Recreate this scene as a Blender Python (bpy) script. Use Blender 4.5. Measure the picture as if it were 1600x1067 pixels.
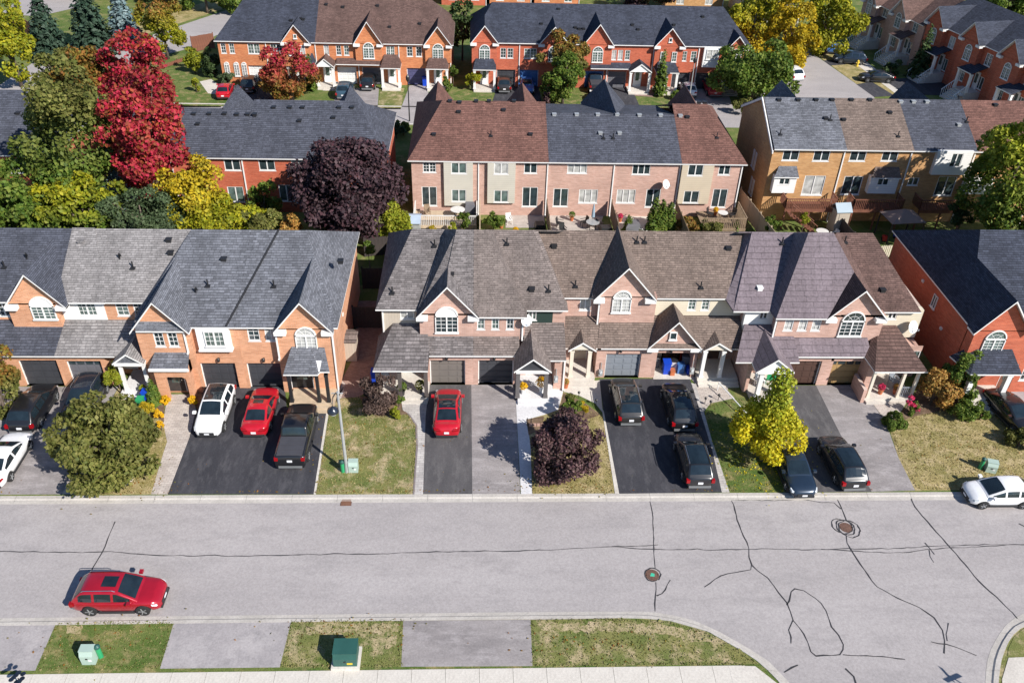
import bpy, math, random
import numpy as np
from mathutils import Vector, Matrix
random.seed(7); RNG = np.random.default_rng(11)
for o in list(bpy.data.objects): bpy.data.objects.remove(o)
SC = bpy.context.scene
COL = SC.collection
rad = math.radians
# ------------------------------------------------------------------ camera
F_PX, PITCH, YAW, ROLL, CAM_H = 1341.46, 0.625866, 0.0511922, 0.033247, 36.635
def _axes():
    fw = Vector((math.sin(YAW)*math.cos(PITCH), math.cos(YAW)*math.cos(PITCH), -math.sin(PITCH)))
    rt = Vector((math.cos(YAW), -math.sin(YAW), 0)); dn = fw.cross(rt)
    c, s = math.cos(ROLL), math.sin(ROLL)
    return c*rt - s*dn, s*rt + c*dn, fw
RT, DN, FW = _axes()
cam = bpy.data.cameras.new('camera'); cam.sensor_width = 36; cam.lens = 36*F_PX/1600
cam.clip_start = .5; cam.clip_end = 2000
co = bpy.data.objects.new('camera', cam); COL.objects.link(co)
m = Matrix.Identity(4)
for i in range(3): m[i][0], m[i][1], m[i][2] = RT[i], -DN[i], -FW[i]
m[2][3] = CAM_H
co.matrix_world = m; SC.camera = co
# ------------------------------------------------------------------ light
SUN = Vector((.95, -.92, 1.0)).normalized()
w = bpy.data.worlds.new('World'); SC.world = w; w.use_nodes = True
nt = w.node_tree; sky = nt.nodes.new('ShaderNodeTexSky'); sky.sky_type = 'NISHITA'; sky.sun_disc = False
sky.sun_elevation = math.asin(SUN.z); sky.sun_rotation = math.atan2(SUN.x, SUN.y)
sky.air_density = 1.0; sky.dust_density = .3; sky.ozone_density = 6
bg = nt.nodes['Background']; bg.inputs[1].default_value = .085; nt.links.new(sky.outputs[0], bg.inputs[0])
sl = bpy.data.lights.new('sun', 'SUN'); sl.energy = 5.0; sl.angle = rad(.53); sl.color = (1, .955, .89)
so = bpy.data.objects.new('sun', sl); COL.objects.link(so); so.rotation_euler = SUN.to_track_quat('Z', 'Y').to_euler(); so.location = (60, -60, 80)
SC.view_settings.view_transform = 'Standard'; SC.view_settings.look = 'None'; SC.view_settings.exposure = .53; SC.view_settings.gamma = 1
SC.render.engine = 'CYCLES'; SC.cycles.max_bounces = 6; SC.cycles.transparent_max_bounces = 6
# ------------------------------------------------------------------ surveying: where a sight line meets a plane of the place
def at(px, py, Y=None, Z=None, plane=None):
    d = RT*((px-800)/F_PX) + DN*((py-533.5)/F_PX) + FW; o = Vector((0, 0, CAM_H))
    if Y is not None: t = Y/d.y
    elif plane is not None:                      # plane: z = ze + s*(y-ye)
        ye, ze, s = plane; t = (ze - s*ye - CAM_H)/(d.z - s*d.y)
    else: t = ((Z or 0)-CAM_H)/d.z
    return o + t*d
def X(px, py, Y): return at(px, py, Y=Y).x
def Zz(px, py, Y): return at(px, py, Y=Y).z
# ------------------------------------------------------------------ materials
def new_mat(name):
    mt = bpy.data.materials.new(name); mt.use_nodes = True; n = mt.node_tree
    return mt, n, n.nodes['Principled BSDF'], n.nodes.new, n.links.new
def setin(b, **k):
    for a, v in k.items():
        b.inputs[a.replace('_', ' ')].default_value = v
def c4(c, f=1): return (min(1, c[0]*f), min(1, c[1]*f), min(1, c[2]*f), 1)
def planar(N, L, sx=1, sz=1, geo=False):
    """(u, z) across a wall or roof in the object's own space, u along the wall"""
    tc = N('ShaderNodeTexCoord'); sp = N('ShaderNodeSeparateXYZ'); L(tc.outputs['Object'], sp.inputs[0])
    ns = N('ShaderNodeSeparateXYZ'); L(tc.outputs['Normal'], ns.inputs[0])
    a = N('ShaderNodeMath'); a.operation = 'ABSOLUTE'; L(ns.outputs[0], a.inputs[0])
    b = N('ShaderNodeMath'); b.operation = 'ABSOLUTE'; L(ns.outputs[1], b.inputs[0])
    g = N('ShaderNodeMath'); g.operation = 'GREATER_THAN'; L(a.outputs[0], g.inputs[0]); L(b.outputs[0], g.inputs[1])
    mx = N('ShaderNodeMix'); L(g.outputs[0], mx.inputs[0]); L(sp.outputs[0], mx.inputs[2]); L(sp.outputs[1], mx.inputs[3])
    mu = N('ShaderNodeMath'); mu.operation = 'MULTIPLY'; L(mx.outputs[0], mu.inputs[0]); mu.inputs[1].default_value = sx
    mz = N('ShaderNodeMath'); mz.operation = 'MULTIPLY'; L(sp.outputs[2], mz.inputs[0]); mz.inputs[1].default_value = sz
    cb = N('ShaderNodeCombineXYZ'); L(mu.outputs[0], cb.inputs[0]); L(mz.outputs[0], cb.inputs[1])
    return cb.outputs[0], tc
def mulcol(N, L, col, tc, scale, lo, hi, detail=4):
    """multiply a colour by soft noise between lo and hi"""
    no = N('ShaderNodeTexNoise'); no.inputs['Scale'].default_value = scale; no.inputs['Detail'].default_value = detail
    L(tc, no.inputs['Vector'])
    mr = N('ShaderNodeMapRange'); L(no.outputs[0], mr.inputs[0]); mr.inputs[1].default_value = .3; mr.inputs[2].default_value = .7
    mr.inputs[3].default_value = lo; mr.inputs[4].default_value = hi
    mm = N('ShaderNodeMix'); mm.data_type = 'RGBA'; mm.blend_type = 'MULTIPLY'; mm.inputs[0].default_value = 1
    L(col, mm.inputs[6]); L(mr.outputs[0], mm.inputs[7]); return mm.outputs[2], no
def mat_plain(name, c, rough=.6, var=.12, scale=1.5, metal=0, bump=0, spec=.5):
    mt, n, b, N, L = new_mat(name); setin(b, Roughness=rough, Metallic=metal); b.inputs['Specular IOR Level'].default_value = spec
    if var:
        tc = N('ShaderNodeTexCoord'); rgb = N('ShaderNodeRGB'); rgb.outputs[0].default_value = c4(c)
        o, no = mulcol(N, L, rgb.outputs[0], tc.outputs['Object'], scale, 1-var, 1+var); L(o, b.inputs['Base Color'])
        if bump:
            bp = N('ShaderNodeBump'); bp.inputs['Strength'].default_value = bump; bp.inputs['Distance'].default_value = .02
            n2 = N('ShaderNodeTexNoise'); n2.inputs['Scale'].default_value = scale*18; L(tc.outputs['Object'], n2.inputs['Vector'])
            L(n2.outputs[0], bp.inputs['Height']); L(bp.outputs[0], b.inputs['Normal'])
    else: b.inputs['Base Color'].default_value = c4(c)
    return mt
def mat_brick(name, c1, c2, mortar):
    mt, n, b, N, L = new_mat(name); setin(b, Roughness=.88)
    v, tc = planar(N, L); br = N('ShaderNodeTexBrick'); L(v, br.inputs['Vector'])
    br.inputs['Color1'].default_value = c4(c1); br.inputs['Color2'].default_value = c4(c2); br.inputs['Mortar'].default_value = c4(mortar)
    br.inputs['Scale'].default_value = 1; br.inputs['Mortar Size'].default_value = .008; br.inputs['Brick Width'].default_value = .27; br.inputs['Row Height'].default_value = .085
    br.inputs['Bias'].default_value = -.1
    o, _ = mulcol(N, L, br.outputs[0], tc.outputs['Object'], .55, .86, 1.1)
    mp = N('ShaderNodeMapping'); mp.inputs['Scale'].default_value = (1, 1, 9); L(tc.outputs['Object'], mp.inputs[0])
    o, _ = mulcol(N, L, o, mp.outputs[0], .9, .88, 1.1, 3)
    L(o, b.inputs['Base Color'])
    bp = N('ShaderNodeBump'); bp.inputs['Strength'].default_value = .5; bp.inputs['Distance'].default_value = .01; bp.invert = True
    L(br.outputs['Fac'], bp.inputs['Height']); L(bp.outputs[0], b.inputs['Normal']); return mt
def mat_shingle(name, c, var=.3, warm=None, row=.085, wid=.34):
    mt, n, b, N, L = new_mat(name); setin(b, Roughness=.93); b.inputs['Specular IOR Level'].default_value = .25
    v, tc = planar(N, L); br = N('ShaderNodeTexBrick'); L(v, br.inputs['Vector'])
    c2 = warm or c
    br.inputs['Color1'].default_value = c4(c, 1-var); br.inputs['Color2'].default_value = c4(c2, 1+var); br.inputs['Mortar'].default_value = c4(c, .42)
    br.inputs['Scale'].default_value = 1; br.inputs['Mortar Size'].default_value = .011; br.inputs['Brick Width'].default_value = wid; br.inputs['Row Height'].default_value = row
    br.inputs['Mortar Smooth'].default_value = .4; br.offset = .37; br.squash = 1.3; br.squash_frequency = 3
    o, _ = mulcol(N, L, br.outputs[0], tc.outputs['Object'], 7, .8, 1.2, 3)
    o, _ = mulcol(N, L, o, tc.outputs['Object'], .3, .84, 1.14, 4)
    mp = N('ShaderNodeMapping'); mp.inputs['Scale'].default_value = (1.6, .12, .12); L(tc.outputs['Object'], mp.inputs[0])
    o, _ = mulcol(N, L, o, mp.outputs[0], 1.4, .9, 1.08, 2)
    L(o, b.inputs['Base Color'])
    bp = N('ShaderNodeBump'); bp.inputs['Strength'].default_value = .6; bp.inputs['Distance'].default_value = .02; bp.invert = True
    L(br.outputs['Fac'], bp.inputs['Height']); L(bp.outputs[0], b.inputs['Normal']); return mt
def mat_siding(name, c, vertical=False):
    mt, n, b, N, L = new_mat(name); setin(b, Roughness=.55)
    v, tc = planar(N, L); wv = N('ShaderNodeTexWave'); wv.bands_direction = 'X' if vertical else 'Y'; wv.wave_profile = 'SAW'; wv.inputs['Scale'].default_value = 1.6
    L(v, wv.inputs['Vector']); cr = N('ShaderNodeValToRGB'); cr.color_ramp.elements[0].color = c4(c, .72); cr.color_ramp.elements[1].color = c4(c, 1.05); cr.color_ramp.elements[1].position = .12
    L(wv.outputs[1], cr.inputs[0]); o, _ = mulcol(N, L, cr.outputs[0], tc.outputs['Object'], .8, .93, 1.05); L(o, b.inputs['Base Color']); return mt
def mat_ground(name, ca, cb, s1, cc=None, s2=6, rough=.95, bump=.3, fine=60, fa=.82, fb=1.18, stretch=(1, 1, 1), stain=0):
    """two or three colours in patches plus fine grain"""
    mt, n, b, N, L = new_mat(name); setin(b, Roughness=rough); b.inputs['Specular IOR Level'].default_value = .25
    tc = N('ShaderNodeTexCoord'); mp = N('ShaderNodeMapping'); mp.inputs['Scale'].default_value = stretch; L(tc.outputs['Object'], mp.inputs[0]); vec = mp.outputs[0]
    n1 = N('ShaderNodeTexNoise'); n1.inputs['Scale'].default_value = s1; n1.inputs['Detail'].default_value = 6; n1.inputs['Roughness'].default_value = .62; L(vec, n1.inputs['Vector'])
    cr = N('ShaderNodeValToRGB'); e = cr.color_ramp.elements; e[0].color = c4(ca); e[0].position = .36; e[1].color = c4(cb); e[1].position = .64; L(n1.outputs[0], cr.inputs[0])
    col = cr.outputs[0]
    if cc:
        n2 = N('ShaderNodeTexNoise'); n2.inputs['Scale'].default_value = s2; n2.inputs['Detail'].default_value = 5; n2.inputs['Roughness'].default_value = .7; L(vec, n2.inputs['Vector'])
        mr = N('ShaderNodeMapRange'); mr.inputs[1].default_value = .48; mr.inputs[2].default_value = .66; L(n2.outputs[0], mr.inputs[0])
        mx = N('ShaderNodeMix'); mx.data_type = 'RGBA'; L(mr.outputs[0], mx.inputs[0]); L(col, mx.inputs[6]); mx.inputs[7].default_value = c4(cc); col = mx.outputs[2]
    col, nf = mulcol(N, L, col, tc.outputs['Object'], fine, fa, fb, 2)
    col, nf2 = mulcol(N, L, col, tc.outputs['Object'], 9, .9, 1.1, 3)
    if stain:                                    # drips and scuffs
        ns = N('ShaderNodeTexNoise'); ns.inputs['Scale'].default_value = 1.9; ns.inputs['Detail'].default_value = 7; ns.inputs['Roughness'].default_value = .75; L(tc.outputs['Object'], ns.inputs['Vector'])
        ms = N('ShaderNodeMapRange'); ms.inputs[1].default_value = .6; ms.inputs[2].default_value = .7; ms.inputs[3].default_value = 1; ms.inputs[4].default_value = 1-stain; L(ns.outputs[0], ms.inputs[0])
        mx2 = N('ShaderNodeMix'); mx2.data_type = 'RGBA'; mx2.blend_type = 'MULTIPLY'; mx2.inputs[0].default_value = 1; L(col, mx2.inputs[6]); L(ms.outputs[0], mx2.inputs[7]); col = mx2.outputs[2]
    L(col, b.inputs['Base Color'])
    bp = N('ShaderNodeBump'); bp.inputs['Strength'].default_value = bump; bp.inputs['Distance'].default_value = .03; L(nf.outputs[0], bp.inputs['Height']); L(bp.outputs[0], b.inputs['Normal'])
    return mt
def mat_paver(name, c1, c2, mortar, wdt=.4, hgt=.2):
    mt, n, b, N, L = new_mat(name); setin(b, Roughness=.9)
    tc = N('ShaderNodeTexCoord'); br = N('ShaderNodeTexBrick'); L(tc.outputs['Object'], br.inputs['Vector'])
    br.inputs['Color1'].default_value = c4(c1); br.inputs['Color2'].default_value = c4(c2); br.inputs['Mortar'].default_value = c4(mortar)
    br.inputs['Scale'].default_value = 1; br.inputs['Mortar Size'].default_value = .012; br.inputs['Brick Width'].default_value = wdt; br.inputs['Row Height'].default_value = hgt
    o, _ = mulcol(N, L, br.outputs[0], tc.outputs['Object'], 1.2, .85, 1.12); L(o, b.inputs['Base Color'])
    bp = N('ShaderNodeBump'); bp.inputs['Strength'].default_value = .4; bp.inputs['Distance'].default_value = .02; bp.invert = True; L(br.outputs['Fac'], bp.inputs['Height']); L(bp.outputs[0], b.inputs['Normal'])
    return mt
def mat_paint(name, c, metal=0., rough=.28):
    mt, n, b, N, L = new_mat(name); setin(b, Roughness=rough, Metallic=metal); b.inputs['Base Color'].default_value = c4(c)
    b.inputs['Coat Weight'].default_value = .7; b.inputs['Coat Roughness'].default_value = .06
    tc = N('ShaderNodeTexCoord'); rgb = N('ShaderNodeRGB'); rgb.outputs[0].default_value = c4(c); o, no = mulcol(N, L, rgb.outputs[0], tc.outputs['Object'], 2.2, .9, 1.08); L(o, b.inputs['Base Color'])
    return mt
def mat_glass(name, c, rough=.06, var=.5):
    mt, n, b, N, L = new_mat(name); setin(b, Roughness=rough); b.inputs['Specular IOR Level'].default_value = .8
    tc = N('ShaderNodeTexCoord'); rgb = N('ShaderNodeRGB'); rgb.outputs[0].default_value = c4(c); o, no = mulcol(N, L, rgb.outputs[0], tc.outputs['Object'], 1.7, 1-var, 1+var); L(o, b.inputs['Base Color']); return mt
def mat_leaf(name, cols, trans=.35, top=None, zr=(0, 1)):
    """cols: ramp over a random number per leaf; top: second ramp that takes over with height in the crown"""
    mt, n, b, N, L = new_mat(name); setin(b, Roughness=.62); b.inputs['Specular IOR Level'].default_value = .25
    g = N('ShaderNodeNewGeometry')
    def ramp(cs):
        r = N('ShaderNodeValToRGB'); e = r.color_ramp.elements
        while len(e) < len(cs): e.new(.5)
        for i, c in enumerate(cs): e[i].position = i/(len(cs)-1); e[i].color = c4(c)
        L(g.outputs['Random Per Island'], r.inputs[0]); return r.outputs[0]
    col = ramp(cols)
    tc = N('ShaderNodeTexCoord')
    if top:
        sp = N('ShaderNodeSeparateXYZ'); L(tc.outputs['Object'], sp.inputs[0]); nz = N('ShaderNodeTexNoise'); nz.inputs['Scale'].default_value = .7; L(tc.outputs['Object'], nz.inputs['Vector'])
        ad = N('ShaderNodeMath'); ad.operation = 'MULTIPLY_ADD'; L(nz.outputs[0], ad.inputs[0]); ad.inputs[1].default_value = (zr[1]-zr[0])*1.1; L(sp.outputs[2], ad.inputs[2])
        mr = N('ShaderNodeMapRange'); L(ad.outputs[0], mr.inputs[0]); mr.inputs[1].default_value = zr[0]+(zr[1]-zr[0])*.55; mr.inputs[2].default_value = zr[1]+(zr[1]-zr[0])*.55
        mx = N('ShaderNodeMix'); mx.data_type = 'RGBA'; L(mr.outputs[0], mx.inputs[0]); L(col, mx.inputs[6]); L(ramp(top), mx.inputs[7]); col = mx.outputs[2]
    col, _ = mulcol(N, L, col, tc.outputs['Object'], .55, .6, 1.3, 4)
    L(col, b.inputs['Base Color'])
    tr = N('ShaderNodeBsdfTranslucent'); L(col, tr.inputs[0]); ms = N('ShaderNodeMixShader'); ms.inputs[0].default_value = trans
    L(b.outputs[0], ms.inputs[1]); L(tr.outputs[0], ms.inputs[2]); L(ms.outputs[0], n.nodes['Material Output'].inputs[0]); return mt
def S(r, g, b):                                   # 0-255 screen value to linear
    f = lambda v: (v/255/12.92 if v/255 <= .04045 else ((v/255+.055)/1.055)**2.4)
    return (f(r), f(g), f(b))
M = dict(
 trim=mat_plain('white_aluminium', (.74, .73, .71), .45, .06), trim_cream=mat_plain('cream_trim', (.66, .6, .5), .5, .06), trim_brown=mat_plain('brown_trim', (.1, .06, .04), .5, .06),
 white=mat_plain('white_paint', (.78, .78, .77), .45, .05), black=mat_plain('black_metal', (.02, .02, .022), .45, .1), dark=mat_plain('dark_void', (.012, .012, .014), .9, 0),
 br_orange=mat_brick('orange_brick', (.54, .245, .125), (.66, .33, .185), (.55, .38, .28)),
 br_pink=mat_brick('pink_brick', (.47, .275, .215), (.57, .36, .29), (.53, .41, .35)),
 br_red=mat_brick('red_brick', (.43, .078, .032), (.54, .125, .058), (.4, .21, .15)),
 br_gold=mat_brick('golden_brick', (.45, .22, .075), (.56, .31, .125), (.46, .34, .22)),
 br_rust=mat_brick('rust_brick', (.49, .145, .048), (.61, .225, .085), (.46, .28, .18)),
 sd_beige=mat_siding('beige_siding', (.44, .38, .31), True), sd_white=mat_siding('white_siding', (.72, .71, .69)), sd_cream=mat_siding('cream_siding', (.62, .55, .43)), sd_green=mat_siding('green_siding', (.02, .04, .033)), sd_grey=mat_siding('grey_siding', (.5, .47, .4)), sd_tan=mat_siding('tan_siding', (.52, .44, .33)),
 sh_gray=mat_shingle('grey_shingle', (.14, .145, .165), .27), sh_lgray=mat_shingle('light_grey_shingle', (.24, .225, .222), .2), sh_char=mat_shingle('charcoal_shingle', (.073, .078, .099), .24), sh_slate=mat_shingle('slate_shingle', (.047, .053, .074), .26),
 sh_taupe=mat_shingle('taupe_shingle', (.182, .15, .138), .2), sh_mix=mat_shingle('mixed_grey_shingle', (.17, .152, .15), .32), sh_brown=mat_shingle('brown_shingle', (.182, .138, .116), .2),
 sh_purple=mat_shingle('mauve_metal_shingle', (.172, .14, .155), .05, row=.26, wid=.7), sh_choc=mat_shingle('chocolate_shingle', (.125, .077, .066), .22), sh_red=mat_shingle('russet_shingle', (.165, .083, .066), .22), sh_black=mat_shingle('black_shingle', (.05, .055, .07), .3),
 glass=mat_glass('window_glass', (.03, .045, .05)), glass2=mat_glass('window_glass_with_blind', (.42, .42, .4), .1, .4), glass3=mat_glass('window_glass_greenish', (.09, .13, .12), .08, .6),
 gar_grey=mat_plain('grey_garage_paint', (.13, .13, .145), .5, .08), gar_dark=mat_plain('charcoal_garage_paint', (.05, .052, .06), .4, .1), gar_taupe=mat_plain('taupe_garage_paint', (.17, .15, .135), .5, .06), gar_blue=mat_plain('blue_garage_paint', (.05, .14, .36), .5, .06), gar_lgrey=mat_plain('blue_grey_garage_paint', (.21, .23, .26), .5, .05), gar_brown=mat_plain('brown_garage_paint', (.075, .04, .03), .5, .1), gar_tan=mat_plain('tan_garage_paint', (.36, .23, .1), .5, .06), gar_white=mat_plain('white_garage_paint', (.72, .72, .7), .5, .04),
 concrete=mat_ground('concrete', (.5, .46, .41), (.6, .56, .5), .6, rough=.9, bump=.1, fine=30, fa=.93, fb=1.06), concrete_w=mat_ground('pale_concrete', (.56, .55, .56), (.64, .63, .63), .6, rough=.85, bump=.08, fine=30, fa=.95, fb=1.05),
 kerb=mat_ground('kerb_concrete', (.4, .37, .335), (.48, .445, .405), .6, rough=.9, bump=.1, fine=30, fa=.9, fb=1.08, stain=.15),
 wood=mat_plain('weathered_wood', (.24, .17, .11), .8, .25, 3), wood_red=mat_plain('stained_wood', (.17, .065, .038), .75, .2, 3), wood_pale=mat_plain('pale_wood', (.46, .36, .25), .8, .15, 3), wood_dark=mat_plain('dark_fence_wood', (.045, .035, .032), .8, .2, 3),
 bark=mat_plain('bark', (.12, .09, .07), .9, .3, 6, bump=.5), galv=mat_plain('galvanised_steel', (.45, .46, .46), .45, .1, 2, metal=.4), util=mat_plain('pale_green_box', (.36, .46, .4), .5, .06), util_d=mat_plain('dark_green_box', (.025, .09, .075), .45, .1), iron=mat_plain('rusty_iron', (.13, .07, .05), .8, .3, 8),
 stone=mat_plain('flagstone', (.42, .37, .33), .9, .15, 2, bump=.3),
 blue_plastic=mat_plain('blue_plastic', (.01, .06, .5), .4, .05), green_plastic=mat_plain('green_plastic', (.03, .3, .12), .4, .05), red_plastic=mat_plain('red_plastic', (.45, .02, .03), .4, .05), orange_plastic=mat_plain('orange_terracotta', (.45, .13, .05), .6, .1),
 soil=mat_plain('soil', (.09, .06, .04), .95, .3, 4), cloth_w=mat_plain('pale_cloth', (.6, .58, .55), .9, .1), tyre=mat_plain('tyre_rubber', (.018, .018, .018), .85, .1), rim=mat_plain('alloy_rim', (.42, .43, .44), .35, .05, metal=.7), chrome=mat_plain('chrome', (.6, .6, .6), .2, 0, metal=.9), plate=mat_plain('licence_plate', (.7, .7, .72), .5, .05),
 lamp_red=mat_plain('red_lamp', (.3, .005, .008), .2, .1), lamp_clear=mat_plain('clear_lamp', (.55, .58, .6), .15, .1), car_glass=mat_glass('car_glass', (.012, .02, .026), .04, .3), car_trim=mat_plain('black_plastic_trim', (.025, .025, .027), .6, .1), tonneau=mat_plain('tonneau_vinyl', (.05, .05, .06), .7, .1),
)
# ------------------------------------------------------------------ mesh helpers
class MB:
    def __init__(s): s.v = []; s.f = []; s.m = []
    def poly(s, pts, mi=0):
        k = len(s.v); s.v += [tuple(p) for p in pts]; s.f.append(tuple(range(k, k+len(pts)))); s.m.append(mi); return s
    def box(s, x0, x1, y0, y1, z0, z1, mi=0):
        k = len(s.v); s.v += [(x0,y0,z0),(x1,y0,z0),(x1,y1,z0),(x0,y1,z0),(x0,y0,z1),(x1,y0,z1),(x1,y1,z1),(x0,y1,z1)]
        for q in ((0,3,2,1),(4,5,6,7),(0,1,5,4),(1,2,6,5),(2,3,7,6),(3,0,4,7)): s.f.append(tuple(k+i for i in q)); s.m.append(mi)
        return s
    def slab(s, pts, t=.1, top=0, side=1, rake=False):
        """a roof plane: polygon (upper face) with real thickness below it"""
        P = [Vector(p) for p in pts]
        nrm = Vector((0, 0, 0))
        for i in range(len(P)):
            a, b = P[i], P[(i+1) % len(P)]; nrm += Vector(((a.y-b.y)*(a.z+b.z), (a.z-b.z)*(a.x+b.x), (a.x-b.x)*(a.y+b.y)))
        if nrm.z < 0: P.reverse()
        k = len(s.v); n = len(P); s.v += [tuple(p) for p in P] + [(p.x, p.y, p.z-t) for p in P]
        s.f.append(tuple(range(k, k+n))); s.m.append(top); s.f.append(tuple(reversed(range(k+n, k+2*n)))); s.m.append(side)
        for i in range(n):
            j = (i+1) % n; s.f.append((k+j, k+i, k+n+i, k+n+j)); lo = min(p.z for p in P)+.12; s.m.append(side if (rake is not False and P[i].y < rake+.01 and P[j].y < rake+.01) or (P[i].z < lo and P[j].z < lo) else top)   # white gutter only along the eaves
        return s
    def prism(s, pts, vec, mi=0):
        n = len(pts); k = len(s.v); v = Vector(vec); s.v += [tuple(p) for p in pts] + [tuple(Vector(p)+v) for p in pts]
        s.f.append(tuple(range(k, k+n))); s.f.append(tuple(reversed(range(k+n, k+2*n)))); s.m += [mi, mi]
        for i in range(n):
            j = (i+1) % n; s.f.append((k+j, k+i, k+n+i, k+n+j)); s.m.append(mi)
        return s
    def tube(s, pts, radii, seg=8, mi=0, cap=True):
        k0 = len(s.v); P = [Vector(p) for p in pts]
        if not hasattr(radii, '__len__'): radii = [radii]*len(P)
        for i, p in enumerate(P):
            d = (P[min(i+1, len(P)-1)]-P[max(i-1, 0)]).normalized(); a = d.orthogonal().normalized() if abs(d.z) < .95 else Vector((1, 0, 0)); a = (a - d*a.dot(d)).normalized(); b = d.cross(a)
            for q in range(seg):
                t = 2*math.pi*q/seg; s.v.append(tuple(p+radii[i]*(math.cos(t)*a+math.sin(t)*b)))
        for i in range(len(P)-1):
            for q in range(seg):
                a = k0+i*seg+q; b = k0+i*seg+(q+1) % seg; s.f.append((a, b, b+seg, a+seg)); s.m.append(mi)
        if cap:
            s.f.append(tuple(reversed(range(k0, k0+seg)))); s.f.append(tuple(range(k0+(len(P)-1)*seg, k0+len(P)*seg))); s.m += [mi, mi]
        return s
    def lathe(s, prof, c=(0, 0, 0), seg=16, mi=0):
        return s.tube([(c[0], c[1], c[2]+z) for r, z in prof], [max(r, .001) for r, z in prof], seg, mi)
    def mesh(s, name, mats, off=(0, 0, 0), smooth=False):
        me = bpy.data.meshes.new(name); ox, oy, oz = off
        me.from_pydata([(a-ox, b-oy, c-oz) for a, b, c in s.v], [], s.f)
        if not isinstance(mats, (list, tuple)): mats = [mats]
        for mt in mats: me.materials.append(M[mt] if isinstance(mt, str) else mt)
        if len(mats) > 1: me.polygons.foreach_set('material_index', s.m)
        if smooth: me.polygons.foreach_set('use_smooth', [True]*len(me.polygons))
        me.update(); return me
class Boards:
    def __init__(s): s.items = []
    def box(s, *a): s.items.append(MB().box(*a)); return s
    def prism(s, *a): s.items.append(MB().prism(*a)); return s
def link(name, me, parent=None, loc=(0, 0, 0), rz=0):
    o = bpy.data.objects.new(name, me); COL.objects.link(o)
    if parent: o.parent = parent
    o.location = loc; o.rotation_euler = (0, 0, rz); return o
def tag(o, label, cat, group=None, kind=None):
    if label: o['label'] = label
    if cat: o['category'] = cat
    if group: o['group'] = group
    if kind: o['kind'] = kind
    return o
def empty(name, loc, rz=0, label=None, cat=None, group=None):
    o = bpy.data.objects.new(name, None); COL.objects.link(o); o.location = loc; o.rotation_euler = (0, 0, rz); o.empty_display_size = .3
    return tag(o, label, cat, group)
def struct(name, mb, mats, parent=None):
    o = link(name, mb.mesh(name, mats), parent)
    if parent is None: o['kind'] = 'structure'
    return o
def copy_tree(o, parent=None):
    c = o.copy(); COL.objects.link(c); c.parent = parent
    for ch in list(o.children): copy_tree(ch, c)
    return c
def thing(name, mb, mats, loc, label, cat, group=None, smooth=False, rz=0):
    return tag(link(name, mb.mesh(name, mats, (0, 0, 0), smooth), None, loc, rz), label, cat, group)
# ------------------------------------------------------------------ ground, road, lots
G = dict(
 road=mat_ground('old_grey_asphalt', (.335, .307, .3), (.385, .355, .347), .16, cc=(.315, .29, .285), s2=.8, fine=45, fa=.86, fb=1.12, bump=.25, stretch=(.35, 1, 1), stain=.07),
 asphalt=mat_ground('black_asphalt', (.038, .038, .045), (.056, .055, .063), .5, cc=(.075, .073, .08), s2=1.3, fine=50, fa=.8, fb=1.2, bump=.3, stretch=(1.6, .5, 1)),
 asphalt2=mat_ground('worn_dark_asphalt', (.075, .071, .074), (.1, .094, .096), .5, cc=(.125, .118, .118), s2=1.3, fine=50, fa=.8, fb=1.2, bump=.3, stretch=(1.6, .5, 1)),
 drive_grey=mat_ground('worn_grey_drive', (.22, .2, .197), (.3, .272, .265), .5, cc=(.35, .32, .315), s2=1.2, fine=40, fa=.85, fb=1.12, bump=.3, stretch=(.55, 1.3, 1), stain=.3),
 drive_pale=mat_ground('pale_grey_drive', (.3, .275, .275), (.38, .35, .345), .5, cc=(.27, .25, .25), s2=1.2, fine=40, fa=.88, fb=1.12, bump=.3, stain=.2),
 lawn=mat_ground('dry_lawn', (.2, .18, .062), (.34, .27, .12), .6, cc=(.45, .355, .2), s2=1.3, fine=26, fa=.6, fb=1.35, bump=.8),
 lawn_g=mat_ground('green_lawn', (.065, .115, .02), (.13, .16, .042), .6, cc=(.27, .22, .1), s2=1.1, fine=26, fa=.6, fb=1.35, bump=.8),
 lawn_mix=mat_ground('patchy_lawn', (.1, .135, .032), (.2, .19, .065), .5, cc=(.42, .33, .2), s2=.95, fine=26, fa=.6, fb=1.35, bump=.8),
 yard=mat_ground('back_yard_grass', (.07, .12, .022), (.14, .17, .045), .25, cc=(.22, .2, .08), s2=.7, fine=20, fa=.6, fb=1.35, bump=.8),
 mulch=mat_ground('bark_mulch', (.1, .06, .04), (.2, .14, .09), 2, fine=30, fa=.6, fb=1.4, bump=.8),
 paver=mat_paver('beige_pavers', (.42, .36, .32), (.52, .46, .41), (.3, .26, .23), .3, .15), paver_r=mat_paver('brown_brick_pavers', (.24, .15, .12), (.34, .23, .19), (.16, .11, .09), .22, .11), paver_g=mat_paver('grey_pavers', (.4, .37, .35), (.5, .47, .44), (.28, .26, .25), .4, .2),
 tar=mat_plain('tar_seam', (.035, .033, .035), .6, .15, 5),
)
def up(pts):
    a = sum(pts[i][0]*pts[(i+1) % len(pts)][1]-pts[(i+1) % len(pts)][0]*pts[i][1] for i in range(len(pts)))
    return pts if a > 0 else list(reversed(pts))
def patch(name, px, z, mat, world=False, parent=None):
    P = [(p[0], p[1], z) for p in px] if world else [(q.x, q.y, z) for q in (at(a, b, Z=z) for a, b in px)]
    return struct(name, MB().poly(up(P)), mat, parent)
ROADZ = -.06
struct('ground', MB().poly([(-900, -300, -.075), (900, -300, -.075), (900, 1400, -.075), (-900, 1400, -.075)]), G['yard'])
def gp(px, py, z=0): q = at(px, py, Z=z); return (q.x, q.y)
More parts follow.
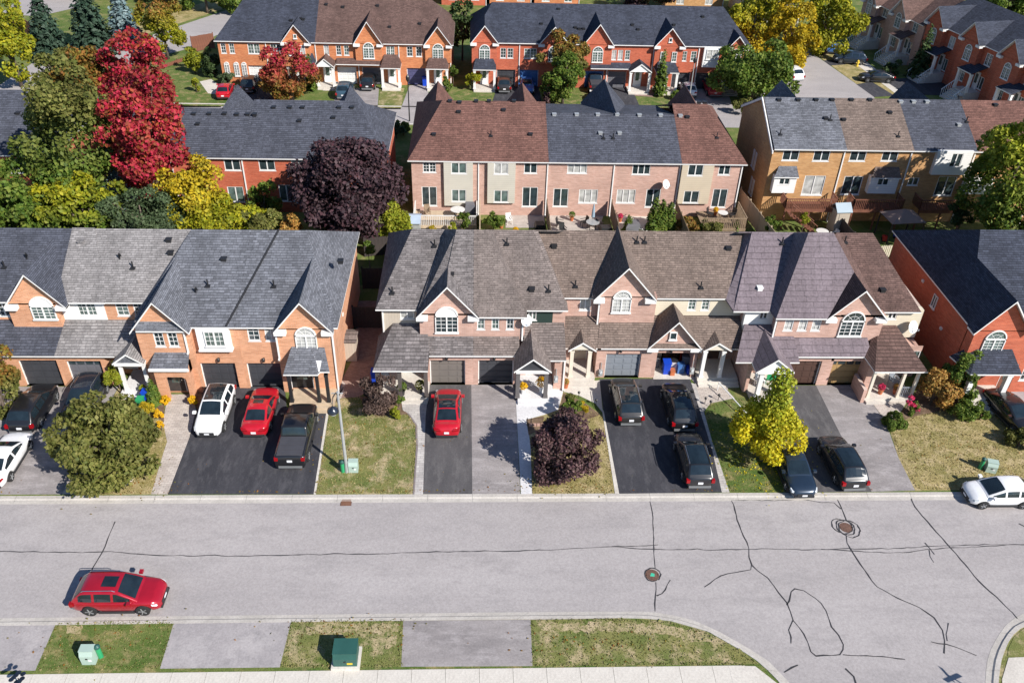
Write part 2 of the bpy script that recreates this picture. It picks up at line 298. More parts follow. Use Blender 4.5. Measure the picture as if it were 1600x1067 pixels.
# road sheet with the side street on the right running towards the viewer
road = struct('road', MB().poly([(-90, 15, ROADZ), (110, 15, ROADZ), (110, 35.05, ROADZ), (-90, 35.05, ROADZ)]), G['road'])
# north lots: one sheet of soil and rough grass under all the lots
struct('terrain', MB().poly([(-400, 35.3, 0), (400, 35.3, 0), (400, 800, 0), (-400, 800, 0)]).poly([(-400, 35.3, -.07), (400, 35.3, -.07), (400, 35.3, 0), (-400, 35.3, 0)]), G['yard'])
# kerbs, cast in lengths
def kerb_run(name, outer, inner, step=2.6, z=.004):
    """outer = road-side line, inner = lawn-side line (same number of points); one stone per length"""
    root = empty(name, (outer[0][0], outer[0][1], 0)); root['kind'] = 'structure'
    def resample(L, n):
        P = [Vector((p[0], p[1], 0)) for p in L]; d = [0]
        for i in range(1, len(P)): d.append(d[-1]+(P[i]-P[i-1]).length)
        out = []
        for k in range(n+1):
            t = d[-1]*k/n; i = 0
            while i < len(P)-2 and d[i+1] < t: i += 1
            f = (t-d[i])/max(1e-6, d[i+1]-d[i]); out.append(P[i].lerp(P[i+1], f))
        return out
    ln = sum((Vector((*outer[i], 0))-Vector((*outer[i+1], 0))).length for i in range(len(outer)-1)); n = max(2, int(ln/step)); sub = 4
    A = resample(outer, n*sub); B = resample(inner, n*sub)
    for k in range(n):
        mb = MB()
        for j in range(sub):
            i = k*sub+j; a0, a1, b0, b1 = A[i], A[i+1], B[i], B[i+1]
            if j == 0: a0 = a0.lerp(a1, .02); b0 = b0.lerp(b1, .02)
            c0, c1 = a0.lerp(b0, .45), a1.lerp(b1, .45)
            q = [(a0, ROADZ+.006), (a1, ROADZ+.006), (c1, ROADZ+.03), (c0, ROADZ+.03)]
            e0, e1 = a0.lerp(b0, .6), a1.lerp(b1, .6)
            for p in ([(a0, ROADZ-.01), (a1, ROADZ-.01), (a1, ROADZ+.008), (a0, ROADZ+.008)], [(a0, ROADZ+.008), (a1, ROADZ+.008), (c1, ROADZ+.02), (c0, ROADZ+.02)], [(c0, ROADZ+.02), (c1, ROADZ+.02), (e1, z+.012), (e0, z+.012)], [(e0, z+.012), (e1, z+.012), (b1, z+.014), (b0, z+.014)], [(b0, z+.014), (b1, z+.014), (b1, -.1), (b0, -.1)]):
                mb.poly([(v.x, v.y, zz) for v, zz in p])
        link('kerb_stone', mb.mesh('kerb_stone', 'kerb', (outer[0][0], outer[0][1], 0)), root)
    return root
kerb_run('kerb', [(-60, 34.85), (70, 34.85)], [(-60, 35.42), (70, 35.42)])
so_o = [(-60, 27.12)]+[gp(*p) for p in ((800, 955), (1010, 953.7), (1031, 956), (1078, 965), (1120, 983), (1162, 1006.6), (1200, 1030), (1236, 1067), (1275, 1120))]
so_i = [(-60, 26.62)]+[gp(*p) for p in ((800, 967), (967, 965), (1010, 966), (1045, 969), (1106, 986), (1162, 1018), (1190, 1037), (1219.5, 1067), (1250, 1120))]
kerb_run('kerb', so_o, so_i)
se_o = [(70, 27.2)]+[gp(*p) for p in ((1700, 945), (1600, 956.5), (1576, 970), (1559, 993), (1545, 1020.5), (1541, 1048), (1540, 1067), (1540, 1120))]
se_i = [(70, 26.6)]+[gp(*p) for p in ((1700, 963), (1600, 977), (1581, 993), (1572, 1010), (1565, 1030), (1562, 1048), (1560, 1067), (1560, 1120))]
kerb_run('kerb', se_o, se_i)
# south side: verge and driveway aprons between kerb and sidewalk
patch('verge', [(-60, 26.66), (so_i[1][0], 26.72)]+so_i[2:]+[(so_i[-1][0]-.2, 15), (-60, 15)], -.012, G['lawn_g'], True)
patch('verge', se_i+[(se_i[-1][0]+.2, 15), (70, 15)], -.012, G['lawn_mix'], True)
def apron(p, m): patch('driveway', p, .004, G[m])
apron([(-300, 973), (88, 972), (55, 1047), (-300, 1050)], 'drive_pale')
apron([(272, 971), (455, 970), (437, 1042), (250, 1044)], 'drive_pale')
apron([(630, 969.5), (829, 968), (832, 1040), (627, 1041)], 'drive_grey')
for p, m in (([(88, 972), (272, 971), (250, 1044), (55, 1047)], 'lawn_g'), ([(455, 970), (630, 969.5), (627, 1041), (437, 1042)], 'lawn_mix'), ([(829, 968), (967, 966), (1045, 970), (1106, 987), (1162, 1019), (1187, 1037), (832, 1040)], 'lawn_mix')):
    patch('lawn', p, 0, G[m])
# worn straw-coloured strips of turf along the near kerb
def worn(poly, seed):
    rr = random.Random(seed); P = []
    for i in range(len(poly)):
        a, b = Vector((*gp(*poly[i]), 0)), Vector((*gp(*poly[(i+1) % len(poly)]), 0)); n = max(1, int((b-a).length/.16))
        for k in range(n): p = a.lerp(b, k/n); P.append((p.x+rr.gauss(0, .05), p.y+rr.gauss(0, .07), .007))
    struct('worn_turf', MB().poly(up(P)), G['straw'])
G['straw'] = mat_ground('straw_turf', (.3, .25, .13), (.44, .35, .22), 1.5, cc=(.16, .17, .05), s2=3.2, fine=26, fa=.65, fb=1.3, bump=.8)
worn([(842, 973), (967, 971), (1040, 975), (1090, 989), (1120, 1004), (1080, 1000), (1030, 989), (950, 985), (850, 986)], 3); worn([(478, 975), (624, 974), (622, 987), (590, 992), (560, 986), (500, 991), (476, 986)], 5); worn([(600, 995), (622, 994), (618, 1010), (602, 1012)], 6); worn([(100, 978), (130, 977), (124, 990), (104, 991)], 8)
# sidewalk of separate slabs
sw = struct('sidewalk', MB().box(-45, 14, 21.9, 24.06, -.1, -.02), 'soil')
x = -44.6
while x < 12.2:
    link('sidewalk_slab', MB().box(0, 1.585, 0, 2.05, -.03, .006+random.uniform(0, .006)).mesh('sidewalk_slab', 'concrete'), sw, (x, 21.98, .008)); x += 1.6
q = [gp(1157, 1040), gp(1187, 1039), gp(1215, 1066), gp(1235, 1100)]
link('sidewalk_slab', MB().poly(up([(12.2, 24.03, .02), (*gp(1180, 1040.5), .02), (*gp(1214, 1067), .02), (*gp(1235, 1095), .02), (12.2, 21.98, .02)])).mesh('sidewalk_slab', 'concrete'), sw)
patch('sidewalk', [(1576, 1027), (1640, 1024), (1640, 1100), (1566, 1100), (1566, 1060)], .01, 'concrete')
patch('lawn', [(1640, 965), (1602, 979), (1584, 995), (1576, 1012), (1574, 1025), (1640, 1022)], .004, G['lawn_mix'])
# lots on the north side of the road
def lawn(p, m, z=.012): return patch('lawn', p, z, G[m])
def drive(p, m, z=.02): return patch('driveway', p, z, m if m in M else G[m])
def walk(p, m, z=.026): return patch('path', p, z, m if m in M else G[m])
def bed(p, z=.03): return patch('flower_bed', p, z, G['mulch'])
lawn([(-500, 776), (-250, 774), (-180, 600), (-400, 600)], 'lawn')
drive([(-250, 774), (97, 772), (185, 604), (10, 604), (-40, 640)], 'drive_grey')
walk([(97, 772), (141, 772), (160, 725), (122, 715)], 'paver')
lawn([(141, 772), (236, 772), (253, 715), (261, 690), (255, 660), (235, 640), (185, 606), (130, 706), (160, 725)], 'lawn')
walk([(236, 772), (262, 772), (296, 683), (306, 640), (302, 616), (262, 616), (258, 640), (255, 660), (261, 690), (253, 715)], 'paver')
bed([(222, 610), (258, 614), (256, 660), (230, 640)]); bed([(302, 618), (314, 610), (318, 628), (308, 640)])
drive([(262, 772), (490, 772), (511, 637), (448, 637), (445, 604), (316, 604), (306, 640), (296, 683)], 'asphalt')
walk([(490, 772), (493.5, 772), (516, 630), (511, 637)], 'concrete')
lawn([(493.5, 772), (645, 772), (651, 700), (651, 662), (640, 647), (588, 650), (560, 620), (533, 622), (516, 632)], 'lawn_mix')
walk([(533, 622), (560, 620), (600, 600), (598, 470), (560, 470), (552, 560), (530, 600)], 'paver_r')
walk([(519, 640), (516, 632), (533, 622), (540, 600), (530, 590), (524, 610)], 'paver', .03)
bed([(560, 620), (628, 610), (628, 640), (640, 647), (588, 650)])
walk([(645, 772), (661, 772), (665, 650), (668, 622), (627, 624), (629, 640), (640, 650), (650, 664), (650, 700)], 'paver_g')
for a in ([(645, 772), (647.5, 772), (653, 700), (652, 664), (641, 648), (636, 645), (638.5, 649), (649, 664), (650, 700)],): patch('path_edge', a, .034, mat_plain('dark_edging', (.2, .17, .17), .9, .1))
drive([(661, 771.5), (738, 771.5), (736.5, 601), (667, 601)], 'asphalt2')
drive([(738, 771.5), (813, 771.5), (806, 625), (804, 601), (736.5, 601)], 'drive_grey', .016)
walk([(814, 771.5), (831.5, 771.5), (829, 700), (824, 655), (850, 648), (872, 640), (880, 612), (872, 598), (858, 604), (806, 625), (808, 660)], 'concrete_w')
lawn([(831.5, 771.5), (961, 771), (953, 715), (942, 650), (915, 630), (880, 612), (872, 640), (850, 648), (824, 655), (829, 700)], 'lawn')
bed([(874, 640), (881, 614), (912, 628), (938, 648), (918, 655), (880, 648)]); bed([(822, 655), (850, 650), (848, 668), (826, 680)])
walk([(879, 598), (937, 594), (942, 645), (930, 630), (905, 618), (881, 612)], 'concrete')
walk([(961, 771), (967.5, 771), (943.5, 643), (940, 636)], 'concrete', .032)
drive([(967.5, 771), (1128, 769), (1112, 700), (1080, 598), (1078, 591), (936, 592), (943.5, 643)], 'asphalt')
walk([(1128, 769), (1140, 769), (1113, 690), (1099, 640), (1087, 600), (1080, 598), (1112, 700)], 'paver_g')
walk([(1087, 600), (1078, 589), (1140, 587), (1137, 610), (1148, 622), (1110, 630), (1100, 643), (1099, 640)], 'paver', .03)
lawn([(1140, 769), (1228, 769), (1208, 720), (1206, 690), (1200, 620), (1148, 622), (1110, 630), (1100, 643), (1113, 690)], 'lawn_g')
drive([(1228, 769), (1362, 768), (1312, 676), (1275, 602), (1234, 602), (1215, 640), (1206, 690), (1208, 720)], 'asphalt2')
drive([(1362, 768), (1430, 766), (1404, 715), (1385, 662), (1358, 622), (1342, 601), (1275, 602), (1312, 676)], 'drive_grey', .016)
lawn([(1430, 766), (1660, 764), (1660, 720), (1600, 690), (1560, 640), (1480, 630), (1430, 630), (1388, 664), (1404, 715)], 'lawn')
walk([(1352, 612), (1358, 622), (1388, 664), (1410, 640), (1420, 622), (1410, 600)], 'paver', .03)
bed([(1388, 664), (1412, 640), (1440, 600), (1520, 600), (1560, 640), (1530, 655), (1480, 640), (1430, 650)])
walk([(1548, 632), (1560, 640), (1600, 690), (1660, 720), (1660, 690), (1600, 640), (1580, 622)], 'concrete', .032)
drive([(1575, 601), (1680, 601), (1720, 720), (1660, 716), (1600, 660)], 'drive_pale')
# back yards and far streets
patch('patio', [(790, 356), (852, 356), (850, 336), (790, 336)], .012, 'stone'); patch('patio', [(856, 360), (935, 360), (944, 334), (856, 333)], .012, 'stone'); patch('patio', [(962, 358), (1018, 358), (1012, 334), (950, 334)], .012, 'concrete')
patch('road', [(-120, 91.6), (26, 91.9), (120, 92.6), (120, 97.9), (33, 97.0), (-30, 96.2), (-36, 96.4), (-120, 96.2)], .012, G['road'], True)
patch('road', [(1112, 176), (1240, 190), (1375, 166), (1364, 150), (1300, 105), (1274, 87), (1262, 66), (1236, 66), (1225, 100), (1200, 140), (1165, 168)], .016, G['road'])
patch('sidewalk', [(1296, 70), (1312, 66), (1425, 150), (1404, 150)], .02, 'concrete'); patch('driveway', [(1286, 95), (1308, 93), (1322, 101), (1297, 103)], .024, G['asphalt']); patch('driveway', [(1338, 132), (1362, 128), (1398, 150), (1366, 152)], .024, G['asphalt'])
patch('verge', [(1276, 86), (1296, 70), (1404, 150), (1366, 152)], .012, G['lawn'])
patch('driveway', [(1380, 125), (1470, 118), (1500, 150), (1415, 148)], .024, G['asphalt'])
patch('road', [(150, 92), (202, 67), (352, 17), (420, -8), (430, 30), (337, 56), (300, 75), (222, 95), (195, 108)], .012, G['road'])
patch('road', [(-90, 190), (0, 133), (52, 98), (100, 110), (62, 130), (0, 165), (-60, 205)], .016, G['road']); patch('road', [(0, 22), (30, 0), (130, -8), (130, 10), (60, 26)], .016, G['road'])
patch('lawn', [(238, 112), (300, 100), (345, 120), (352, 150), (345, 168), (250, 168), (235, 140)], .012, G['lawn_g'])
patch('path', [(312, 128), (330, 124), (350, 140), (372, 132), (380, 140), (350, 150), (325, 146)], .018, 'concrete')
patch('verge', [(205, 62), (350, 14), (420, -12), (380, -14), (200, 40)], .008, G['lawn'])
for p, mm in (([(348, 171), (372, 132), (440, 132), (452, 171)], 'asphalt'), ([(515, 171), (532, 138), (592, 138), (590, 171)], 'drive_grey'), ([(626, 171), (640, 134), (668, 132), (672, 171)], 'drive_pale'), ([(765, 172), (778, 133), (842, 133), (848, 174)], 'asphalt'), ([(905, 174), (925, 134), (985, 134), (1003, 174)], 'asphalt'), ([(1065, 176), (1072, 138), (1135, 138), (1148, 176)], 'drive_pale')): drive(p, mm)
lawn([(590, 171), (595, 140), (632, 138), (626, 171)], 'lawn_mix'); lawn([(690, 172), (705, 130), (772, 134), (765, 172)], 'lawn_g'); lawn([(848, 174), (846, 140), (918, 140), (905, 174)], 'lawn_g'); lawn([(1003, 174), (990, 150), (1070, 150), (1065, 176)], 'lawn_g')
walk([(500, 132), (530, 132), (528, 142), (505, 142)], 'concrete'); walk([(985, 136), (1025, 140), (1020, 152), (992, 150)], 'paver_r')
for y0 in (91.5, 96.6):
    patch('kerb', [(-100, y0), (26, y0+.3*(y0 > 95)), (26, y0+.3*(y0 > 95)+.3), (-100, y0+.3)], .02, 'concrete', True)
# tar seams along the cracks of the road
SEAMS = [
 ([(-60, 860), (0, 861), (170, 862.4), (239, 866.6), (400, 867.2), (456, 868), (522, 865.5), (595, 864.6), (692, 862), (800, 860.5), (903, 857), (956, 854), (1009, 859), (1200, 857.7), (1283, 857.7), (1378, 857), (1445, 853.5), (1478, 852.7), (1600, 851)], .055),
 ([(956, 853.5), (1028, 850.7)], .045), ([(1283, 857.7), (1340, 861), (1381, 864), (1412, 863.8), (1450, 858.5), (1509, 855.7), (1584, 850.7), (1650, 851)], .055),
 ([(179.6, 814.5), (170, 834), (158.7, 863), (144.8, 887), (142, 898), (138, 910)], .06),
 ([(1015, 781), (1018, 800), (1021, 825.7), (1022.7, 864.6), (1023.6, 888)], .06), ([(1024.4, 909), (1025, 931.5), (1023.6, 955)], .06), ([(1026, 930.6), (1034, 927), (1039.5, 921), (1047, 905.6)], .06),
 ([(1142.5, 781), (1156.4, 820), (1168.9, 856.3), (1170, 870), (1174.5, 882.8), (1184, 891), (1200, 902), (1216.7, 926), (1229, 941), (1235, 955), (1239, 969), (1255.7, 990), (1262, 1004), (1266.8, 1017.8), (1275, 1024), (1300, 1024.3), (1312, 1022), (1318, 1015), (1318.3, 1006.7), (1310, 992), (1300, 978.8), (1292, 953.8), (1284, 942), (1275, 934.3), (1255.7, 923), (1241.8, 919.5), (1236, 924), (1233.4, 938.5), (1229, 945)], .07),
 ([(1174.5, 882.8), (1173, 889.7), (1159, 892.5), (1137, 895.9), (1117.4, 905), (1100.7, 917)], .06), ([(1317, 1022), (1367, 1024.7), (1414, 1029.5)], .07), ([(1239, 969), (1233, 984), (1236, 1005)], .06),
 ([(1142.5, 781), (1200, 781.7), (1255.7, 780.6), (1283.5, 784), (1303, 785.3), (1314, 795)], .06),
 ([(1308, 779.7), (1322.5, 813)], .07), ([(1321.7, 832.6), (1324, 848), (1333.6, 866), (1356, 898), (1371, 916), (1403, 934), (1436.7, 949.6), (1459, 965), (1472.8, 984.4), (1476, 1001), (1475, 1020.5)], .065),
 ([(1454.7, 1002.5), (1478.4, 1006.7), (1525.7, 1024)], .065), ([(1481.7, 973), (1480, 1001)], .06), ([(1422.7, 778), (1442, 806), (1478.4, 848), (1523, 900.8), (1589.7, 966)], .07),
 ([(1445, 848), (1460, 866)], .06), ([(1452, 859), (1453, 870), (1459, 878.6)], .05), ([(1225, 1050), (1237, 1042), (1247, 1038.7)], .07), ([(1321, 1044), (1333.6, 1056.8), (1338, 1070)], .07), ([(1592, 818), (1604, 824)], .06),
]
def ribbon(pts, wd, z, jit=.012):
    P = []
    for i in range(len(pts)-1):
        a, b = Vector((*pts[i], 0)), Vector((*pts[i+1], 0)); n = max(1, int((b-a).length/.35))
        P += [a.lerp(b, k/n) for k in range(n)]
    P.append(Vector((*pts[-1], 0))); mb = MB(); row = []; wob = 0
    for i in range(1, len(P)-1):
        wob = wob*.75+random.gauss(0, .022); d = (P[i+1]-P[i-1]).normalized(); P[i] = P[i]+Vector((-d.y, d.x, 0))*wob
    for i, p in enumerate(P):
        d = (P[min(i+1, len(P)-1)]-P[max(i-1, 0)]).normalized(); nn = Vector((-d.y, d.x, 0)); j = random.uniform(-jit, jit); ww = wd*random.uniform(.45, 1.3)
        row.append((p+nn*(ww/2+j), p-nn*(ww/2-j)))
    for i in range(len(row)-1):
        a, b = row[i], row[i+1]; mb.poly(up([(a[0].x, a[0].y, z), (a[1].x, a[1].y, z), (b[1].x, b[1].y, z), (b[0].x, b[0].y, z)]))
    return mb
for i, (pp, wd) in enumerate(SEAMS): link('tar_seam', ribbon([gp(a, b, ROADZ) for a, b in pp], wd, ROADZ+.004+.0006*i).mesh('tar_seam', G['tar']), road)
def ringpts(px, py, r, n=28, e=1.0, a0=0): q = at(px, py, Z=ROADZ); return [(q.x+r*math.cos(a0+2*math.pi*k/n), q.y+e*r*math.sin(a0+2*math.pi*k/n)) for k in range(n+1)]
for px, py, r in ((1326, 826, .62), (1316, 822, .56), (1321, 824, .5), (1020, 898, .44)): link('tar_seam', ribbon(ringpts(px, py, r), .06, ROADZ+.0185+.001*r).mesh('tar_seam', G['tar']), road)
def manhole(px, py, label, dot=None):
    q = at(px, py, Z=ROADZ); r = empty('manhole_cover', (q.x, q.y, ROADZ), 0, label, 'manhole')
    link('ring', MB().lathe([(.37, 0), (.37, .012), (.3, .012), (.3, .008)], seg=28).mesh('ring', 'iron'), r)
    cv = link('cover', MB().lathe([(.295, 0), (.295, .014), (.05, .016)], seg=28).mesh('cover', 'iron'), r)
    for k in range(-2, 3): link('rib', MB().box(-.2, .2, k*.09-.015, k*.09+.015, .014, .022).mesh('rib', 'iron'), cv)
    if dot: link('paint_mark', MB().poly([(-.13, -.09, .024), (.1, -.12, .024), (.14, .07, .024), (-.03, .13, .024)]).mesh('paint_mark', mat_plain('green_marking_paint', (.05, .45, .28), .7, .1)), r)
manhole(1322, 824, 'round iron manhole cover circled by tar near the right driveways'); manhole(1019, 898, 'round iron manhole cover with a green paint mark on the road', True)
q = at(541, 784, Z=ROADZ); cb = empty('catch_basin', (q.x, q.y, ROADZ), 0, 'rusty square storm drain grate at the kerb', 'drain')
link('frame', MB().box(-.32, .32, -.3, .3, 0, .012).mesh('frame', 'iron'), cb)
for k in range(6): link('grate_bar', MB().box(-.27, .27, -.25+k*.09, -.21+k*.09, .012, .024).mesh('grate_bar', mat_plain('rust_bar', (.2, .09, .05), .8, .2)), cb)
# ------------------------------------------------------------------ house kit
WCACHE = {}
def win_meshes(w, h, kind):
    key = (round(w, 2), round(h, 2), kind)
    if key in WCACHE: return WCACHE[key]
    f = MB(); p = MB(); t = .06; arch = kind.startswith('arch')
    hr = h - w/2 if arch else h
    f.box(-w/2, -w/2+t, -.05, .06, 0, hr).box(w/2-t, w/2, -.05, .06, 0, hr).box(-w/2+t, w/2-t, -.05, .06, 0, t).box(-w/2-.05, w/2+.05, -.09, .06, -.07, 0)
    if not arch: f.box(-w/2+t, w/2-t, -.05, .06, h-t, h)
    p.poly([(-w/2+.01, .012, .01), (w/2-.01, .012, .01), (w/2-.01, .012, hr), (-w/2+.01, .012, hr)])
    def grid(x0, x1, z0, z1, nx, nz, th=.028):
        for i in range(1, nx): xx = x0+(x1-x0)*i/nx; f.box(xx-th/2, xx+th/2, -.012, .01, z0, z1)
        for j in range(1, nz): zz = z0+(z1-z0)*j/nz; f.box(x0, x1, -.009, .01, zz-th/2, zz+th/2)
    if kind == 'slide': f.box(-.045, .045, -.04, .05, t, h-t)
    elif kind == 'slide3':
        for xx in (-w/6, w/6): f.box(xx-.04, xx+.04, -.04, .05, t, h-t)
    elif kind == 'door2': f.box(-.04, .04, -.04, .05, t, h-t)
    elif kind == 'grid': grid(-w/2+t, w/2-t, t, h-t, 2, 3)
    elif kind == 'grid2': f.box(-.05, .05, -.04, .05, t, h-t); grid(-w/2+t, -.05, t, h-t, 2, 3); grid(.05, w/2-t, t, h-t, 2, 3)
    elif arch:
        f.box(-w/2, w/2, -.05, .06, hr-.05, hr+.05); f.box(-.045, .045, -.045, .05, t, hr-.05); grid(-w/2+t, -.045, t, hr-.05, 2, 4); grid(.045, w/2-t, t, hr-.05, 2, 4)
        n = 14; R0, R1 = w/2, w/2-.085
        for k in range(n):
            a, b = math.pi*k/n, math.pi*(k+1)/n
            q = [(R0*math.cos(a), -.05, hr+R0*math.sin(a)), (R0*math.cos(b), -.05, hr+R0*math.sin(b)), (R1*math.cos(b), -.05, hr+R1*math.sin(b)), (R1*math.cos(a), -.05, hr+R1*math.sin(a))]
            f.prism(list(reversed(q)), (0, .1, 0))
        fan = [(R0*.97*math.cos(math.pi*k/n), .012, hr+R0*.97*math.sin(math.pi*k/n)) for k in range(n+1)]
        if kind == 'arch_solid': f.poly([(x, -.01, z) for x, y, z in reversed(fan)])
        else:
            p.poly(list(reversed(fan)))
            for a in (.25, .5, .75): c, s_ = math.cos(math.pi*a), math.sin(math.pi*a); f.box(-.013+c*R0*.2, .013+c*R0*.2, -.012, .01, hr, hr+.05) if 0 else f.tube([(0, 0, hr), (c*R1, 0, hr+s_*R1)], .016, 4)
            n2 = 8
            for k in range(n2): a, b = math.pi*k/n2, math.pi*(k+1)/n2; f.tube([(R0*.5*math.cos(a), 0, hr+R0*.5*math.sin(a)), (R0*.5*math.cos(b), 0, hr+R0*.5*math.sin(b))], .014, 4, cap=False)
    WCACHE[key] = (f.mesh('window', 'trim'), p)
    return WCACHE[key]
PANES = {}
GCACHE = {}
FACE_R = dict(F=0, L=-math.pi/2, R=math.pi/2, B=math.pi)
class House:
    def __init__(s, name, x0, x1, y0, label, cat='house', group=None, wall='br_pink', roof='sh_gray', rot=0, local=False, trim='trim'):
        s.o = (0, 0, 0) if local else ((x0+x1)/2, y0, 0); s.root = empty(name, ((x0+x1)/2, y0, 0) if not local else (x0, y0, 0), rot, label, cat, group)
        s.wallm, s.roofm, s.trim = wall, roof, trim; s.W = {}; s.R = MB(); s.T = Boards(); s.P = MB(); s.vents = []; s.curt = random.Random(int(abs(x0*131+y0*17)))
        s.proofm = roof
    def wmb(s, mat=None):
        mat = mat or s.wallm
        if mat not in s.W: s.W[mat] = MB()
        return s.W[mat]
    def put(s, name, mb, mat, parent=None): return link(name, mb.mesh(name, mat, s.o), parent or s.root)
    def box(s, x0, x1, y0, y1, z0, z1, mat=None): s.wmb(mat).box(x0, x1, y0, y1, z0, z1); return s
    def front(s, x0, x1, z0, z1, Y, items=(), mat=None, ret=.45):
        """a wall facing the street with true recessed openings and what fills them"""
        mb = s.wmb(mat); ops = []
        for it in items:
            k = it[0]
            if k == 'win' and not it[5].startswith('arch'): _, xc, zb, w, h, kind = it[:6]; ops.append((xc-w/2, xc+w/2, zb, zb+h, .1))
            elif k == 'gar': _, xc, w, h, mt = it[:5]; ops.append((xc-w/2, xc+w/2, z0, z0+h, .3))
            elif k == 'open': _, xc, w, h = it[:4]; ops.append((xc-w/2, xc+w/2, z0, z0+h, .35))
            elif k == 'door': _, xc, zb, w, h, mt = it[:6]; ops.append((xc-w/2, xc+w/2, zb, zb+h, .12))
        xs = sorted({x0, x1, *[v for o in ops for v in o[:2]]}); zs = sorted({z0, z1, *[v for o in ops for v in o[2:4]]})
        for i in range(len(xs)-1):
            for j in range(len(zs)-1):
                cx, cz = (xs[i]+xs[i+1])/2, (zs[j]+zs[j+1])/2
                if any(o[0] < cx < o[1] and o[2] < cz < o[3] for o in ops): continue
                mb.poly([(xs[i], Y, zs[j]), (xs[i+1], Y, zs[j]), (xs[i+1], Y, zs[j+1]), (xs[i], Y, zs[j+1])])
        for a, b, c, d, dep in ops:
            y2 = Y+dep
            for q in ([(a, Y, c), (a, Y, d), (a, y2, d), (a, y2, c)], [(b, Y, d), (b, Y, c), (b, y2, c), (b, y2, d)], [(a, Y, d), (b, Y, d), (b, y2, d), (a, y2, d)], [(b, Y, c), (a, Y, c), (a, y2, c), (b, y2, c)]): mb.poly(q)
        if ret:
            y2 = Y+ret
            for q in ([(x0, Y, z1), (x0, Y, z0), (x0, y2, z0), (x0, y2, z1)], [(x1, Y, z0), (x1, Y, z1), (x1, y2, z1), (x1, y2, z0)], [(x0, Y, z1), (x1, Y, z1), (x1, y2, z1), (x0, y2, z1)]): mb.poly(list(reversed(q)))
        for it in items:
            k = it[0]
            if k == 'win': s.window(it[1], it[2], it[3], it[4], Y+(.1 if not it[5].startswith('arch') else -.01), it[5], pane=it[6] if len(it) > 6 else None)
            elif k == 'gar': s.garage(it[1], z0, it[2], it[3], Y+.27, it[4], it[5] if len(it) > 5 else False)
            elif k == 'door': s.door(it[1], it[2], it[3], it[4], Y+.1, it[5])
        return s
    def window(s, xc, zb, w, h, Y, kind, face='F', pane=None):
        fr, pm = win_meshes(w, h, kind); Y -= .03 if face == 'F' else 0; loc = (xc-s.o[0], Y-s.o[1], zb-s.o[2])
        o = link('window', fr, s.root, loc, FACE_R[face])
        g = pane or s.curt.choice(['glass', 'glass', 'glass3', 'glass3', 'glass2'])
        key = (round(w, 2), round(h, 2), kind, g)
        if key not in PANES: PANES[key] = pm.mesh('pane', g)
        link('pane', PANES[key], o); return o
    def garage(s, xc, zb, w, h, Y, mt, lites=False):
        key = (round(w, 2), round(h, 2), mt, lites)
        if key not in GCACHE:
            d = MB().box(-w/2, w/2, 0, .04, 0, h); rows = []
            for j in range(4):
                z0, z1 = j*h/4+.012, (j+1)*h/4-.012; mb = MB().box(-w/2+.015, w/2-.015, -.03, 0, z0, z1)
                for i in range(4):
                    a, b = -w/2+w*i/4+.06, -w/2+w*(i+1)/4-.06; mb.box(a, b, -.05, -.028, z0+.07, z1-.07, 1 if (lites and j == 3) else 0)
                rows.append(mb.mesh('door_panel', [mt, 'glass']))
            GCACHE[key] = (d.mesh('garage_door', mt), rows)
        d, rows = GCACHE[key]; o = link('garage_door', d, s.root, (xc-s.o[0], Y-s.o[1], zb-s.o[2]))
        for r in rows: link('door_panel', r, o)
        s.T.box(xc-w/2, xc-w/2+.06, Y-.1, Y-.01, zb, zb+h).box(xc+w/2-.06, xc+w/2, Y-.1, Y-.01, zb, zb+h).box(xc-w/2+.06, xc+w/2-.06, Y-.1, Y-.01, zb+h-.06, zb+h)
        return o
    def door(s, xc, zb, w, h, Y, mt):
        d = MB().box(-w/2+.05, w/2-.05, -.03, .03, 0, h-.05); o = link('door', d.mesh('door', mt), s.root, (xc-s.o[0], Y-s.o[1], zb-s.o[2]))
        fr = MB().box(-w/2, -w/2+.05, -.07, .03, 0, h).box(w/2-.05, w/2, -.07, .03, 0, h).box(-w/2+.05, w/2-.05, -.07, .03, h-.05, h)
        link('frame', fr.mesh('frame', 'trim'), o); link('pane', MB().box(-w*.22, w*.22, -.042, -.03, h*.35, h*.88).mesh('pane', 'glass3'), o)
        link('handle', MB().box(w*.3, w*.35, -.09, -.03, h*.46, h*.5).mesh('handle', 'chrome'), o); return o
    def plane(s, x0, x1, Ye, ze, Yr, zr, xr0=None, xr1=None, mb=None): (mb or s.R).slab([(x0, Ye, ze), (x1, Ye, ze), (xr1 if xr1 is not None else x1, Yr, zr), (xr0 if xr0 is not None else x0, Yr, zr)]); return s
    def gable(s, xc, hw, Yf, ze, za, main, mat=None, ret=True, wall=True, mb=None, ov=.4, wz=None, ybe=None, yba=None):
        """front gable whose two slopes run back into the main roof plane main=(Ye, ze, slope)"""
        R = mb or s.R
        if main: Ye, z0, sl = main; yb_e = max(Yf+.3, Ye+(ze-z0)/sl); yb_a = Ye+(za-z0)/sl
        else: yb_e, yb_a = ybe, yba
        y0 = Yf-ov
        for sg in (-1, 1): R.slab([(xc, y0, za), (xc, yb_a+.2, za), (xc+sg*hw, yb_e+.2, ze), (xc+sg*hw, y0, ze)], .13, rake=y0)
        if wall:
            k = .94; s.wmb(mat).poly([(xc-hw*k, Yf, ze-.05), (xc+hw*k, Yf, ze-.05), (xc, Yf, za-.15)])
            s.wmb(mat).poly([(xc-hw*k, Yf, ze-.05), (xc, Yf, za-.15), (xc, Yf+.5, za-.15), (xc-hw*k, Yf+.5, ze-.05)])
        if ret:
            for sg in (-1, 1): a, b = sorted((xc+sg*hw, xc+sg*(hw-.75))); s.T.box(a, b, y0+.03, Yf+.1, ze-.3, ze-.02)
        return s
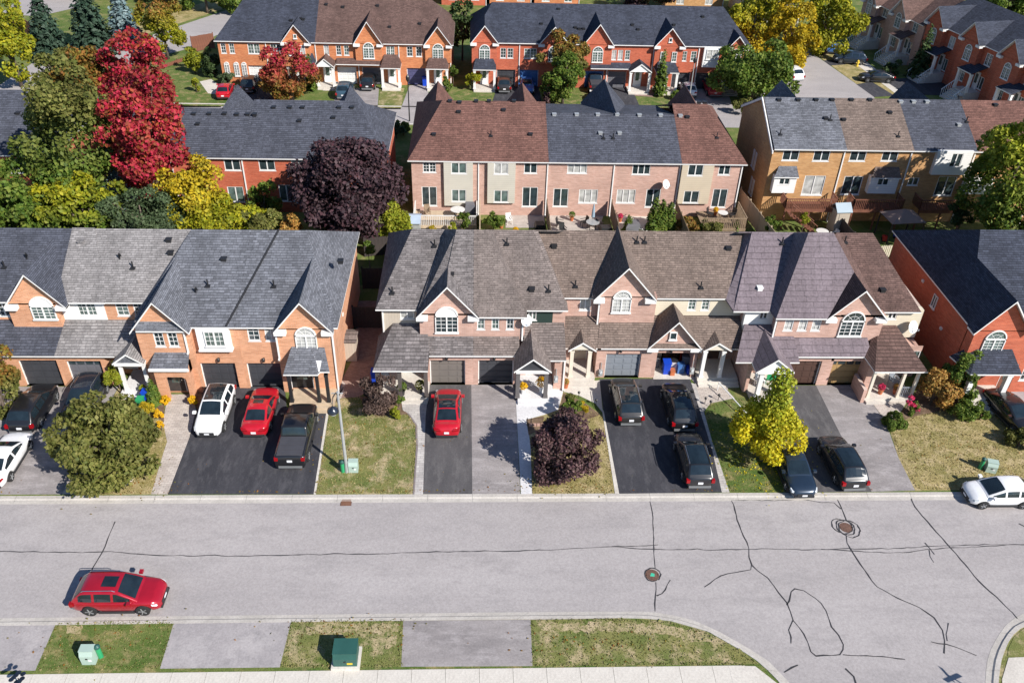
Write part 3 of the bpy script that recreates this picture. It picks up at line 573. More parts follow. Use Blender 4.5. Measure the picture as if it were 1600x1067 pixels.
    def porch_posts(s, xs, Y, z0, z1, r=.13, mat='trim'):
        for x in xs: s.put('column', MB().box(x-r, x+r, Y-r, Y+r, z0, z1).box(x-r*1.25, x+r*1.25, Y-r*1.25, Y+r*1.25, z0, z0+.14).box(x-r*1.25, x+r*1.25, Y-r*1.25, Y+r*1.25, z1-.14, z1), mat)
    def floor(s, x0, x1, y0, y1, z, mat='concrete', steps=0, sx=None):
        s.put('porch_floor', MB().box(x0, x1, y0, y1, 0.0, z), mat)
        for k in range(steps): a, b = sx or (x0, x1); s.put('step', MB().box(a, b, y0-.3*(k+1), y0-.3*k, 0.0, z*(steps-k)/(steps+1)), mat)
    def spout(s, x, Y, z0, z1): s.put('downspout', MB().box(x-.05, x+.05, Y-.1, Y-.02, z0, z1).box(x-.05, x+.05, Y-.26, Y-.1, z0, z0+.1), s.trim)
    def lamp(s, x, z, Y): s.put('wall_lamp', MB().box(x-.06, x+.06, Y-.06, Y, z+.1, z+.25).lathe([(.05, 0), (.1, .06), (.1, .24), (.03, .32)], (x, Y-.14, z), 8), 'black')
    def vent(s, p, kind='box', mat='black'): s.vents.append((p, kind, mat))
    def done(s):
        for mt, mb in s.W.items():
            if mb.v: s.put('wall', mb, mt)
        roof = s.put('roof', s.R, [s.roofm, s.trim])
        if s.P.v: s.put('porch_roof', s.P, [s.proofm, s.trim])
        for mb in s.T.items: s.put('trim_board', mb, s.trim)
        for p, kind, mat in s.vents:
            if kind == 'box': mb = MB().box(-.16, .16, -.16, .16, -.1, .1).box(-.2, .2, -.2, .2, .1, .16)
            elif kind == 'goose': mb = MB().tube([(0, 0, -.1), (0, 0, .28), (.05, -.06, .4), (.16, -.14, .38), (.18, -.17, .26)], [.06, .06, .07, .07, .07], 7)
            else: mb = MB().tube([(0, 0, -.1), (0, 0, .45)], .05, 7).box(-.16, .16, -.22, .2, -.05, .03)
            link('roof_vent', mb.mesh('roof_vent', mat), roof, (p[0]-s.o[0], p[1]-s.o[1], p[2]-s.o[2]))
        return s.root
def dish(s, p, r=.38, az=.6):
    d = empty('satellite_dish', p, az)
    d.parent = s.root; d.location = (p[0]-s.o[0], p[1]-s.o[1], p[2]-s.o[2])
    return d
GRP_B = 'townhouses of the pink brick row'; GRP_A = 'townhouses of the orange brick row'
YR, ZR = 52.0, 8.42
YB = 50.4; ZB = at(705, 358.5, Y=50.4).z          # the forward bays are steeper and ridge earlier
PA = (47.0, 5.15, (ZR-5.15)/(YR-47.0)); YE_, ZE_ = 52.7, at(1000, 361, Y=52.7).z; PE = (48.0, 5.5, (ZE_-5.5)/(YE_-48.0)); PB = (46.1, 5.2, (ZB-5.2)/(YB-46.1))
def back(h, x0, x1, xr0=None, xr1=None, yb=57.4, ze=5.15): h.plane(x0, x1, yb, ze, YR, ZR, xr0, xr1)
# ---- pink row, unit 1: hip end, blue door
VG1 = 5.12+(1-(1.87-.202)/2.05)*2.38
def unit1():
    h = House('townhouse', -6.35, -.2, 45.6, 'pink brick townhouse with blue front door, left end of its row', group=GRP_B, roof='sh_mix', wall='br_pink')
    h.box(-6.3, -.201, 47.8, 57.0, 0, 5.02)
    h.front(-6.3, -3.6, 2.6, 5.05, 47.4, [('win', X(636, 490, 47.4), 4.15, .92, .72, 'slide')], 'sd_beige')
    h.front(-3.72, -.201, 3.1, 5.2, 46.5, [], ret=1.4)
    h.window(X(698, 505, 46.5), 3.72, 1.5, 2.05, 46.49, 'arch_solid', pane='glass')
    h.front(-3.42, -.201, 0, 2.62, 45.6, [('gar', (X(672, 599, 45.6)+X(727.5, 599, 45.6))/2, 2.36, 2.08, 'gar_taupe')], ret=2.2)
    h.plane(-3.5, -.202, 45.22, 2.72, 46.55, 3.42, mb=h.P)
    h.plane(-6.62, -.202, 47.0, 5.15, YR, ZR-.03, -4.4, None); h.R.slab([(-6.62, 47.0, 5.15), (-4.4, YR, ZR), (-6.62, 57.4, 5.15)])
    back(h, -6.62, -.202, -4.4)
    # projecting bay behind the gable with its shaded hip
    xh, zb = X(713, 358, YB), PB[1]+PB[2]*.9; yg = 46.1+(7.5-5.2)/PB[2]
    zv = VG1; yv = 46.1+(zv-5.2)/PB[2]; h.R.slab([(-1.87, yg, 7.5), (-.202, yv, zv), (-.202, YB, ZB), (xh, YB, ZB)])
    h.R.slab([(-3.92, 46.55, 5.14), (X(695, 358, YR), YR, ZR-.02), (xh, YB, ZB), (-1.87, yg, 7.5)], side=0)
    h.R.slab([(xh, YB, ZB), (-.202, YB, ZB), (-.202, 57.4, 5.25), (-3.2, 57.4, 5.25)])
    h.gable(-1.87, 2.05, 46.5, 5.12, 7.5, PB)
    for p, k in (((679, 384), 'stack'), ((613, 457), 'stack')): h.vent(at(*p, plane=PA), k)
    h.vent(at(603, 420, Y=52), 'box', 'white') if 0 else None
    h.P.slab([(-6.62, 43.6, 2.72), (-3.1, 43.6, 2.72), (-3.1, 45.3, 3.2), (-3.3, 47.42, 3.82), (-5.55, 47.42, 3.82)]); h.P.slab([(-6.62, 43.6, 2.72), (-5.55, 47.42, 3.82), (-6.62, 47.42, 2.72)]); h.P.slab([(-3.1, 43.6, 2.72), (-3.1, 45.4, 2.72), (-3.1, 45.3, 3.2)])
    h.front(-6.3, -3.42, 0.0, 2.66, 46.6, [('door', X(640, 596, 46.6), .3, .95, 2.1, mat_plain('blue_door_paint', (.16, .42, .5), .5, .06)), ('win', -5.6, .9, .8, 1.3, 'grid')], ret=1.2)
    h.floor(-6.5, -3.15, 43.85, 46.6, .3, 'concrete', 1, (-4.9, -3.2)); h.porch_posts([-6.4, X(625, 600, 44), -3.28], 44.0, .3, 2.56, .12, mat_plain('dark_post', (.09, .075, .07), .6, .1))
    h.lamp(X(698, 560, 45.6), 2.2, 45.6); h.spout(-6.2, 47.4, 3.0, 5.0); h.done()
unit1()
def unit2():
    h = House('townhouse', -.2, 5.95, 45.6, 'pink brick townhouse with dark green siding and porch gable over white concrete', group=GRP_B, roof='sh_taupe')
    h.box(-.199, 5.949, 47.8, 57.0, 0, 5.02)
    ws = [('win', X(px, 508, 46.5), 3.95, .5, 1.08, 'grid') for px in (751.5, 774, 797)]
    h.front(-.199, 3.2, 3.1, 5.2, 46.5, ws, ret=1.4)
    h.front(3.2, 5.1, 3.0, 5.05, 47.4, [('win', X(832, 492, 47.4), 4.1, .55, .75, 'slide')], 'sd_green'); h.front(5.1, 5.949, 3.0, 5.05, 47.42, [], None)
    h.front(-.199, 2.72, 0, 2.62, 45.6, [('gar', (X(746, 599, 45.6)+X(802.5, 599, 45.6))/2, 2.36, 2.08, 'gar_dark')], ret=2.2)
    h.plane(-.198, 2.85, 45.22, 2.72, 46.55, 3.42, mb=h.P)
    xe1 = X(824, 495, 46.1); xr1 = X(760, 358, YB)
    zv = VG1; h.R.slab([(-.198, 46.1+(zv-5.2)/PB[2], zv), (.18, 46.1, 5.2), (xe1, 46.1, 5.2), (xr1, YB, ZB), (-.198, YB, ZB)]); h.R.slab([(xe1, 46.1, 5.2), (xe1+.02, 47.0, 5.16), (xr1+.5, YR, ZR-.02), (xr1, YB, ZB)]); h.R.slab([(xr1, YB, ZB), (-.198, YB, ZB), (-.198, 57.4, 5.25), (3.0, 57.4, 5.25)])
    xe2 = X(888, 483, 47.0); xr2 = X(832, 360, YR)
    h.R.slab([(3.1, 47.0, 5.15), (xe2, 47.0, 5.15), (xr2, YR, ZR-.02), (.5, YR, ZR-.02)]); h.R.slab([(xe2, 47.0, 5.15), (xe2+.02, 48.1, 5.1), (xr2+.4, YR, ZR-.1), (xr2, YR, ZR)])
    back(h, -.198, 5.948)
    h.vent(at(700+5, 430, plane=PB), 'box'); h.vent(at(792, 381, plane=PA), 'stack'); h.vent(at(831, 453, plane=PA), 'box'); h.vent(at(857, 454, plane=PA), 'stack')
    # porch
    h.plane(X(832, 502, 47.42)-.6, 5.9, 44.75, 2.72, 47.42, 3.9, None, 5.9, mb=h.P)
    xa, xb = X(803, 582, 43.6), X(862, 582, 43.6); h.gable((xa+xb)/2, (xb-xa)/2, 43.75, 2.7, 3.72, (44.75, 2.72, .44), 'gar_dark', False, True, h.P, .2)
    h.T.box(xa+.15, xb-.15, 43.62, 43.74, 2.48, 2.66)
    h.front(2.73, 5.2, 0, 2.66, 46.3, [('door', X(832, 596, 46.3), .3, 1.0, 2.1, 'white'), ('win', 4.3, 1.0, .6, 1.2, 'grid')], ret=1.5); h.front(5.2, 5.949, 0, 2.7, 45.1, [], ret=2.3)
    h.floor(2.75, 5.15, 43.75, 46.3, .3, 'concrete_w', 1); h.porch_posts([X(809, 600, 43.9), X(853, 600, 43.9)], 43.95, .3, 2.5, .13, mat_plain('dark_grey_post', (.12, .11, .11), .6, .1))
    h.lamp(X(772, 560, 45.6), 2.2, 45.6); h.spout(3.05, 46.5, 3.2, 5.1); h.spout(5.85, 45.1, .1, 2.6)
    p = at(823, 501, Y=46.3); sat_dish(p, 'pale satellite dish on the wall beside three narrow windows', h); h.done()
def sat_dish(p, label, h=None, r=.4, rz=.5):
    d = empty('satellite_dish', p, rz, label, 'satellite dish', 'satellite dishes')
    n = 16; mb = MB()
    prof = [(r*k/4, -.1*(1-(k/4)**2)) for k in range(5)]
    ax = Matrix.Rotation(rad(62), 4, 'X')
    for k in range(4):
        for q in range(n):
            a, b = 2*math.pi*q/n, 2*math.pi*(q+1)/n
            mb.poly([tuple(ax @ Vector((rr*math.cos(t), rr*math.sin(t), zz))) for rr, zz, t in ((prof[k][0], prof[k][1], a), (prof[k+1][0], prof[k+1][1], a), (prof[k+1][0], prof[k+1][1], b), (prof[k][0], prof[k][1], b))])
    link('reflector', mb.mesh('reflector', 'white', smooth=True), d); link('arm', MB().tube([(0, .05, -.12), (0, -.25, -.28), (0, -.42, -.05)], .02, 6).mesh('arm', 'galv'), d)
    link('mount', MB().tube([(0, .04, 0), (0, .3, -.12), (0, .42, -.12)], .03, 6).mesh('mount', 'galv'), d); link('receiver', MB().lathe([(.05, -.06), (.05, .06)], (0, -.43, 0), 8).mesh('receiver', 'galv'), d)
    return d
unit2()
def unit3():
    h = House('townhouse', 5.95, 12.05, 46.4, 'pink brick townhouse with blue grey garage door and tall arched window', group=GRP_B, roof='sh_brown')
    h.box(5.951, 12.049, 48.7, 57.0, 0, 5.3)
    h.front(5.951, 8.3, 3.2, 5.45, 48.3, [('win', X(914.5, 477, 48.3), 4.3, .75, .95, 'slide', 'glass2')])
    h.front(8.3, 12.049, 3.3, 5.75, 47.8, [], ret=1.0)
    h.window(X(972, 468, 47.8), 4.5, 1.28, 1.75, 47.79, 'arch', pane='glass2')
    h.front(8.15, 12.049, 0, 2.66, 46.4, [('gar', (X(943, 589, 46.4)+X(998, 589, 46.4))/2, 2.4, 2.05, 'gar_lgrey')], ret=2.4)
    h.P.slab([(8.1, 46.05, 2.75), (12.05, 46.05, 2.75), (12.05, 48.32, 3.95), (8.4, 47.9, 3.72)])
    h.plane(5.6, 12.048, 48.0, 5.5, YE_, ZE_, 3.2); h.plane(5.952, 12.048, 57.4, 5.15, YE_, ZE_)
    h.gable((X(929, 465, 47.6)+X(1019, 464, 47.6))/2+.12, 2.1, 47.8, 5.72, 8.2, PE)
    for p, k in (((866, 386), 'box'), ((899, 447), 'stack')): h.vent(at(*p, plane=PE), k)
    xa, xb = X(888, 551, 45.8), X(932, 550, 45.8)
    h.plane(5.96, 8.35, 46.05, 2.75, 48.32, 3.85, mb=h.P); h.gable((xa+xb)/2, (xb-xa)/2, 45.95, 2.75, 3.4, (46.05, 2.75, .48), 'trim_cream', False, True, h.P, .15)
    h.front(5.951, 8.15, 0, 2.7, 48.0, [('door', X(905, 570, 48), .35, .95, 2.1, 'sd_cream'), ], ret=.8)
    h.floor(6.0, 8.1, 45.9, 48.0, .35, 'paver_tan' if 0 else 'concrete', 2, (6.1, 8.0)); h.porch_posts([X(890, 570, 46.1)+.1, X(920, 570, 46.1)], 46.1, .35, 2.6, .12, 'trim_cream')
    h.lamp(X(969, 552, 46.4), 2.25, 46.4); h.spout(8.2, 47.8, .2, 5.5); h.done()
unit3()
def unit4():
    h = House('townhouse', 12.05, 18.1, 46.4, 'pink brick townhouse with open cluttered garage under a front gable', group=GRP_B, roof='sh_brown')
    h.box(12.051, 18.099, 48.7, 57.0, 0, 5.3)
    h.front(12.051, 18.099, 3.2, 5.5, 48.3, [('win', X(1081, 479, 48.3), 4.35, .55, .95, 'grid'), ('win', X(1102, 479, 48.3), 4.35, .55, .95, 'grid')], 'sd_cream')
    xa, xb = X(1011, 544, 46.2), X(1096, 544, 46.2); xc, hw = (xa+xb)/2, (xb-xa)/2
    h.front(12.051, xb-.1, 0, 2.7, 46.4, [('open', (X(1018, 590, 46.4)+X(1086, 590, 46.4))/2, 2.75, 2.15)], ret=0)
    g0, g1 = (X(1018, 590, 46.4)+X(1086, 590, 46.4))/2-1.375, (X(1018, 590, 46.4)+X(1086, 590, 46.4))/2+1.375
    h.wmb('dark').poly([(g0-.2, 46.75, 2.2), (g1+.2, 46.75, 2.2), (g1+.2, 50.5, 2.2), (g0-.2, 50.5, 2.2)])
    h.wmb('sd_grey').poly([(g0-.1, 48.69, 0), (g1+.1, 48.69, 0), (g1+.1, 48.69, 2.2), (g0-.1, 48.69, 2.2)]).poly([(g0-.1, 46.5, 0), (g0-.1, 48.7, 0), (g0-.1, 48.7, 2.2), (g0-.1, 46.5, 2.2)]).poly([(g1+.1, 46.5, 0), (g1+.1, 48.7, 0), (g1+.1, 48.7, 2.2), (g1+.1, 46.5, 2.2)])
    h.put('garage_floor', MB().box(g0-.05, g1+.05, 46.2, 48.68, 0, .04), 'concrete')
    h.gable(xc, hw, 46.4, 2.75, 4.95, (46.05, 2.75, .53), ret=True)
    h.wmb().box(xb-.35, xb-.101, 46.41, 48.7, 0, 2.7)
    h.window(X(1051, 529, 46.4), 3.28, .5, .62, 46.37, 'plain', pane='glass')
    h.P.slab([(12.051, 46.05, 2.75), (18.09, 46.05, 2.75), (18.09, 48.32, 3.95), (12.051, 48.32, 3.95)])
    h.plane(12.052, X(1162, 468, 48.0)+.3, 48.0, 5.5, YE_, ZE_, 12.052, 19.4); h.plane(12.052, 18.098, 57.4, 5.15, YE_, ZE_)
    for p, k in (((995, 378), 'stack'), ((1007, 378), 'stack'), ((1095, 449), 'stack'), ((1138, 389), 'box')): h.vent(at(*p, plane=PE), k)
    xa, xb = X(1099, 551, 45.8), X(1144, 551, 45.8); h.gable((xa+xb)/2, (xb-xa)/2, 45.95, 2.75, 3.4, (46.05, 2.75, .53), 'trim_cream', False, True, h.P, .15)
    h.front(X(1096, 544, 46.2), 18.099, 0, 2.7, 48.1, [('door', X(1112, 568, 48.1), .35, .95, 2.1, 'gar_brown')], ret=.6)
    h.floor(X(1096, 544, 46.2)+.02, 18.0, 45.9, 48.1, .35, 'concrete', 2); h.porch_posts([X(1098, 570, 46.1), X(1127, 570, 46.1)], 46.1, .35, 2.6, .12, 'trim')
    h.lamp(X(1048, 548, 46.4), 2.25, 46.4); h.done()
unit4()
_a, _b = X(1289, 498, 46.2), X(1385, 498, 46.2); G6 = [(_a+_b)/2+.1, (_b-_a)/2]; G6.append(5.12+(1-(G6[0]-24.2)/G6[1])*(7.4-5.12))
def unit5():
    h = House('townhouse', 18.1, 24.2, 45.6, 'pink brick townhouse with smooth mauve roof and white porch gable', group=GRP_B, roof='sh_purple')
    h.box(18.101, 24.199, 47.8, 57.0, 0, 5.02)
    h.front(18.101, 20.9, 3.0, 5.05, 47.4, [('win', X(1193, 494, 47.4), 4.25, .55, .6, 'slide', 'glass')], 'sd_white')
    xw = X(1216, 500, 46.5); h.front(xw, 24.199, 3.1, 5.2, 46.5, [('win', X(px, 510, 46.5), 3.95, .6, 1.08, 'grid', 'glass2') for px in (1232, 1254, 1275)], ret=1.4)
    h.front(X(1226, 599, 45.6), 24.199, 0, 2.62, 45.6, [('gar', (X(1235, 599, 45.6)+X(1272, 599, 45.6))/2-.15, 2.2, 2.08, 'gar_brown')], ret=2.2)
    h.plane(X(1222, 553, 45.2), X(1364, 553, 45.2), 45.22, 2.72, 46.55, 3.42, mb=h.P)
    # left strip steps forward from the brown roof; shaded cheek, then the same again for the bay
    a0, a1 = X(1147, 484, 47.0), X(1175, 362, YR); h.R.slab([(a0, 47.0, 5.15), (24.1, 47.0, 5.15), (24.1, YR, ZR), (a1, YR, ZR)]); h.R.slab([(a0, 47.0, 5.15), (a1, YR, ZR), (X(1163, 362, YE_), YE_, ZE_-.02), (a0-.38, 48.02, 5.5)], side=0)
    b0, b1 = X(1213, 497, 46.1), X(1264, 362, YB); h.R.slab([(b0, 46.1, 5.2), (G6[0]-G6[1], 46.1, 5.2), (G6[0], 46.1+(7.4-5.2)/PB[2], 7.4), (X(1303, 362, YB), YB, ZB), (b1, YB, ZB)]); h.R.slab([(b0, 46.1, 5.2), (b1, YB, ZB), (X(1241, 362, YR), YR, ZR-.02), (b0-.12, 47.05, 5.16)], side=0); h.R.slab([(b1, YB, ZB), (24.198, YB, ZB), (24.198, 57.4, 5.25), (21.2, 57.4, 5.25)])
    back(h, 18.102, 24.198)
    h.vent(at(1222, 380, plane=PA), 'stack'); h.vent(at(1187, 451, plane=PA), 'box', 'white')
    for px in (1229, 1244, 1259, 1274, 1286): h.vent(at(px, 489 + (px % 3), plane=PB), 'box', 'chrome') if 0 else None
    h.P.slab([(X(1149, 569, 44.6), 44.6, 2.72), (21.4, 44.6, 2.72), (21.4, 47.42, 3.86), (18.2, 47.42, 3.86)])
    xa, xb = X(1181, 583, 43.6), X(1241, 583, 43.6); h.gable((xa+xb)/2, (xb-xa)/2, 43.75, 2.7, 3.72, (44.6, 2.72, .42), 'white', False, True, h.P, .2)
    h.T.box(xa+.15, xb-.15, 43.62, 43.74, 2.48, 2.66)
    h.wmb().box(18.101, 18.4, 44.8, 47.5, 0, 2.6)
    h.front(18.4, X(1226, 599, 45.6), 0, 2.66, 46.6, [('door', X(1212, 590, 46.6), .3, .95, 2.1, 'wood_red'), ('win', 19.4, 1.0, 1.0, 1.2, 'slide')], ret=1.2)
    h.floor(18.4, xb-.2, 43.7, 46.6, .3, 'concrete', 1, (xa+.2, xb-.4)); h.porch_posts([X(1187, 600, 43.9), xb-.35], 43.95, .3, 2.5, .14); h.spout(b0+.2, 46.5, 3.1, 5.1); h.done()
unit5()
def unit6():
    h = House('townhouse', 24.2, 30.35, 45.6, 'pink brick townhouse with tan garage door, right end of its row', group=GRP_B, roof='sh_choc')
    h.box(24.201, 30.3, 47.8, 57.0, 0, 5.02)
    xg = X(1338, 500, 46.3); h.front(24.201, X(1384, 500, 46.5)-.1, 3.1, 5.25, 46.5, [], ret=1.4); h.window(X(1332, 505, 46.5), 3.55, 1.6, 2.0, 46.49, 'arch', pane='glass')
    h.front(X(1384, 500, 46.5)-.1, 30.3, 2.8, 5.05, 47.4, [('win', X(1394, 495, 47.4), 4.3, .6, .6, 'slide')], 'sd_cream')
    h.front(24.201, X(1350, 599, 45.6), 0, 2.62, 45.6, [('gar', (X(1287.5, 599, 45.6)+X(1341, 599, 45.6))/2, 2.36, 2.08, 'gar_tan', True)], ret=2.2)
    h.proofm = 'sh_choc'
    xe, xr = X(1440, 488, 47.0), X(1364, 363, YR)
    h.plane(24.202, xe, 47.0, 5.15, YR, ZR, 24.202, xr); h.R.slab([(xe, 47.0, 5.15), (xe, 57.4, 5.15), (xr, YR, ZR)]); back(h, 24.202, xe, None, xr)
    zb = PB[1]+PB[2]*.9; yg = 46.1+(7.4-5.2)/PB[2]; xh = X(1303, 362, YB); gx_ = (X(1289, 498, 46.2)+X(1385, 498, 46.2))/2+.1; h.R.slab([(X(1385, 498, 46.2), 46.6, 5.14), (gx_, yg, 7.4), (xh, YB, ZB), (xh+1.2, YR, ZR-.02)], side=0); h.R.slab([(xh, YB, ZB), (24.202, YB, ZB), (24.202, 57.4, 5.25), (26.5, 57.4, 5.25)])
    a, b = X(1289, 498, 46.2), X(1385, 498, 46.2); h.gable((a+b)/2+.62, (b-a)/2+.02, 46.5, 5.15, 7.4, PB) if 0 else h.gable((a+b)/2+.1, (b-a)/2, 46.5, 5.12, 7.4, PB)
    h.vent(at(1320, 378, plane=PA), 'stack'); h.vent(at(1379, 454, plane=PA), 'box')
    pa, pb = X(1367, 582, 43.6), X(1450, 582, 43.6)
    h.P.slab([(pa, 43.6, 2.72), (pb, 43.6, 2.72), (X(1400, 507.5, 47.42), 47.42, 3.82), (X(1372, 507.5, 47.42), 47.42, 3.82)]); h.P.slab([(pa, 43.6, 2.72), (X(1372, 507.5, 47.42), 47.42, 3.82), (pa-.1, 45.3, 2.72)]); h.P.slab([(pb, 43.6, 2.72), (pb, 47.42, 2.72), (X(1400, 507.5, 47.42), 47.42, 3.82)])
    h.wmb().box(X(1350, 599, 45.6), pa+.1, 44.6, 47.4, 0, 2.6)
    h.front(pa+.1, 30.3, 0, 2.66, 46.6, [('door', X(1384, 590, 46.6), .3, .95, 2.1, 'white'), ('win', X(1412, 590, 46.6), 1.0, 1.1, 1.2, 'slide')], ret=1.2)
    h.floor(pa, pb-.2, 43.8, 46.6, .3, 'concrete', 1, (pa+.1, pa+1.5)); h.porch_posts([pa+.25, X(1409, 600, 43.9), pb-.35], 43.95, .3, 2.56, .09, 'trim_cream')
    rail = MB().box(X(1409, 600, 43.9)+.1, pb-.45, 43.92, 43.98, 1.1, 1.16).box(X(1409, 600, 43.9)+.1, pb-.45, 43.92, 43.98, .4, .45)
    xx = X(1409, 600, 43.9)+.2
    while xx < pb-.5: rail.box(xx-.02, xx+.02, 43.93, 43.97, .45, 1.1); xx += .13
    h.put('railing', rail, 'gar_lgrey'); h.put('low_wall', MB().box(pa-.25, pa-.02, 43.7, 45.5, 0, 1.1), 'br_pink')
    p = at(1427, 511, Y=46.9); sat_dish(p, 'pale satellite dish on the corner wall beside the red brick house', h, .45, .5); h.done()
unit6()
# ------------------------------------------------------------------ orange row on the left (fronts)
ZA = 8.25; QA = (44.9, 5.15, (ZA-5.15)/(YR-44.9)); Q3 = (47.15, 5.5, (ZA-5.5)/(YR-47.15))
def a1():
    h = House('townhouse', -15.25, -9.1, 45.2, 'orange brick townhouse with arched window over hipped porch, right end of its row', group=GRP_A, wall='br_orange', roof='sh_gray')
    h.box(-15.249, -9.1, 45.6, 57.2, 0, 5.05)
    xg = X(443, 600, 45.2)
    h.front(-15.249, -12.75, 0, 5.1, 45.2, [('gar', (X(391, 607, 45.2)+X(443, 607, 45.2))/2+.05, 2.25, 2.1, 'gar_dark'), ('win', X(396.5, 524, 45.2), 3.9, .75, 1.1, 'grid'), ('win', X(423.5, 524, 45.2), 3.9, .75, 1.1, 'grid', 'glass2')])
    h.front(-12.75, -9.1, 0, 5.15, 44.8, [('door', X(473, 600, 44.8), .3, 1.5, 2.15, 'black')], ret=.85); h.window(X(478, 528, 44.8), 3.55, 1.35, 1.75, 44.79, 'arch', pane='glass2')
    h.R.slab([(-15.248, 44.9, 5.15), (-8.8, 44.9, 5.15), (-11.6, YR, ZA), (-15.248, YR, ZA)]); h.R.slab([(-8.8, 44.9, 5.15), (-8.8, 57.5, 5.15), (-11.6, YR, ZA)]); h.plane(-15.248, -8.8, 57.5, 5.15, YR, ZA, None, -11.6)
    a, b = X(427, 518, 44.5), X(520, 518, 44.5); h.gable((a+b)/2, (b-a)/2, 44.8, 5.12, 7.35, QA)
    h.vent(at(428, 447, plane=QA), 'stack'); h.vent(at(532, 409, plane=(44.9, 6.1, .2)), 'box')
    # porch: hip roof with a dark corner bay, dark posts, timber floor
    pa, pb, pc = X(442, 584, 43.2), X(496, 584, 43.2), X(515, 581, 43.5)
    h.P.slab([(pa, 43.2, 2.72), (pb, 43.2, 2.72), (X(486, 552, 44.8)+.1, 44.82, 3.75), (X(457, 551, 44.8), 44.82, 3.75)]); h.P.slab([(pa, 43.2, 2.72), (X(457, 551, 44.8), 44.82, 3.75), (pa, 44.82, 2.72)]); h.P.slab([(pb, 43.2, 2.72), (pb+.1, 43.5, 2.72), (pc, 43.5, 2.72), (X(508, 552, 44.8), 44.82, 3.7), (X(486, 552, 44.8)+.1, 44.82, 3.75)])
    h.floor(pa+.1, pc+.1, 43.2, 44.8, .3, 'wood_pale', 2, (pa+.6, pc-.2)); h.porch_posts([pa+.25, pb-.15, pc-.25], 43.45, .3, 2.56, .1, 'black')
    h.lamp(X(413, 564, 45.2), 2.3, 45.2); h.spout(-9.15, 44.8, .1, 5.0); h.spout(-12.7, 44.8, 2.8, 5.0)
    for i, (z0, y0) in enumerate(((4.6, 47.6), (3.5, 48.6))): h.put('wall_vent', MB().box(-9.1, -9.04, y0, y0+.25, z0, z0+.2), 'trim')
    h.done()
a1()
def a2():
    h = House('townhouse', -21.4, -15.25, 45.2, 'orange brick townhouse with arched brick entry and white bay window', group=GRP_A, wall='br_orange', roof='sh_gray')
    h.box(-21.4, -15.251, 45.6, 57.2, 0, 5.05)
    h.front(-18.1, -15.251, 0, 5.1, 45.2, [('gar', (X(319, 606, 45.2)+X(376, 606, 45.2))/2, 2.3, 2.1, 'gar_dark')])
    h.front(-21.4, -18.1, 0, 5.15, 44.75, [('win', X(249, 532, 44.75), 3.75, .62, 1.1, 'grid', 'glass'), ('win', X(270.5, 532, 44.75), 3.75, .62, 1.1, 'grid', 'glass')], ret=.9)
    # brick entrance projecting with an arched opening
    e0, e1 = X(245, 600, 43.9), X(298, 600, 43.9); dc = X(276, 600, 43.9)
    h.front(e0, e1, 0, 2.75, 43.9, [('open', dc, 1.35, 1.95)], ret=.9); h.wmb().box(e0, e1, 44.3, 44.76, 2.0, 2.75); h.door(X(277, 600, 44.7), .2, 1.2, 2.0, 44.7, 'wood_dark')
    n = 10
    for k in range(n):
        t0, t1 = math.pi*k/n, math.pi*(k+1)/n; h.wmb().poly([(dc+.675*math.cos(t0), 43.895, 1.95+.0*t0), (dc+.675*math.cos(t0), 43.895, 1.7+.32*math.sin(t0)), (dc+.675*math.cos(t1), 43.895, 1.7+.32*math.sin(t1)), (dc+.675*math.cos(t1), 43.895, 1.95)])
    h.P.slab([(e0-.15, 43.65, 2.82), (e1+.15, 43.65, 2.82), (e1+.02, 44.77, 3.3), (e0+.02, 44.77, 3.3)]); h.T.box(e0-.18, e1+.18, 43.62, 43.7, 2.6, 2.78)
    # white boxed bay window over the garage
    w0, w1 = X(307, 520, 45.0), X(358, 520, 45.0); h.put('bay_window', MB().box(w0, w1, 44.85, 45.2, 3.35, 5.1).box(w0-.05, w1+.05, 44.8, 45.2, 3.3, 3.42), 'white'); h.window((w0+w1)/2+.1, 3.75, 1.25, 1.15, 44.85, 'grid2', pane='glass3')
    h.R.slab([(-21.65, 44.9, 5.15), (-15.252, 44.9, 5.15), (-15.252, YR, ZA), (X(300, 361, YR), YR, ZA)]); h.R.slab([(-21.65, 44.9, 5.15), (X(300, 361, YR), YR, ZA), (X(297, 361, YR), YR, ZA-.1), (-21.75, 47.2, 5.3)]); h.plane(-21.4, -15.252, 57.5, 5.15, YR, ZA)
    a, b = X(203, 519, 44.5), X(296, 519, 44.5); h.gable((a+b)/2, (b-a)/2, 44.75, 5.08, 7.35, QA, ret=False); h.plane(a+.35, b-.35, 44.5, 5.12, 44.78, 5.75)
    h.vent(at(350, 406, plane=QA), 'box'); h.vent(at(325, 446, plane=QA), 'stack'); h.vent(at(306, 457, plane=QA), 'goose'); h.vent(at(262, 444, plane=(44.9, 5.7, .38)), 'box')
    h.put('ridge_cap', MB().tube([(X(352, 506, 44.95), 44.95, 5.2), (X(436, 361, YR), YR, ZA+.03)], .07, 6), 'black')
    h.lamp(X(342, 560, 45.2), 2.3, 45.2); h.spout(X(290, 530, 44.75), 44.75, 3.3, 5.0); h.done()
a2()
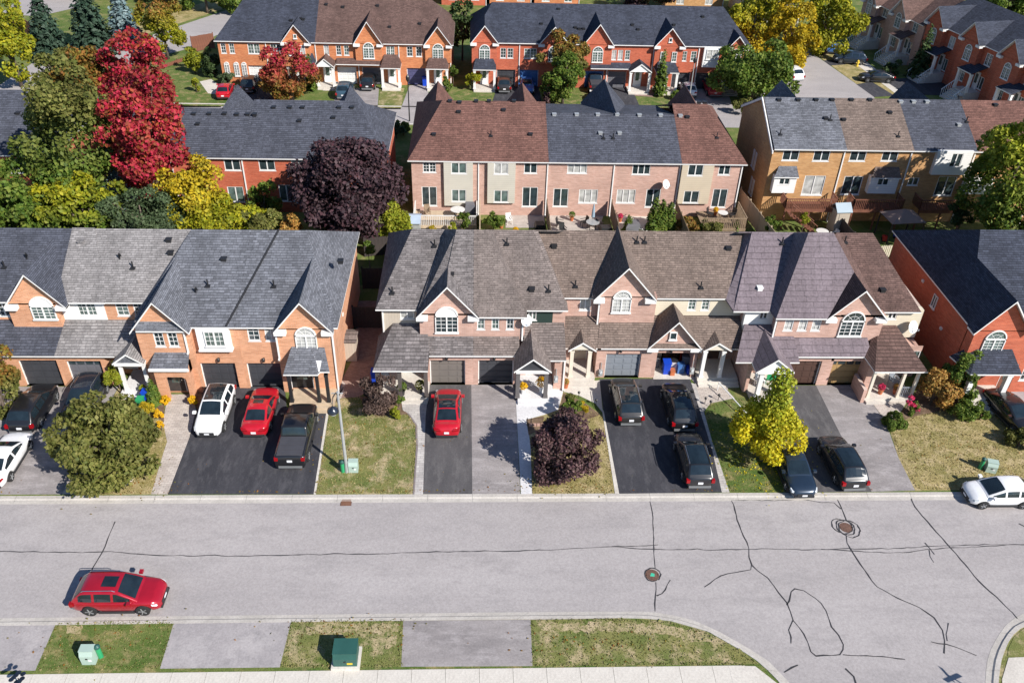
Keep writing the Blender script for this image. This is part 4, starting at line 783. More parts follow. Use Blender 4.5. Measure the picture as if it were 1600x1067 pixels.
def a3():
    h = House('townhouse', -27.1, -21.4, 45.4, 'orange brick townhouse with light grey roof and small white posted porch', group=GRP_A, wall='br_orange', roof='sh_lgray')
    h.box(-27.099, -21.41, 48.0, 57.2, 0, 5.3)
    h.front(-27.099, X(165, 487, 47.6), 3.2, 5.4, 47.6, [('win', X(137, 487, 47.6), 4.15, 1.2, 1.0, 'grid2')], 'sd_white'); h.front(X(165, 487, 47.6), -21.41, 3.2, 5.4, 47.62, [('win', X(192, 487, 47.6), 4.15, .8, 1.0, 'grid', 'glass3'), ('win', X(217, 487, 47.6), 4.15, .6, 1.0, 'grid')])
    h.front(-27.099, X(175, 600, 45.4), 0, 2.66, 45.4, [('gar', (X(115, 603, 45.4)+X(169, 603, 45.4))/2, 2.25, 2.1, 'gar_grey', True)], ret=2.5)
    h.P.slab([(-27.098, 45.0, 2.78), (X(178, 556, 45), 45.0, 2.78), (-21.5, 47.0, 3.55), (-21.5, 47.64, 3.85), (-27.098, 47.64, 3.85)]); h.proofm = 'sh_lgray'
    h.R.slab([(X(162, 468, 47.15), 47.15, 5.5), (-18.6, 47.15, 5.5), (-18.6, YR, ZA-.03), (X(150, 361, YR), YR, ZA-.02)]); h.R.slab([(-27.098, 47.15, 5.47), (X(162, 468, 47.15), 47.15, 5.47), (X(150, 361, YR), YR, ZA+.04), (-27.098, YR, ZA+.04)]); h.plane(-27.098, -21.4, 57.5, 5.15, YR, ZA)
    for p, k in (((187, 404), 'goose'), ((208, 418), 'stack'), ((264, 376), 'box'), ((267, 396), 'box'), ((127, 379), 'box')): h.vent(at(*p, plane=Q3), k, 'sh_lgray' if p == (127, 379) else 'black')
    a, b = X(173, 564, 44.3), X(223, 564, 44.3); h.gable((a+b)/2, (b-a)/2, 44.45, 2.7, 3.45, None, 'sh_gray', False, True, h.P, .15, ybe=45.2, yba=46.8)
    h.T.box(a+.1, b-.1, 44.3, 44.42, 2.5, 2.68)
    h.front(X(175, 600, 45.4), -21.41, 0, 2.7, 46.8, [('door', X(208, 585, 46.8), .3, .95, 2.1, 'gar_white')], ret=.8); h.floor(a, b+.3, 44.3, 46.8, .3, 'concrete_w', 1); h.porch_posts([a+.35, b-.15], 44.55, .3, 2.55, .1, 'trim'); h.done()
a3()
def a4():
    h = House('townhouse', -33.2, -27.1, 45.4, 'orange brick townhouse with charcoal roof and arched gable window at left edge', group=GRP_A, wall='br_orange', roof='sh_char')
    h.box(-33.2, -27.101, 48.0, 57.2, 0, 5.3); h.front(-33.2, -30.2, 3.2, 5.4, 47.6, [('win', X(14, 487, 47.6)-.3, 4.1, 1.2, 1.0, 'grid2')]); h.front(-30.2, -27.101, 3.2, 5.45, 47.08, [], ret=.9)
    h.window(X(69, 480, 47.3), 4.25, 1.5, 1.75, 47.07, 'arch_solid', pane='glass3'); h.front(-31.3, -27.101, 0, 2.66, 45.4, [('gar', (X(41, 604, 45.4)+X(103, 604, 45.4))/2, 2.5, 2.15, 'gar_dark')], ret=2.5)
    h.P.slab([(-33.2, 45.0, 2.78), (-27.102, 45.0, 2.78), (-27.102, 47.64, 3.85), (-33.2, 47.64, 3.85)])
    h.plane(-33.2, -27.102, 47.15, 5.5, YR, ZA); h.plane(-33.2, -27.102, 57.5, 5.15, YR, ZA)
    a, b = X(12, 475, 47), X(109, 475, 47); h.gable((a+b)/2-.15, (b-a)/2, 47.08, 5.4, 7.85, Q3)
    for p, k in (((7, 417), 'stack'), ((42, 404), 'goose'), ((71, 404), 'box')): h.vent(at(*p, plane=Q3), k)
    h.spout(X(27, 490, 47.6), 47.6, 4.0, 5.4); h.done()
    g = House('townhouse', -39.3, -33.21, 45.4, 'light grey roofed end of the orange brick row past the left edge', group=GRP_A, wall='br_orange', roof='sh_lgray')
    g.box(-39.3, -33.21, 47.6, 57.2, 0, 5.3); g.plane(-39.3, -33.205, 47.15, 5.5, YR, ZA); g.plane(-39.3, -33.205, 57.5, 5.15, YR, ZA); g.done()
a4()
# ------------------------------------------------------------------ red brick house on the right
def atX(px, py, XX): d = RT*((px-800)/F_PX)+DN*((py-533.5)/F_PX)+FW; t = XX/d.x; return Vector((0, 0, CAM_H))+t*d
def c1():
    h = House('townhouse', 32.6, 38.7, 45.3, 'red brick townhouse with black roof and arched window beside the orange shrub', group='red brick row at the right', wall='br_red', roof='sh_slate')
    h.box(32.65, 38.7, 45.7, 58.0, 0, 5.1)
    h.front(32.65, 36.8, 0, 5.15, 44.88, [('door', X(1556, 605, 45.3)+.1, .3, .95, 2.1, 'wood_red'), ('win', X(1590, 600, 45.3)+.3, 1.0, 1.4, 1.3, 'grid2')], ret=.9); h.window(X(1559, 520, 44.9), 3.45, 1.45, 1.75, 44.87, 'arch', pane='glass3')
    h.front(36.8, 38.7, 0, 5.15, 45.5, [('win', 37.6, 3.5, .9, 1.1, 'grid')], ret=.4)
    ZC = 8.75; yg = 44.95+2.5*(YR-44.95)/(ZC-5.2); h.R.slab([(34.26, yg, 7.7), (36.15, 44.95, 5.2), (38.7, 44.95, 5.2), (38.7, YR, ZC), (35.1, YR, ZC)]); h.R.slab([(32.4, 44.95, 5.2), (35.1, YR, ZC), (32.4, 58.4, 5.2)]); h.plane(32.4, 38.7, 58.4, 5.2, YR, ZC, 35.1, None)
    h.gable(34.26, 1.95, 44.88, 5.15, 7.7, (44.95, 5.2, (ZC-5.2)/(YR-44.95)), ret=False)
    p = atX(1459.5, 471, 32.6); h.window(32.63, p.z-.5, .6, 1.0, p.y, 'slide', 'L', 'glass')
    for q in ((1442, 439), (1470, 513)): p = atX(*q, 32.6); h.put('wall_vent', MB().box(32.55, 32.66, p.y-.12, p.y+.12, p.z-.1, p.z+.1), 'trim')
    pa, pb = X(1520, 578, 43.3), X(1600, 579, 43.3); h.P.slab([(pa, 43.3, 2.75), (pb, 43.3, 2.75), (X(1575, 541, 45.3), 45.32, 3.9), (X(1527, 542, 45.3), 45.32, 3.9)]); h.P.slab([(pa, 43.3, 2.75), (X(1527, 542, 45.3), 45.32, 3.9), (pa-.5, 45.32, 2.75)]); h.P.slab([(pb, 43.3, 2.75), (pb, 45.32, 2.75), (X(1575, 541, 45.3), 45.32, 3.9)])
    h.floor(pa+.3, pb-.3, 43.4, 45.3, .6, 'concrete', 3, (pa+.5, pb-1.2)); h.porch_posts([pa+.4, pb-.6], 43.6, .6, 2.6, .16); h.spout(32.75, 45.3, .2, 5.0); h.done()
    g = House('townhouse', 38.72, 44.8, 45.4, 'slate roofed continuation of the red brick row past the right edge', group='red brick row at the right', wall='br_red', roof='sh_slate')
    g.box(38.72, 44.8, 45.5, 58, 0, 5.1); g.plane(38.71, 44.8, 44.95, 5.2, YR, ZC); g.plane(38.71, 44.8, 58.4, 5.2, YR, ZC); g.done()
c1()
# ------------------------------------------------------------------ second row, seen from its back yards
def row_unit(label, group, x0, x1, Yw, ze, Yr, zr, Yb, wall, roof, items, hipL=None, hipR=None, vents=(), gabs=(), extra=None, ov=.32, base=0, name='townhouse', trim='trim'):
    items = [i for i in items if i[1]-i[3]/2 > x0+.15 and i[1]+i[3]/2 < x1-.15]
    h = House(name, x0, x1, Yw, label, group=group, wall=wall, roof=roof, trim=trim)
    h.box(x0+.001, x1-.001, Yw+.4, Yb-.4, base, ze-.1); h.front(x0+.001, x1-.001, base, ze-.02, Yw, items, ret=.42)
    e0 = x0-.3 if hipL else x0+.002; e1 = x1+.3 if hipR else x1-.002; r0 = hipL or e0; r1 = hipR or e1
    h.plane(e0, e1, Yw-ov, ze, Yr, zr, r0, r1); h.plane(e0, e1, Yb, ze, Yr, zr, r0, r1)
    if hipL: h.R.slab([(e0, Yw-ov, ze), (r0, Yr, zr), (e0, Yb, ze)])
    if hipR: h.R.slab([(e1, Yw-ov, ze), (e1, Yb, ze), (r1, Yr, zr)])
    for xc, hw, za in gabs:                                      # gables on the far, street side: their ridges show over the main ridge
        for sg in (-1, 1): h.R.slab([(xc, Yr-.2, za), (xc, Yb+.35, za), (xc+sg*hw, Yb+.35, ze+.1), (xc+sg*hw, Yr+1.2, ze+.1)], .2)
        h.wmb().poly([(xc-hw*.92, Yb+.1, ze), (xc+hw*.92, Yb+.1, ze), (xc, Yb+.1, za-.2)])
    pl = (Yw-ov, ze, (zr-ze)/(Yr-Yw+ov))
    for v in vents: h.vent(at(v[0], v[1], plane=pl), v[2] if len(v) > 2 else 'box', v[3] if len(v) > 3 else 'black')
    h.spout(x1-.05, Yw, base, ze-.1)
    if extra: extra(h)
    return h.done()
YD = 70.3
def wi(px, py, w, h_, kind='slide', Y=YD, pane=None): p = at(px, py, Y=Y); return ('win', p.x, p.z-h_/2, w, h_, kind, pane) if pane else ('win', p.x, p.z-h_/2, w, h_, kind)
def bayp(h, px0, px1, py0, py1, mat, Y=YD, d=.28, wins=()):
    a, b = at(px0, py0, Y=Y-d), at(px1, py1, Y=Y-d); h.front(a.x, b.x, b.z, a.z, Y-d, [('win', at(w[0], w[1], Y=Y-d).x, at(w[0], w[1], Y=Y-d).z-w[3]/2, w[2], w[3], 'slide', *w[4:]) for w in wins], mat, ret=d)
GD = 'pink brick row seen from its back yards'
row_unit('pink townhouse rear with grey siding panel and wooden deck, left end', GD, -5.75, .2, YD, 5.35, 77, 8.2, 84.2, 'br_pink', 'sh_red', [wi(671, 262, 1.15, .95, 'grid2'), wi(671, 307, 1.35, 1.9, 'door2', pane='glass')], hipL=-3.2, vents=((678, 211), (717, 176), (703, 159), (718, 161), (744, 159)), gabs=((-3.9, 1.5, 7.4),),
    extra=lambda h: bayp(h, 693, 739, 255, 322, 'sd_grey', wins=((717, 263, 1.35, 1.05), (717, 306, 1.3, 1.2, 'glass3'))))
row_unit('pink townhouse rear with beige bay and white patio under russet roof', GD, .2, 6.3, YD, 5.35, 77, 8.2, 84.2, 'br_pink', 'sh_red', [wi(829, 263, 1.15, 1.0), wi(828, 308, 1.4, 1.95, 'door2', pane='glass')], vents=((787, 173), (764, 159), (803, 159), (829, 211), (767, 212, 'stack')), gabs=((4.5, 1.5, 7.35),),
    extra=lambda h: bayp(h, 762, 804, 255, 318, 'sd_grey', wins=((783, 264, 1.25, 1.05, 'glass2'), (783, 307, 1.3, 1.2))))
row_unit('pink townhouse rear under the left half of the slate roof, patio chairs below', GD, 6.3, 12.2, YD, 5.35, 75.7, 7.67, 84.2, 'br_pink', 'sh_char', [wi(902, 263, 1.75, 1.0, 'slide3'), wi(876, 309, 1.35, 1.8, 'door2', pane='glass'), wi(919, 307, 1.7, 1.35, 'slide3')], vents=((866, 180, 'box', 'galv'), (901, 180, 'box', 'galv'), (934, 180, 'box', 'galv'), (938, 209, 'box', 'galv'), (943, 216, 'stack')), gabs=())
row_unit('pink townhouse rear under the right half of the slate roof, conifers below', GD, 12.2, 18.1, YD, 5.35, 75.7, 7.67, 84.2, 'br_pink', 'sh_char', [wi(1002, 265, 1.6, 1.0, 'slide3'), wi(978, 307, 1.7, 1.35, 'slide3'), wi(1020, 310, 1.3, 1.8, 'door2')], vents=((964, 180, 'box', 'galv'), (999, 181, 'box', 'galv'), (1032, 181, 'box', 'galv'), (968, 209, 'box', 'galv'), (958, 216, 'stack')), gabs=((12.7, 2.2, 7.85),))
row_unit('pink townhouse rear with cream siding panel and grey deck, right end', GD, 18.1, 23.65, YD, 5.35, 77, 8.2, 84.2, 'br_pink', 'sh_red', [wi(1132, 266, 1.05, .95), wi(1124, 310, 1.35, 1.85, 'door2', pane='glass')], hipR=21.35, vents=((1063, 182, 'box', 'galv'), (1074, 184), (1120, 215, 'stack'), (1092, 161), (1101, 161)), gabs=((20.9, 1.5, 7.4),),
    extra=lambda h: bayp(h, 1067, 1106, 257, 319, 'sd_tan', wins=((1087, 266, 1.35, 1.1), (1080, 308, 1.4, 1.2))))
sat_dish(at(1041, 288, Y=69.6), 'pale satellite dish on the back wall of the pink brick row', r=.42, rz=.7)
GE = 'red brick row behind the trees'
YE = 70.5
row_unit('red brick townhouse rear beside the purple maple, right end of its row', GE, -14.3, -8.15, YE, 5.3, 77.3, 7.9, 81.4, 'br_red', 'sh_char', [wi(490, 258, 1.3, 1.0, Y=YE), wi(560, 258, 1.3, 1.0, Y=YE), wi(520, 300, 1.4, 1.8, 'door2', Y=YE)], hipR=-11.0, vents=((468, 190), (521, 185), (530, 169), (550, 169)), gabs=((-12.2, 1.8, 7.8),))
row_unit('red brick townhouse rear with two upper windows left of the purple maple', GE, -20.4, -14.3, YE, 5.3, 77.3, 7.9, 81.4, 'br_red', 'sh_char', [wi(417, 258, 1.4, 1.05, Y=YE), wi(467, 258, 1.3, 1.05, Y=YE), wi(448, 302, 1.3, 1.6, Y=YE, pane='glass3'), wi(470, 304, 1.2, 1.8, 'door2', Y=YE)], vents=((428, 169), (453, 169), (473, 169)))
row_unit('red brick townhouse rear behind the yellow leaved tree', GE, -26.5, -20.4, YE, 5.3, 76.0, 7.55, 81.4, 'br_red', 'sh_char', [wi(363, 258, 1.4, 1.05, Y=YE), wi(311, 258, 1.4, 1.05, Y=YE), wi(369, 304, 1.4, 1.5, Y=YE)], vents=((280, 179), (303, 179), (327, 179), (351, 179), (370, 180), (387, 180), (398, 180), (309, 195)), gabs=((-22.9, 1.8, 7.7),))
row_unit('red brick townhouse rear mostly hidden by the red maple', GE, -32.6, -26.5, YE, 5.3, 76.0, 7.55, 81.4, 'br_red', 'sh_char', [wi(270, 258, 1.4, 1.05, Y=YE)], vents=((258, 179),))
row_unit('red brick townhouse rear with slate roof at the far left edge', GE, -44, -36.6, YE, 5.3, 77.5, 8.4, 84, 'br_red', 'sh_char', [wi(28, 262, 1.5, 1.05, Y=YE), wi(10, 300, 1.4, 1.2, Y=YE)], hipR=-38.6, vents=((28, 178), (50, 192)))
row_unit('red brick townhouse past the left edge of the back row', GE, -52, -44, YE, 5.3, 77.5, 8.4, 84, 'br_red', 'sh_char', [])
# golden brick row on the right, decks at first-floor height
GF = 'golden brick row with raised decks'; YF = 69.8
def gable_end(h, x): h.wmb().poly([(x, YF+.01, 0), (x, YF+.01, 7.0), (x, 75, 9.68), (x, 80.2, 7.0), (x, 80.2, 0)]); h.T.prism([(x-.14, YF-.32, 6.86), (x-.14, 75, 9.68), (x-.14, 75, 9.45), (x-.14, YF-.32, 6.62)], (.1, 0, 0)); h.T.prism([(x-.14, 80.5, 6.86), (x-.14, 75, 9.68), (x-.14, 75, 9.45), (x-.14, 80.5, 6.62)], (.1, 0, 0))
def boxbay(h, px0, px1, py0, py1, wins, rooft=None, d=.6):
    bayp(h, px0, px1, py0, py1, 'sd_white', YF, d, wins); a, b = at(px0, py0, Y=YF-d), at(px1, py1, Y=YF-d)
    if rooft: h.P.slab([(a.x-.1, YF-d-.15, a.z), (b.x+.1, YF-d-.15, a.z), (b.x-.05, YF+.02, a.z+.75), (a.x+.4, YF+.02, a.z+.75)])
def f1(h):
    gable_end(h, 25.84); boxbay(h, 1211, 1240, 276, 302, ((1226, 283, .95, .75, 'glass'),), True)
    for q in ((1180, 250), (1176, 292)):
        p = atX(*q, 25.8); h.window(25.83, p.z-.9, .4, 1.6, p.y, 'slide', 'L', 'glass'); h.window(25.83, p.z-.9, .4, 1.6, p.y+.7, 'slide', 'L', 'glass')
row_unit('golden brick townhouse rear with white bay and stairs down from deck', GF, 25.86, 32.3, YF, 7.05, 75, 9.7, 80.5, 'br_gold', 'sh_gray', [wi(1236, 242, 1.45, 1.1, Y=YF, pane='glass'), wi(1284, 243, 1.45, 1.1, Y=YF, pane='glass'), wi(1271, 290, 1.9, 1.9, 'door2', Y=YF, pane='glass2')], vents=((1217, 157), (1247, 157), (1275, 157), (1290, 186), (1297, 187, 'stack'), (1219, 210, 'stack')), gabs=((29.3, 1.6, 9.3),), extra=f1)
row_unit('golden brick townhouse rear with brown roof and stained wood deck', GF, 32.3, 38.3, YF, 7.05, 75, 9.7, 80.5, 'br_gold', 'sh_brown', [wi(1341, 243, 1.45, 1.1, Y=YF, pane='glass'), wi(1391, 243, 1.45, 1.1, Y=YF), wi(1331, 290, 1.7, 1.8, 'door2', Y=YF, pane='glass')], vents=((1300, 157), (1330, 157), (1359, 157), (1390, 177), (1318, 188), (1403, 213, 'stack')), extra=lambda h: boxbay(h, 1362, 1398, 277, 303, ((1380, 284, 1.0, .75, 'glass'),), True))
row_unit('golden brick townhouse rear with slate roof and tall white bay', GF, 38.3, 44.0, YF, 7.05, 75, 9.7, 80.5, 'br_gold', 'sh_char', [wi(1437, 245, 1.3, 1.0, Y=YF, pane='glass3'), wi(1427, 284, .95, .75, Y=YF, pane='glass'), wi(1477, 291, 1.7, 1.9, 'door2', Y=YF, pane='glass')], vents=((1407, 160, 'box', 'galv'), (1427, 160, 'box', 'galv'), (1448, 160, 'box', 'galv'), (1498, 196, 'box', 'galv')), gabs=((41.6, 1.7, 9.4),), extra=lambda h: boxbay(h, 1467, 1509, 236, 274, ((1494, 251, 1.0, 1.3, 'glass'),), False, .4))
row_unit('golden brick townhouse rear with russet roof behind the right-hand tree', GF, 44.0, 50.5, YF, 7.05, 75, 9.7, 80.5, 'br_gold', 'sh_red', [wi(1523, 250, 1.2, .9, Y=YF), wi(1575, 292, 1.5, 1.2, Y=YF), wi(1575, 245, 1.3, 1.0, Y=YF)], vents=((1510, 190, 'stack'), (1530, 223), (1500, 152), (1555, 165)), extra=lambda h: boxbay(h, 1512, 1545, 279, 304, ((1530, 287, .9, .7),), False))
row_unit('russet roofed end of the golden brick row at the right edge', GF, 50.5, 58, YF, 7.05, 75, 9.3, 80.5, 'br_gold', 'sh_red', [])
# ------------------------------------------------------------------ third row, fronts facing us across the far street
def far_front(label, group, x0, x1, Y, wall, roof, ze, zr, ups=(), gars=(), gab=None, hipL=None, hipR=None, porch=None, skirt=False, vents=(), extra=None):
    items = [('win', x, 3.5, w, 1.2, k) for x, w, k in ups]+[('gar', x, 2.3, 2.1, mt) for x, mt in gars]
    h = House('townhouse', x0, x1, Y, label, group=group, wall=wall, roof=roof); D = 11.5; Yr = Y+D/2
    h.box(x0+.001, x1-.001, Y+.4, Y+D-.3, 0, ze-.1); h.front(x0+.001, x1-.001, 0, ze-.02, Y, items)
    e0 = x0-.3 if hipL else x0+.002; e1 = x1+.3 if hipR else x1-.002; r0 = hipL or e0; r1 = hipR or e1
    h.plane(e0, e1, Y-.32, ze, Yr, zr, r0, r1); h.plane(e0, e1, Y+D, ze, Yr, zr, r0, r1)
    if hipL: h.R.slab([(e0, Y-.32, ze), (r0, Yr, zr), (e0, Y+D, ze)])
    if hipR: h.R.slab([(e1, Y-.32, ze), (e1, Y+D, ze), (r1, Yr, zr)])
    pl = (Y-.32, ze, (zr-ze)/(Yr-Y+.32))
    for g in (gab or ()):
        xc, hw, za, wk = g; h.front(xc-hw*.9, xc+hw*.9, 2.9 if wk != 'flat' else 0, ze, Y-.35, [], ret=.4); h.gable(xc, hw, Y-.35, ze, za, pl)
        if wk == 'arch': h.window(xc, 3.3, 1.3, 1.9, Y-.36, 'arch', pane='glass3')
        elif wk == 'two': h.window(xc-.7, 3.5, .6, 1.2, Y-.36, 'grid'); h.window(xc+.7, 3.5, .6, 1.2, Y-.36, 'grid'); h.window(xc, ze+.45, .4, .5, Y-.36, 'plain')
    if porch:
        xc, hw, kind = porch; yf = Y-1.9
        if kind == 'gable': h.gable(xc, hw, yf, 2.75, 3.7, None, 'white', False, True, h.P, .15, ybe=Y, yba=Y)
        else: h.P.slab([(xc-hw, yf-.1, 2.7), (xc+hw, yf-.1, 2.7), (xc+hw*.7, Y+.02, 3.7), (xc-hw*.7, Y+.02, 3.7)]); h.P.slab([(xc-hw, yf-.1, 2.7), (xc-hw*.7, Y+.02, 3.7), (xc-hw, Y+.02, 2.7)]); h.P.slab([(xc+hw, yf-.1, 2.7), (xc+hw, Y+.02, 2.7), (xc+hw*.7, Y+.02, 3.7)])
        h.floor(xc-hw+.1, xc+hw-.1, yf, Y-.01, .3, 'concrete', 1); h.porch_posts([xc-hw+.2, xc+hw-.2], yf+.15, .3, 2.58, .14); h.door(xc, .3, 1.0, 2.1, Y-.04, 'white')
    if skirt: h.P.slab([(skirt[0], Y-1.0, 2.75), (skirt[1], Y-1.0, 2.75), (skirt[1], Y+.02, 3.2), (skirt[0], Y+.02, 3.2)])
    for v in vents: h.vent(at(v[0], v[1], plane=pl), 'box')
    h.spout(x1-.06, Y, 0, ze-.1)
    if extra: extra(h)
    return h.done()
Y3 = 104.2; g3 = 'rust brick row across the far street'; x3 = lambda px, py=100: X(px, py, Y3)
far_front('rust brick corner townhouse with slate hip roof across the far street', g3, x3(345), x3(420), Y3, 'br_rust', 'sh_slate', 5.05, 8.6, [(x3(353), .6, 'grid'), (x3(366), .6, 'grid'), (x3(400), 1.4, 'grid2')], [(x3(402), 'gar_white')], hipL=x3(345)+2.6, vents=((470, 30),), extra=lambda h: [h.window(x3(p), .8, .6, 1.7, Y3-.02, 'arch') for p in (354, 369, 381)])
far_front('rust brick townhouse with slate roof and small gable behind the red topped tree', g3, x3(420), x3(496), Y3, 'br_rust', 'sh_slate', 5.05, 8.6, [(x3(435), 1.4, 'grid2')], [(x3(438), 'gar_white')], [(x3(467), 1.75, 7.2, 'two')], porch=(x3(480), 1.1, 'hip'), vents=((455, 33), (474, 31)))
far_front('rust brick townhouse with white garage door and brown roof', g3, x3(496), x3(561), Y3, 'br_rust', 'sh_choc', 5.05, 8.6, [(x3(512), .6, 'grid'), (x3(531), .6, 'grid'), (x3(543), .6, 'grid')], [(x3(541), 'gar_white')], porch=(x3(511), 1.15, 'gable'), skirt=(x3(527), x3(600)-.3), vents=((510, 8), (536, 12)))
far_front('rust brick townhouse with grey garage door and arched gable window', g3, x3(561), x3(625), Y3, 'br_rust', 'sh_choc', 5.05, 8.6, [(x3(611), 1.0, 'grid2')], [(x3(580), 'gar_grey')], [(x3(578), 1.75, 7.7, 'arch')], porch=(x3(612), 1.2, 'hip'), vents=((590, 10), (609, 43)))
far_front('rust brick end townhouse with hip roof and blue garage door', g3, x3(625), x3(705), Y3, 'br_rust', 'sh_choc', 5.05, 8.6, [(x3(641), .7, 'grid'), (x3(655), .7, 'grid')], [(x3(650), mat_plain('indigo_garage_paint', (.07, .07, .16), .5, .05))], [(x3(685), 1.7, 7.3, 'arch')], hipR=x3(705)-2.4, porch=(x3(684), 1.35, 'hip'), vents=((656, 38),))
g4 = 'red brick row across the far street'
far_front('red brick end townhouse with slate hip roof, arched window and porch', g4, x3(738), x3(812), Y3, 'br_red', 'sh_slate', 5.4, 8.5, [(x3(786), .7, 'grid'), (x3(797), .7, 'grid')], [(x3(791), 'gar_dark')], [(x3(757), 1.7, 7.5, 'arch')], hipL=x3(738)+2.4, porch=(x3(757), 1.4, 'hip'), vents=((846, 38),))
far_front('red brick townhouse with blue garage door behind the orange topped tree', g4, x3(812), x3(880), Y3, 'br_red', 'sh_slate', 5.4, 8.5, [(x3(828), 1.5, 'grid2')], [(x3(827), 'gar_blue')], [(x3(864), 1.9, 7.5, 'arch')], vents=((873, 15), (899, 44)))
far_front('red brick townhouse with bright blue garage door and wide arched window', g4, x3(880), x3(950), Y3, 'br_red', 'sh_slate', 5.4, 8.5, [], [(x3(930), 'gar_blue')], [(x3(932), 1.9, 7.9, 'arch')], skirt=(x3(922), x3(950)), vents=((905, 46), (912, 46)))
far_front('red brick townhouse with three windows and white gabled porch', g4, x3(950), x3(1020), Y3, 'br_red', 'sh_slate', 5.4, 8.5, [(x3(958), .6, 'grid'), (x3(968), .6, 'grid'), (x3(979), .6, 'grid')], [(x3(966), 'gar_grey')], porch=(x3(998), 1.35, 'gable'), skirt=(x3(950), x3(985)), vents=((988, 40), (997, 47)))
far_front('red brick townhouse with small gable beside the column conifer', g4, x3(1020), x3(1090), Y3, 'br_red', 'sh_slate', 5.4, 8.5, [(x3(1067), .7, 'grid'), (x3(1082), .7, 'grid')], [(x3(1067), 'gar_dark')], [(x3(1042), 1.9, 7.6, 'two')], porch=(x3(1040), 1.4, 'hip'), vents=((1053, 40), (1098, 27)))
far_front('red brick end townhouse with white bay beside the round green tree', g4, x3(1090), x3(1166), Y3, 'br_red', 'sh_slate', 5.4, 8.5, [], [(x3(1103), 'gar_dark')], [(x3(1146), 1.2, 6.8, 'arch')], hipR=x3(1166)-2.4, porch=(x3(1140), 1.2, 'hip'), extra=lambda h: (h.put('bay_window', MB().box(x3(1096), x3(1120), Y3-.4, Y3-.001, 2.9, 5.3), 'white'), h.window(x3(1109), 3.9, 1.4, 1.2, Y3-.41, 'grid2')))
# fourth row, only its foot shows at the top edge
for i, (a, b, wl, lb) in enumerate(((690, 760, 'br_red', 'red brick house foot at the top edge above the slate hip'), (765, 830, 'br_rust', 'rust brick house wall at the top edge above the arched porch house'), (835, 905, 'br_rust', 'rust brick house wall at the top edge above the orange topped tree'), (1040, 1130, 'br_gold', 'golden brick house wall at the top edge above the conifer'), (510, 560, 'br_red', 'red brick house wall at the top edge above the brown roofs'), (575, 640, 'br_rust', 'rust brick house wall at the top edge above the arched gable'))):
    row_unit(lb, 'houses of the farthest row', X(a, 5, 141), X(b, 5, 141), 141, 5.3, 147, 8.4, 153, wl, 'sh_choc', [('win', X(a+(b-a)*t, 5, 141), .8, 1.2, 1.4, 'slide') for t in (.25, .75)], hipL=X(a, 5, 141)+2.5, hipR=X(b, 5, 141)-2.5)
row_unit('grey flat roofed house behind the yellow trees at the top edge', 'houses of the farthest row', X(1170, 20, 132), X(1250, 20, 132), 132, 3.2, 138, 4.4, 144, 'sd_grey', 'sh_lgray', [])
# ------------------------------------------------------------------ houses along the side street, facing left
def side_house(label, ox, oy, wdt, wall, roof, ze=6.2, za=8.9, rot=-78.5, gx=.35, dark=True):
    h = House('townhouse', ox, oy, wdt, 'x') if 0 else House('townhouse', ox, ox, oy, label, group='houses facing the side street', wall=wall, roof=roof, rot=rad(rot), local=True)
    h.root.location = (ox, oy, 0); D = 11
    h.box(.002, wdt-.002, .4, D, 0, ze-.1); h.front(.002, wdt-.002, 0, ze, 0, [('win', wdt*.74, 4.3, 1.1, 1.4, 'grid2'), ('win', wdt*.72, 1.4, 1.1, 1.5, 'slide'), ('gar', wdt*.8-.2, 2.2, 2.0, 'gar_dark')][:2])
    h.plane(-.02, wdt+.02, -.3, ze, D/2, za); h.plane(-.02, wdt+.02, D+.3, ze, D/2, za); pl = (-.3, ze, (za-ze)/(D/2+.3))
    h.wmb().poly([(.0, 0, ze-.1), (0, D, ze-.1), (0, D/2, za-.2)]); h.wmb().poly([(wdt, 0, ze-.1), (wdt, D, ze-.1), (wdt, D/2, za-.2)])
    gxc = wdt*gx; h.front(gxc-1.7, gxc+1.7, 0, ze+.1, -.7, [('win', gxc, 1.6, 1.3, 1.5, 'grid2')], ret=.8); h.gable(gxc, 2.0, -.7, ze, ze+2.3, pl); h.window(gxc, 4.1, 1.2, 1.9, -.71, 'arch', pane='glass3')
    px0 = wdt*.62; h.P.slab([(px0-1.2, -2.3, 3.6), (px0+1.4, -2.3, 3.6), (px0+1.2, .02, 4.2), (px0-1.0, .02, 4.2)]); h.floor(px0-1.1, px0+1.3, -2.1, 0, 1.2, 'concrete', 5); h.porch_posts([px0-1.0, px0+1.2], -2.0, 1.2, 3.45, .14); h.door(px0, 1.2, 1.0, 2.1, -.05, 'white')
    for sx in (px0-1.05, px0+1.25):
        r = MB().tube([(sx, -2.1, 2.1), (sx, -3.7, .95)], .04, 6)
        for k in range(6): r.tube([(sx, -2.2-.28*k, .95-.19*k), (sx, -2.2-.28*k, 2.05-.2*k)], .025, 5)
        h.put('railing', r, 'white')
    return h.done()
ux, uy = math.cos(rad(-78.5)), math.sin(rad(-78.5))
base0 = Vector((56.0, 127.5, 0)); step = Vector((ux, uy, 0))
for i, (lb, wl, rf, ze) in enumerate((('pinkish brick house with brown roof, farthest along the side street', 'br_pink', 'sh_choc', 5.6), ('pinkish brick house with brown roof next to the dark conifer', 'br_pink', 'sh_choc', 5.6), ('red brick house with slate roof and white stair rails by the conifer', 'br_red', 'sh_slate', 6.4), ('red brick house with white stair rails and arched window, nearest on side street', 'br_red', 'sh_slate', 6.4), ('red brick house with slate roof at the upper right edge', 'br_red', 'sh_slate', 6.4))):
    p = base0+step*(7.0*i)+Vector((0.4*(i > 1), 0, 0)); side_house(lb, p.x, p.y, 6.95, wl, rf, ze, ze+2.8, gx=.32)
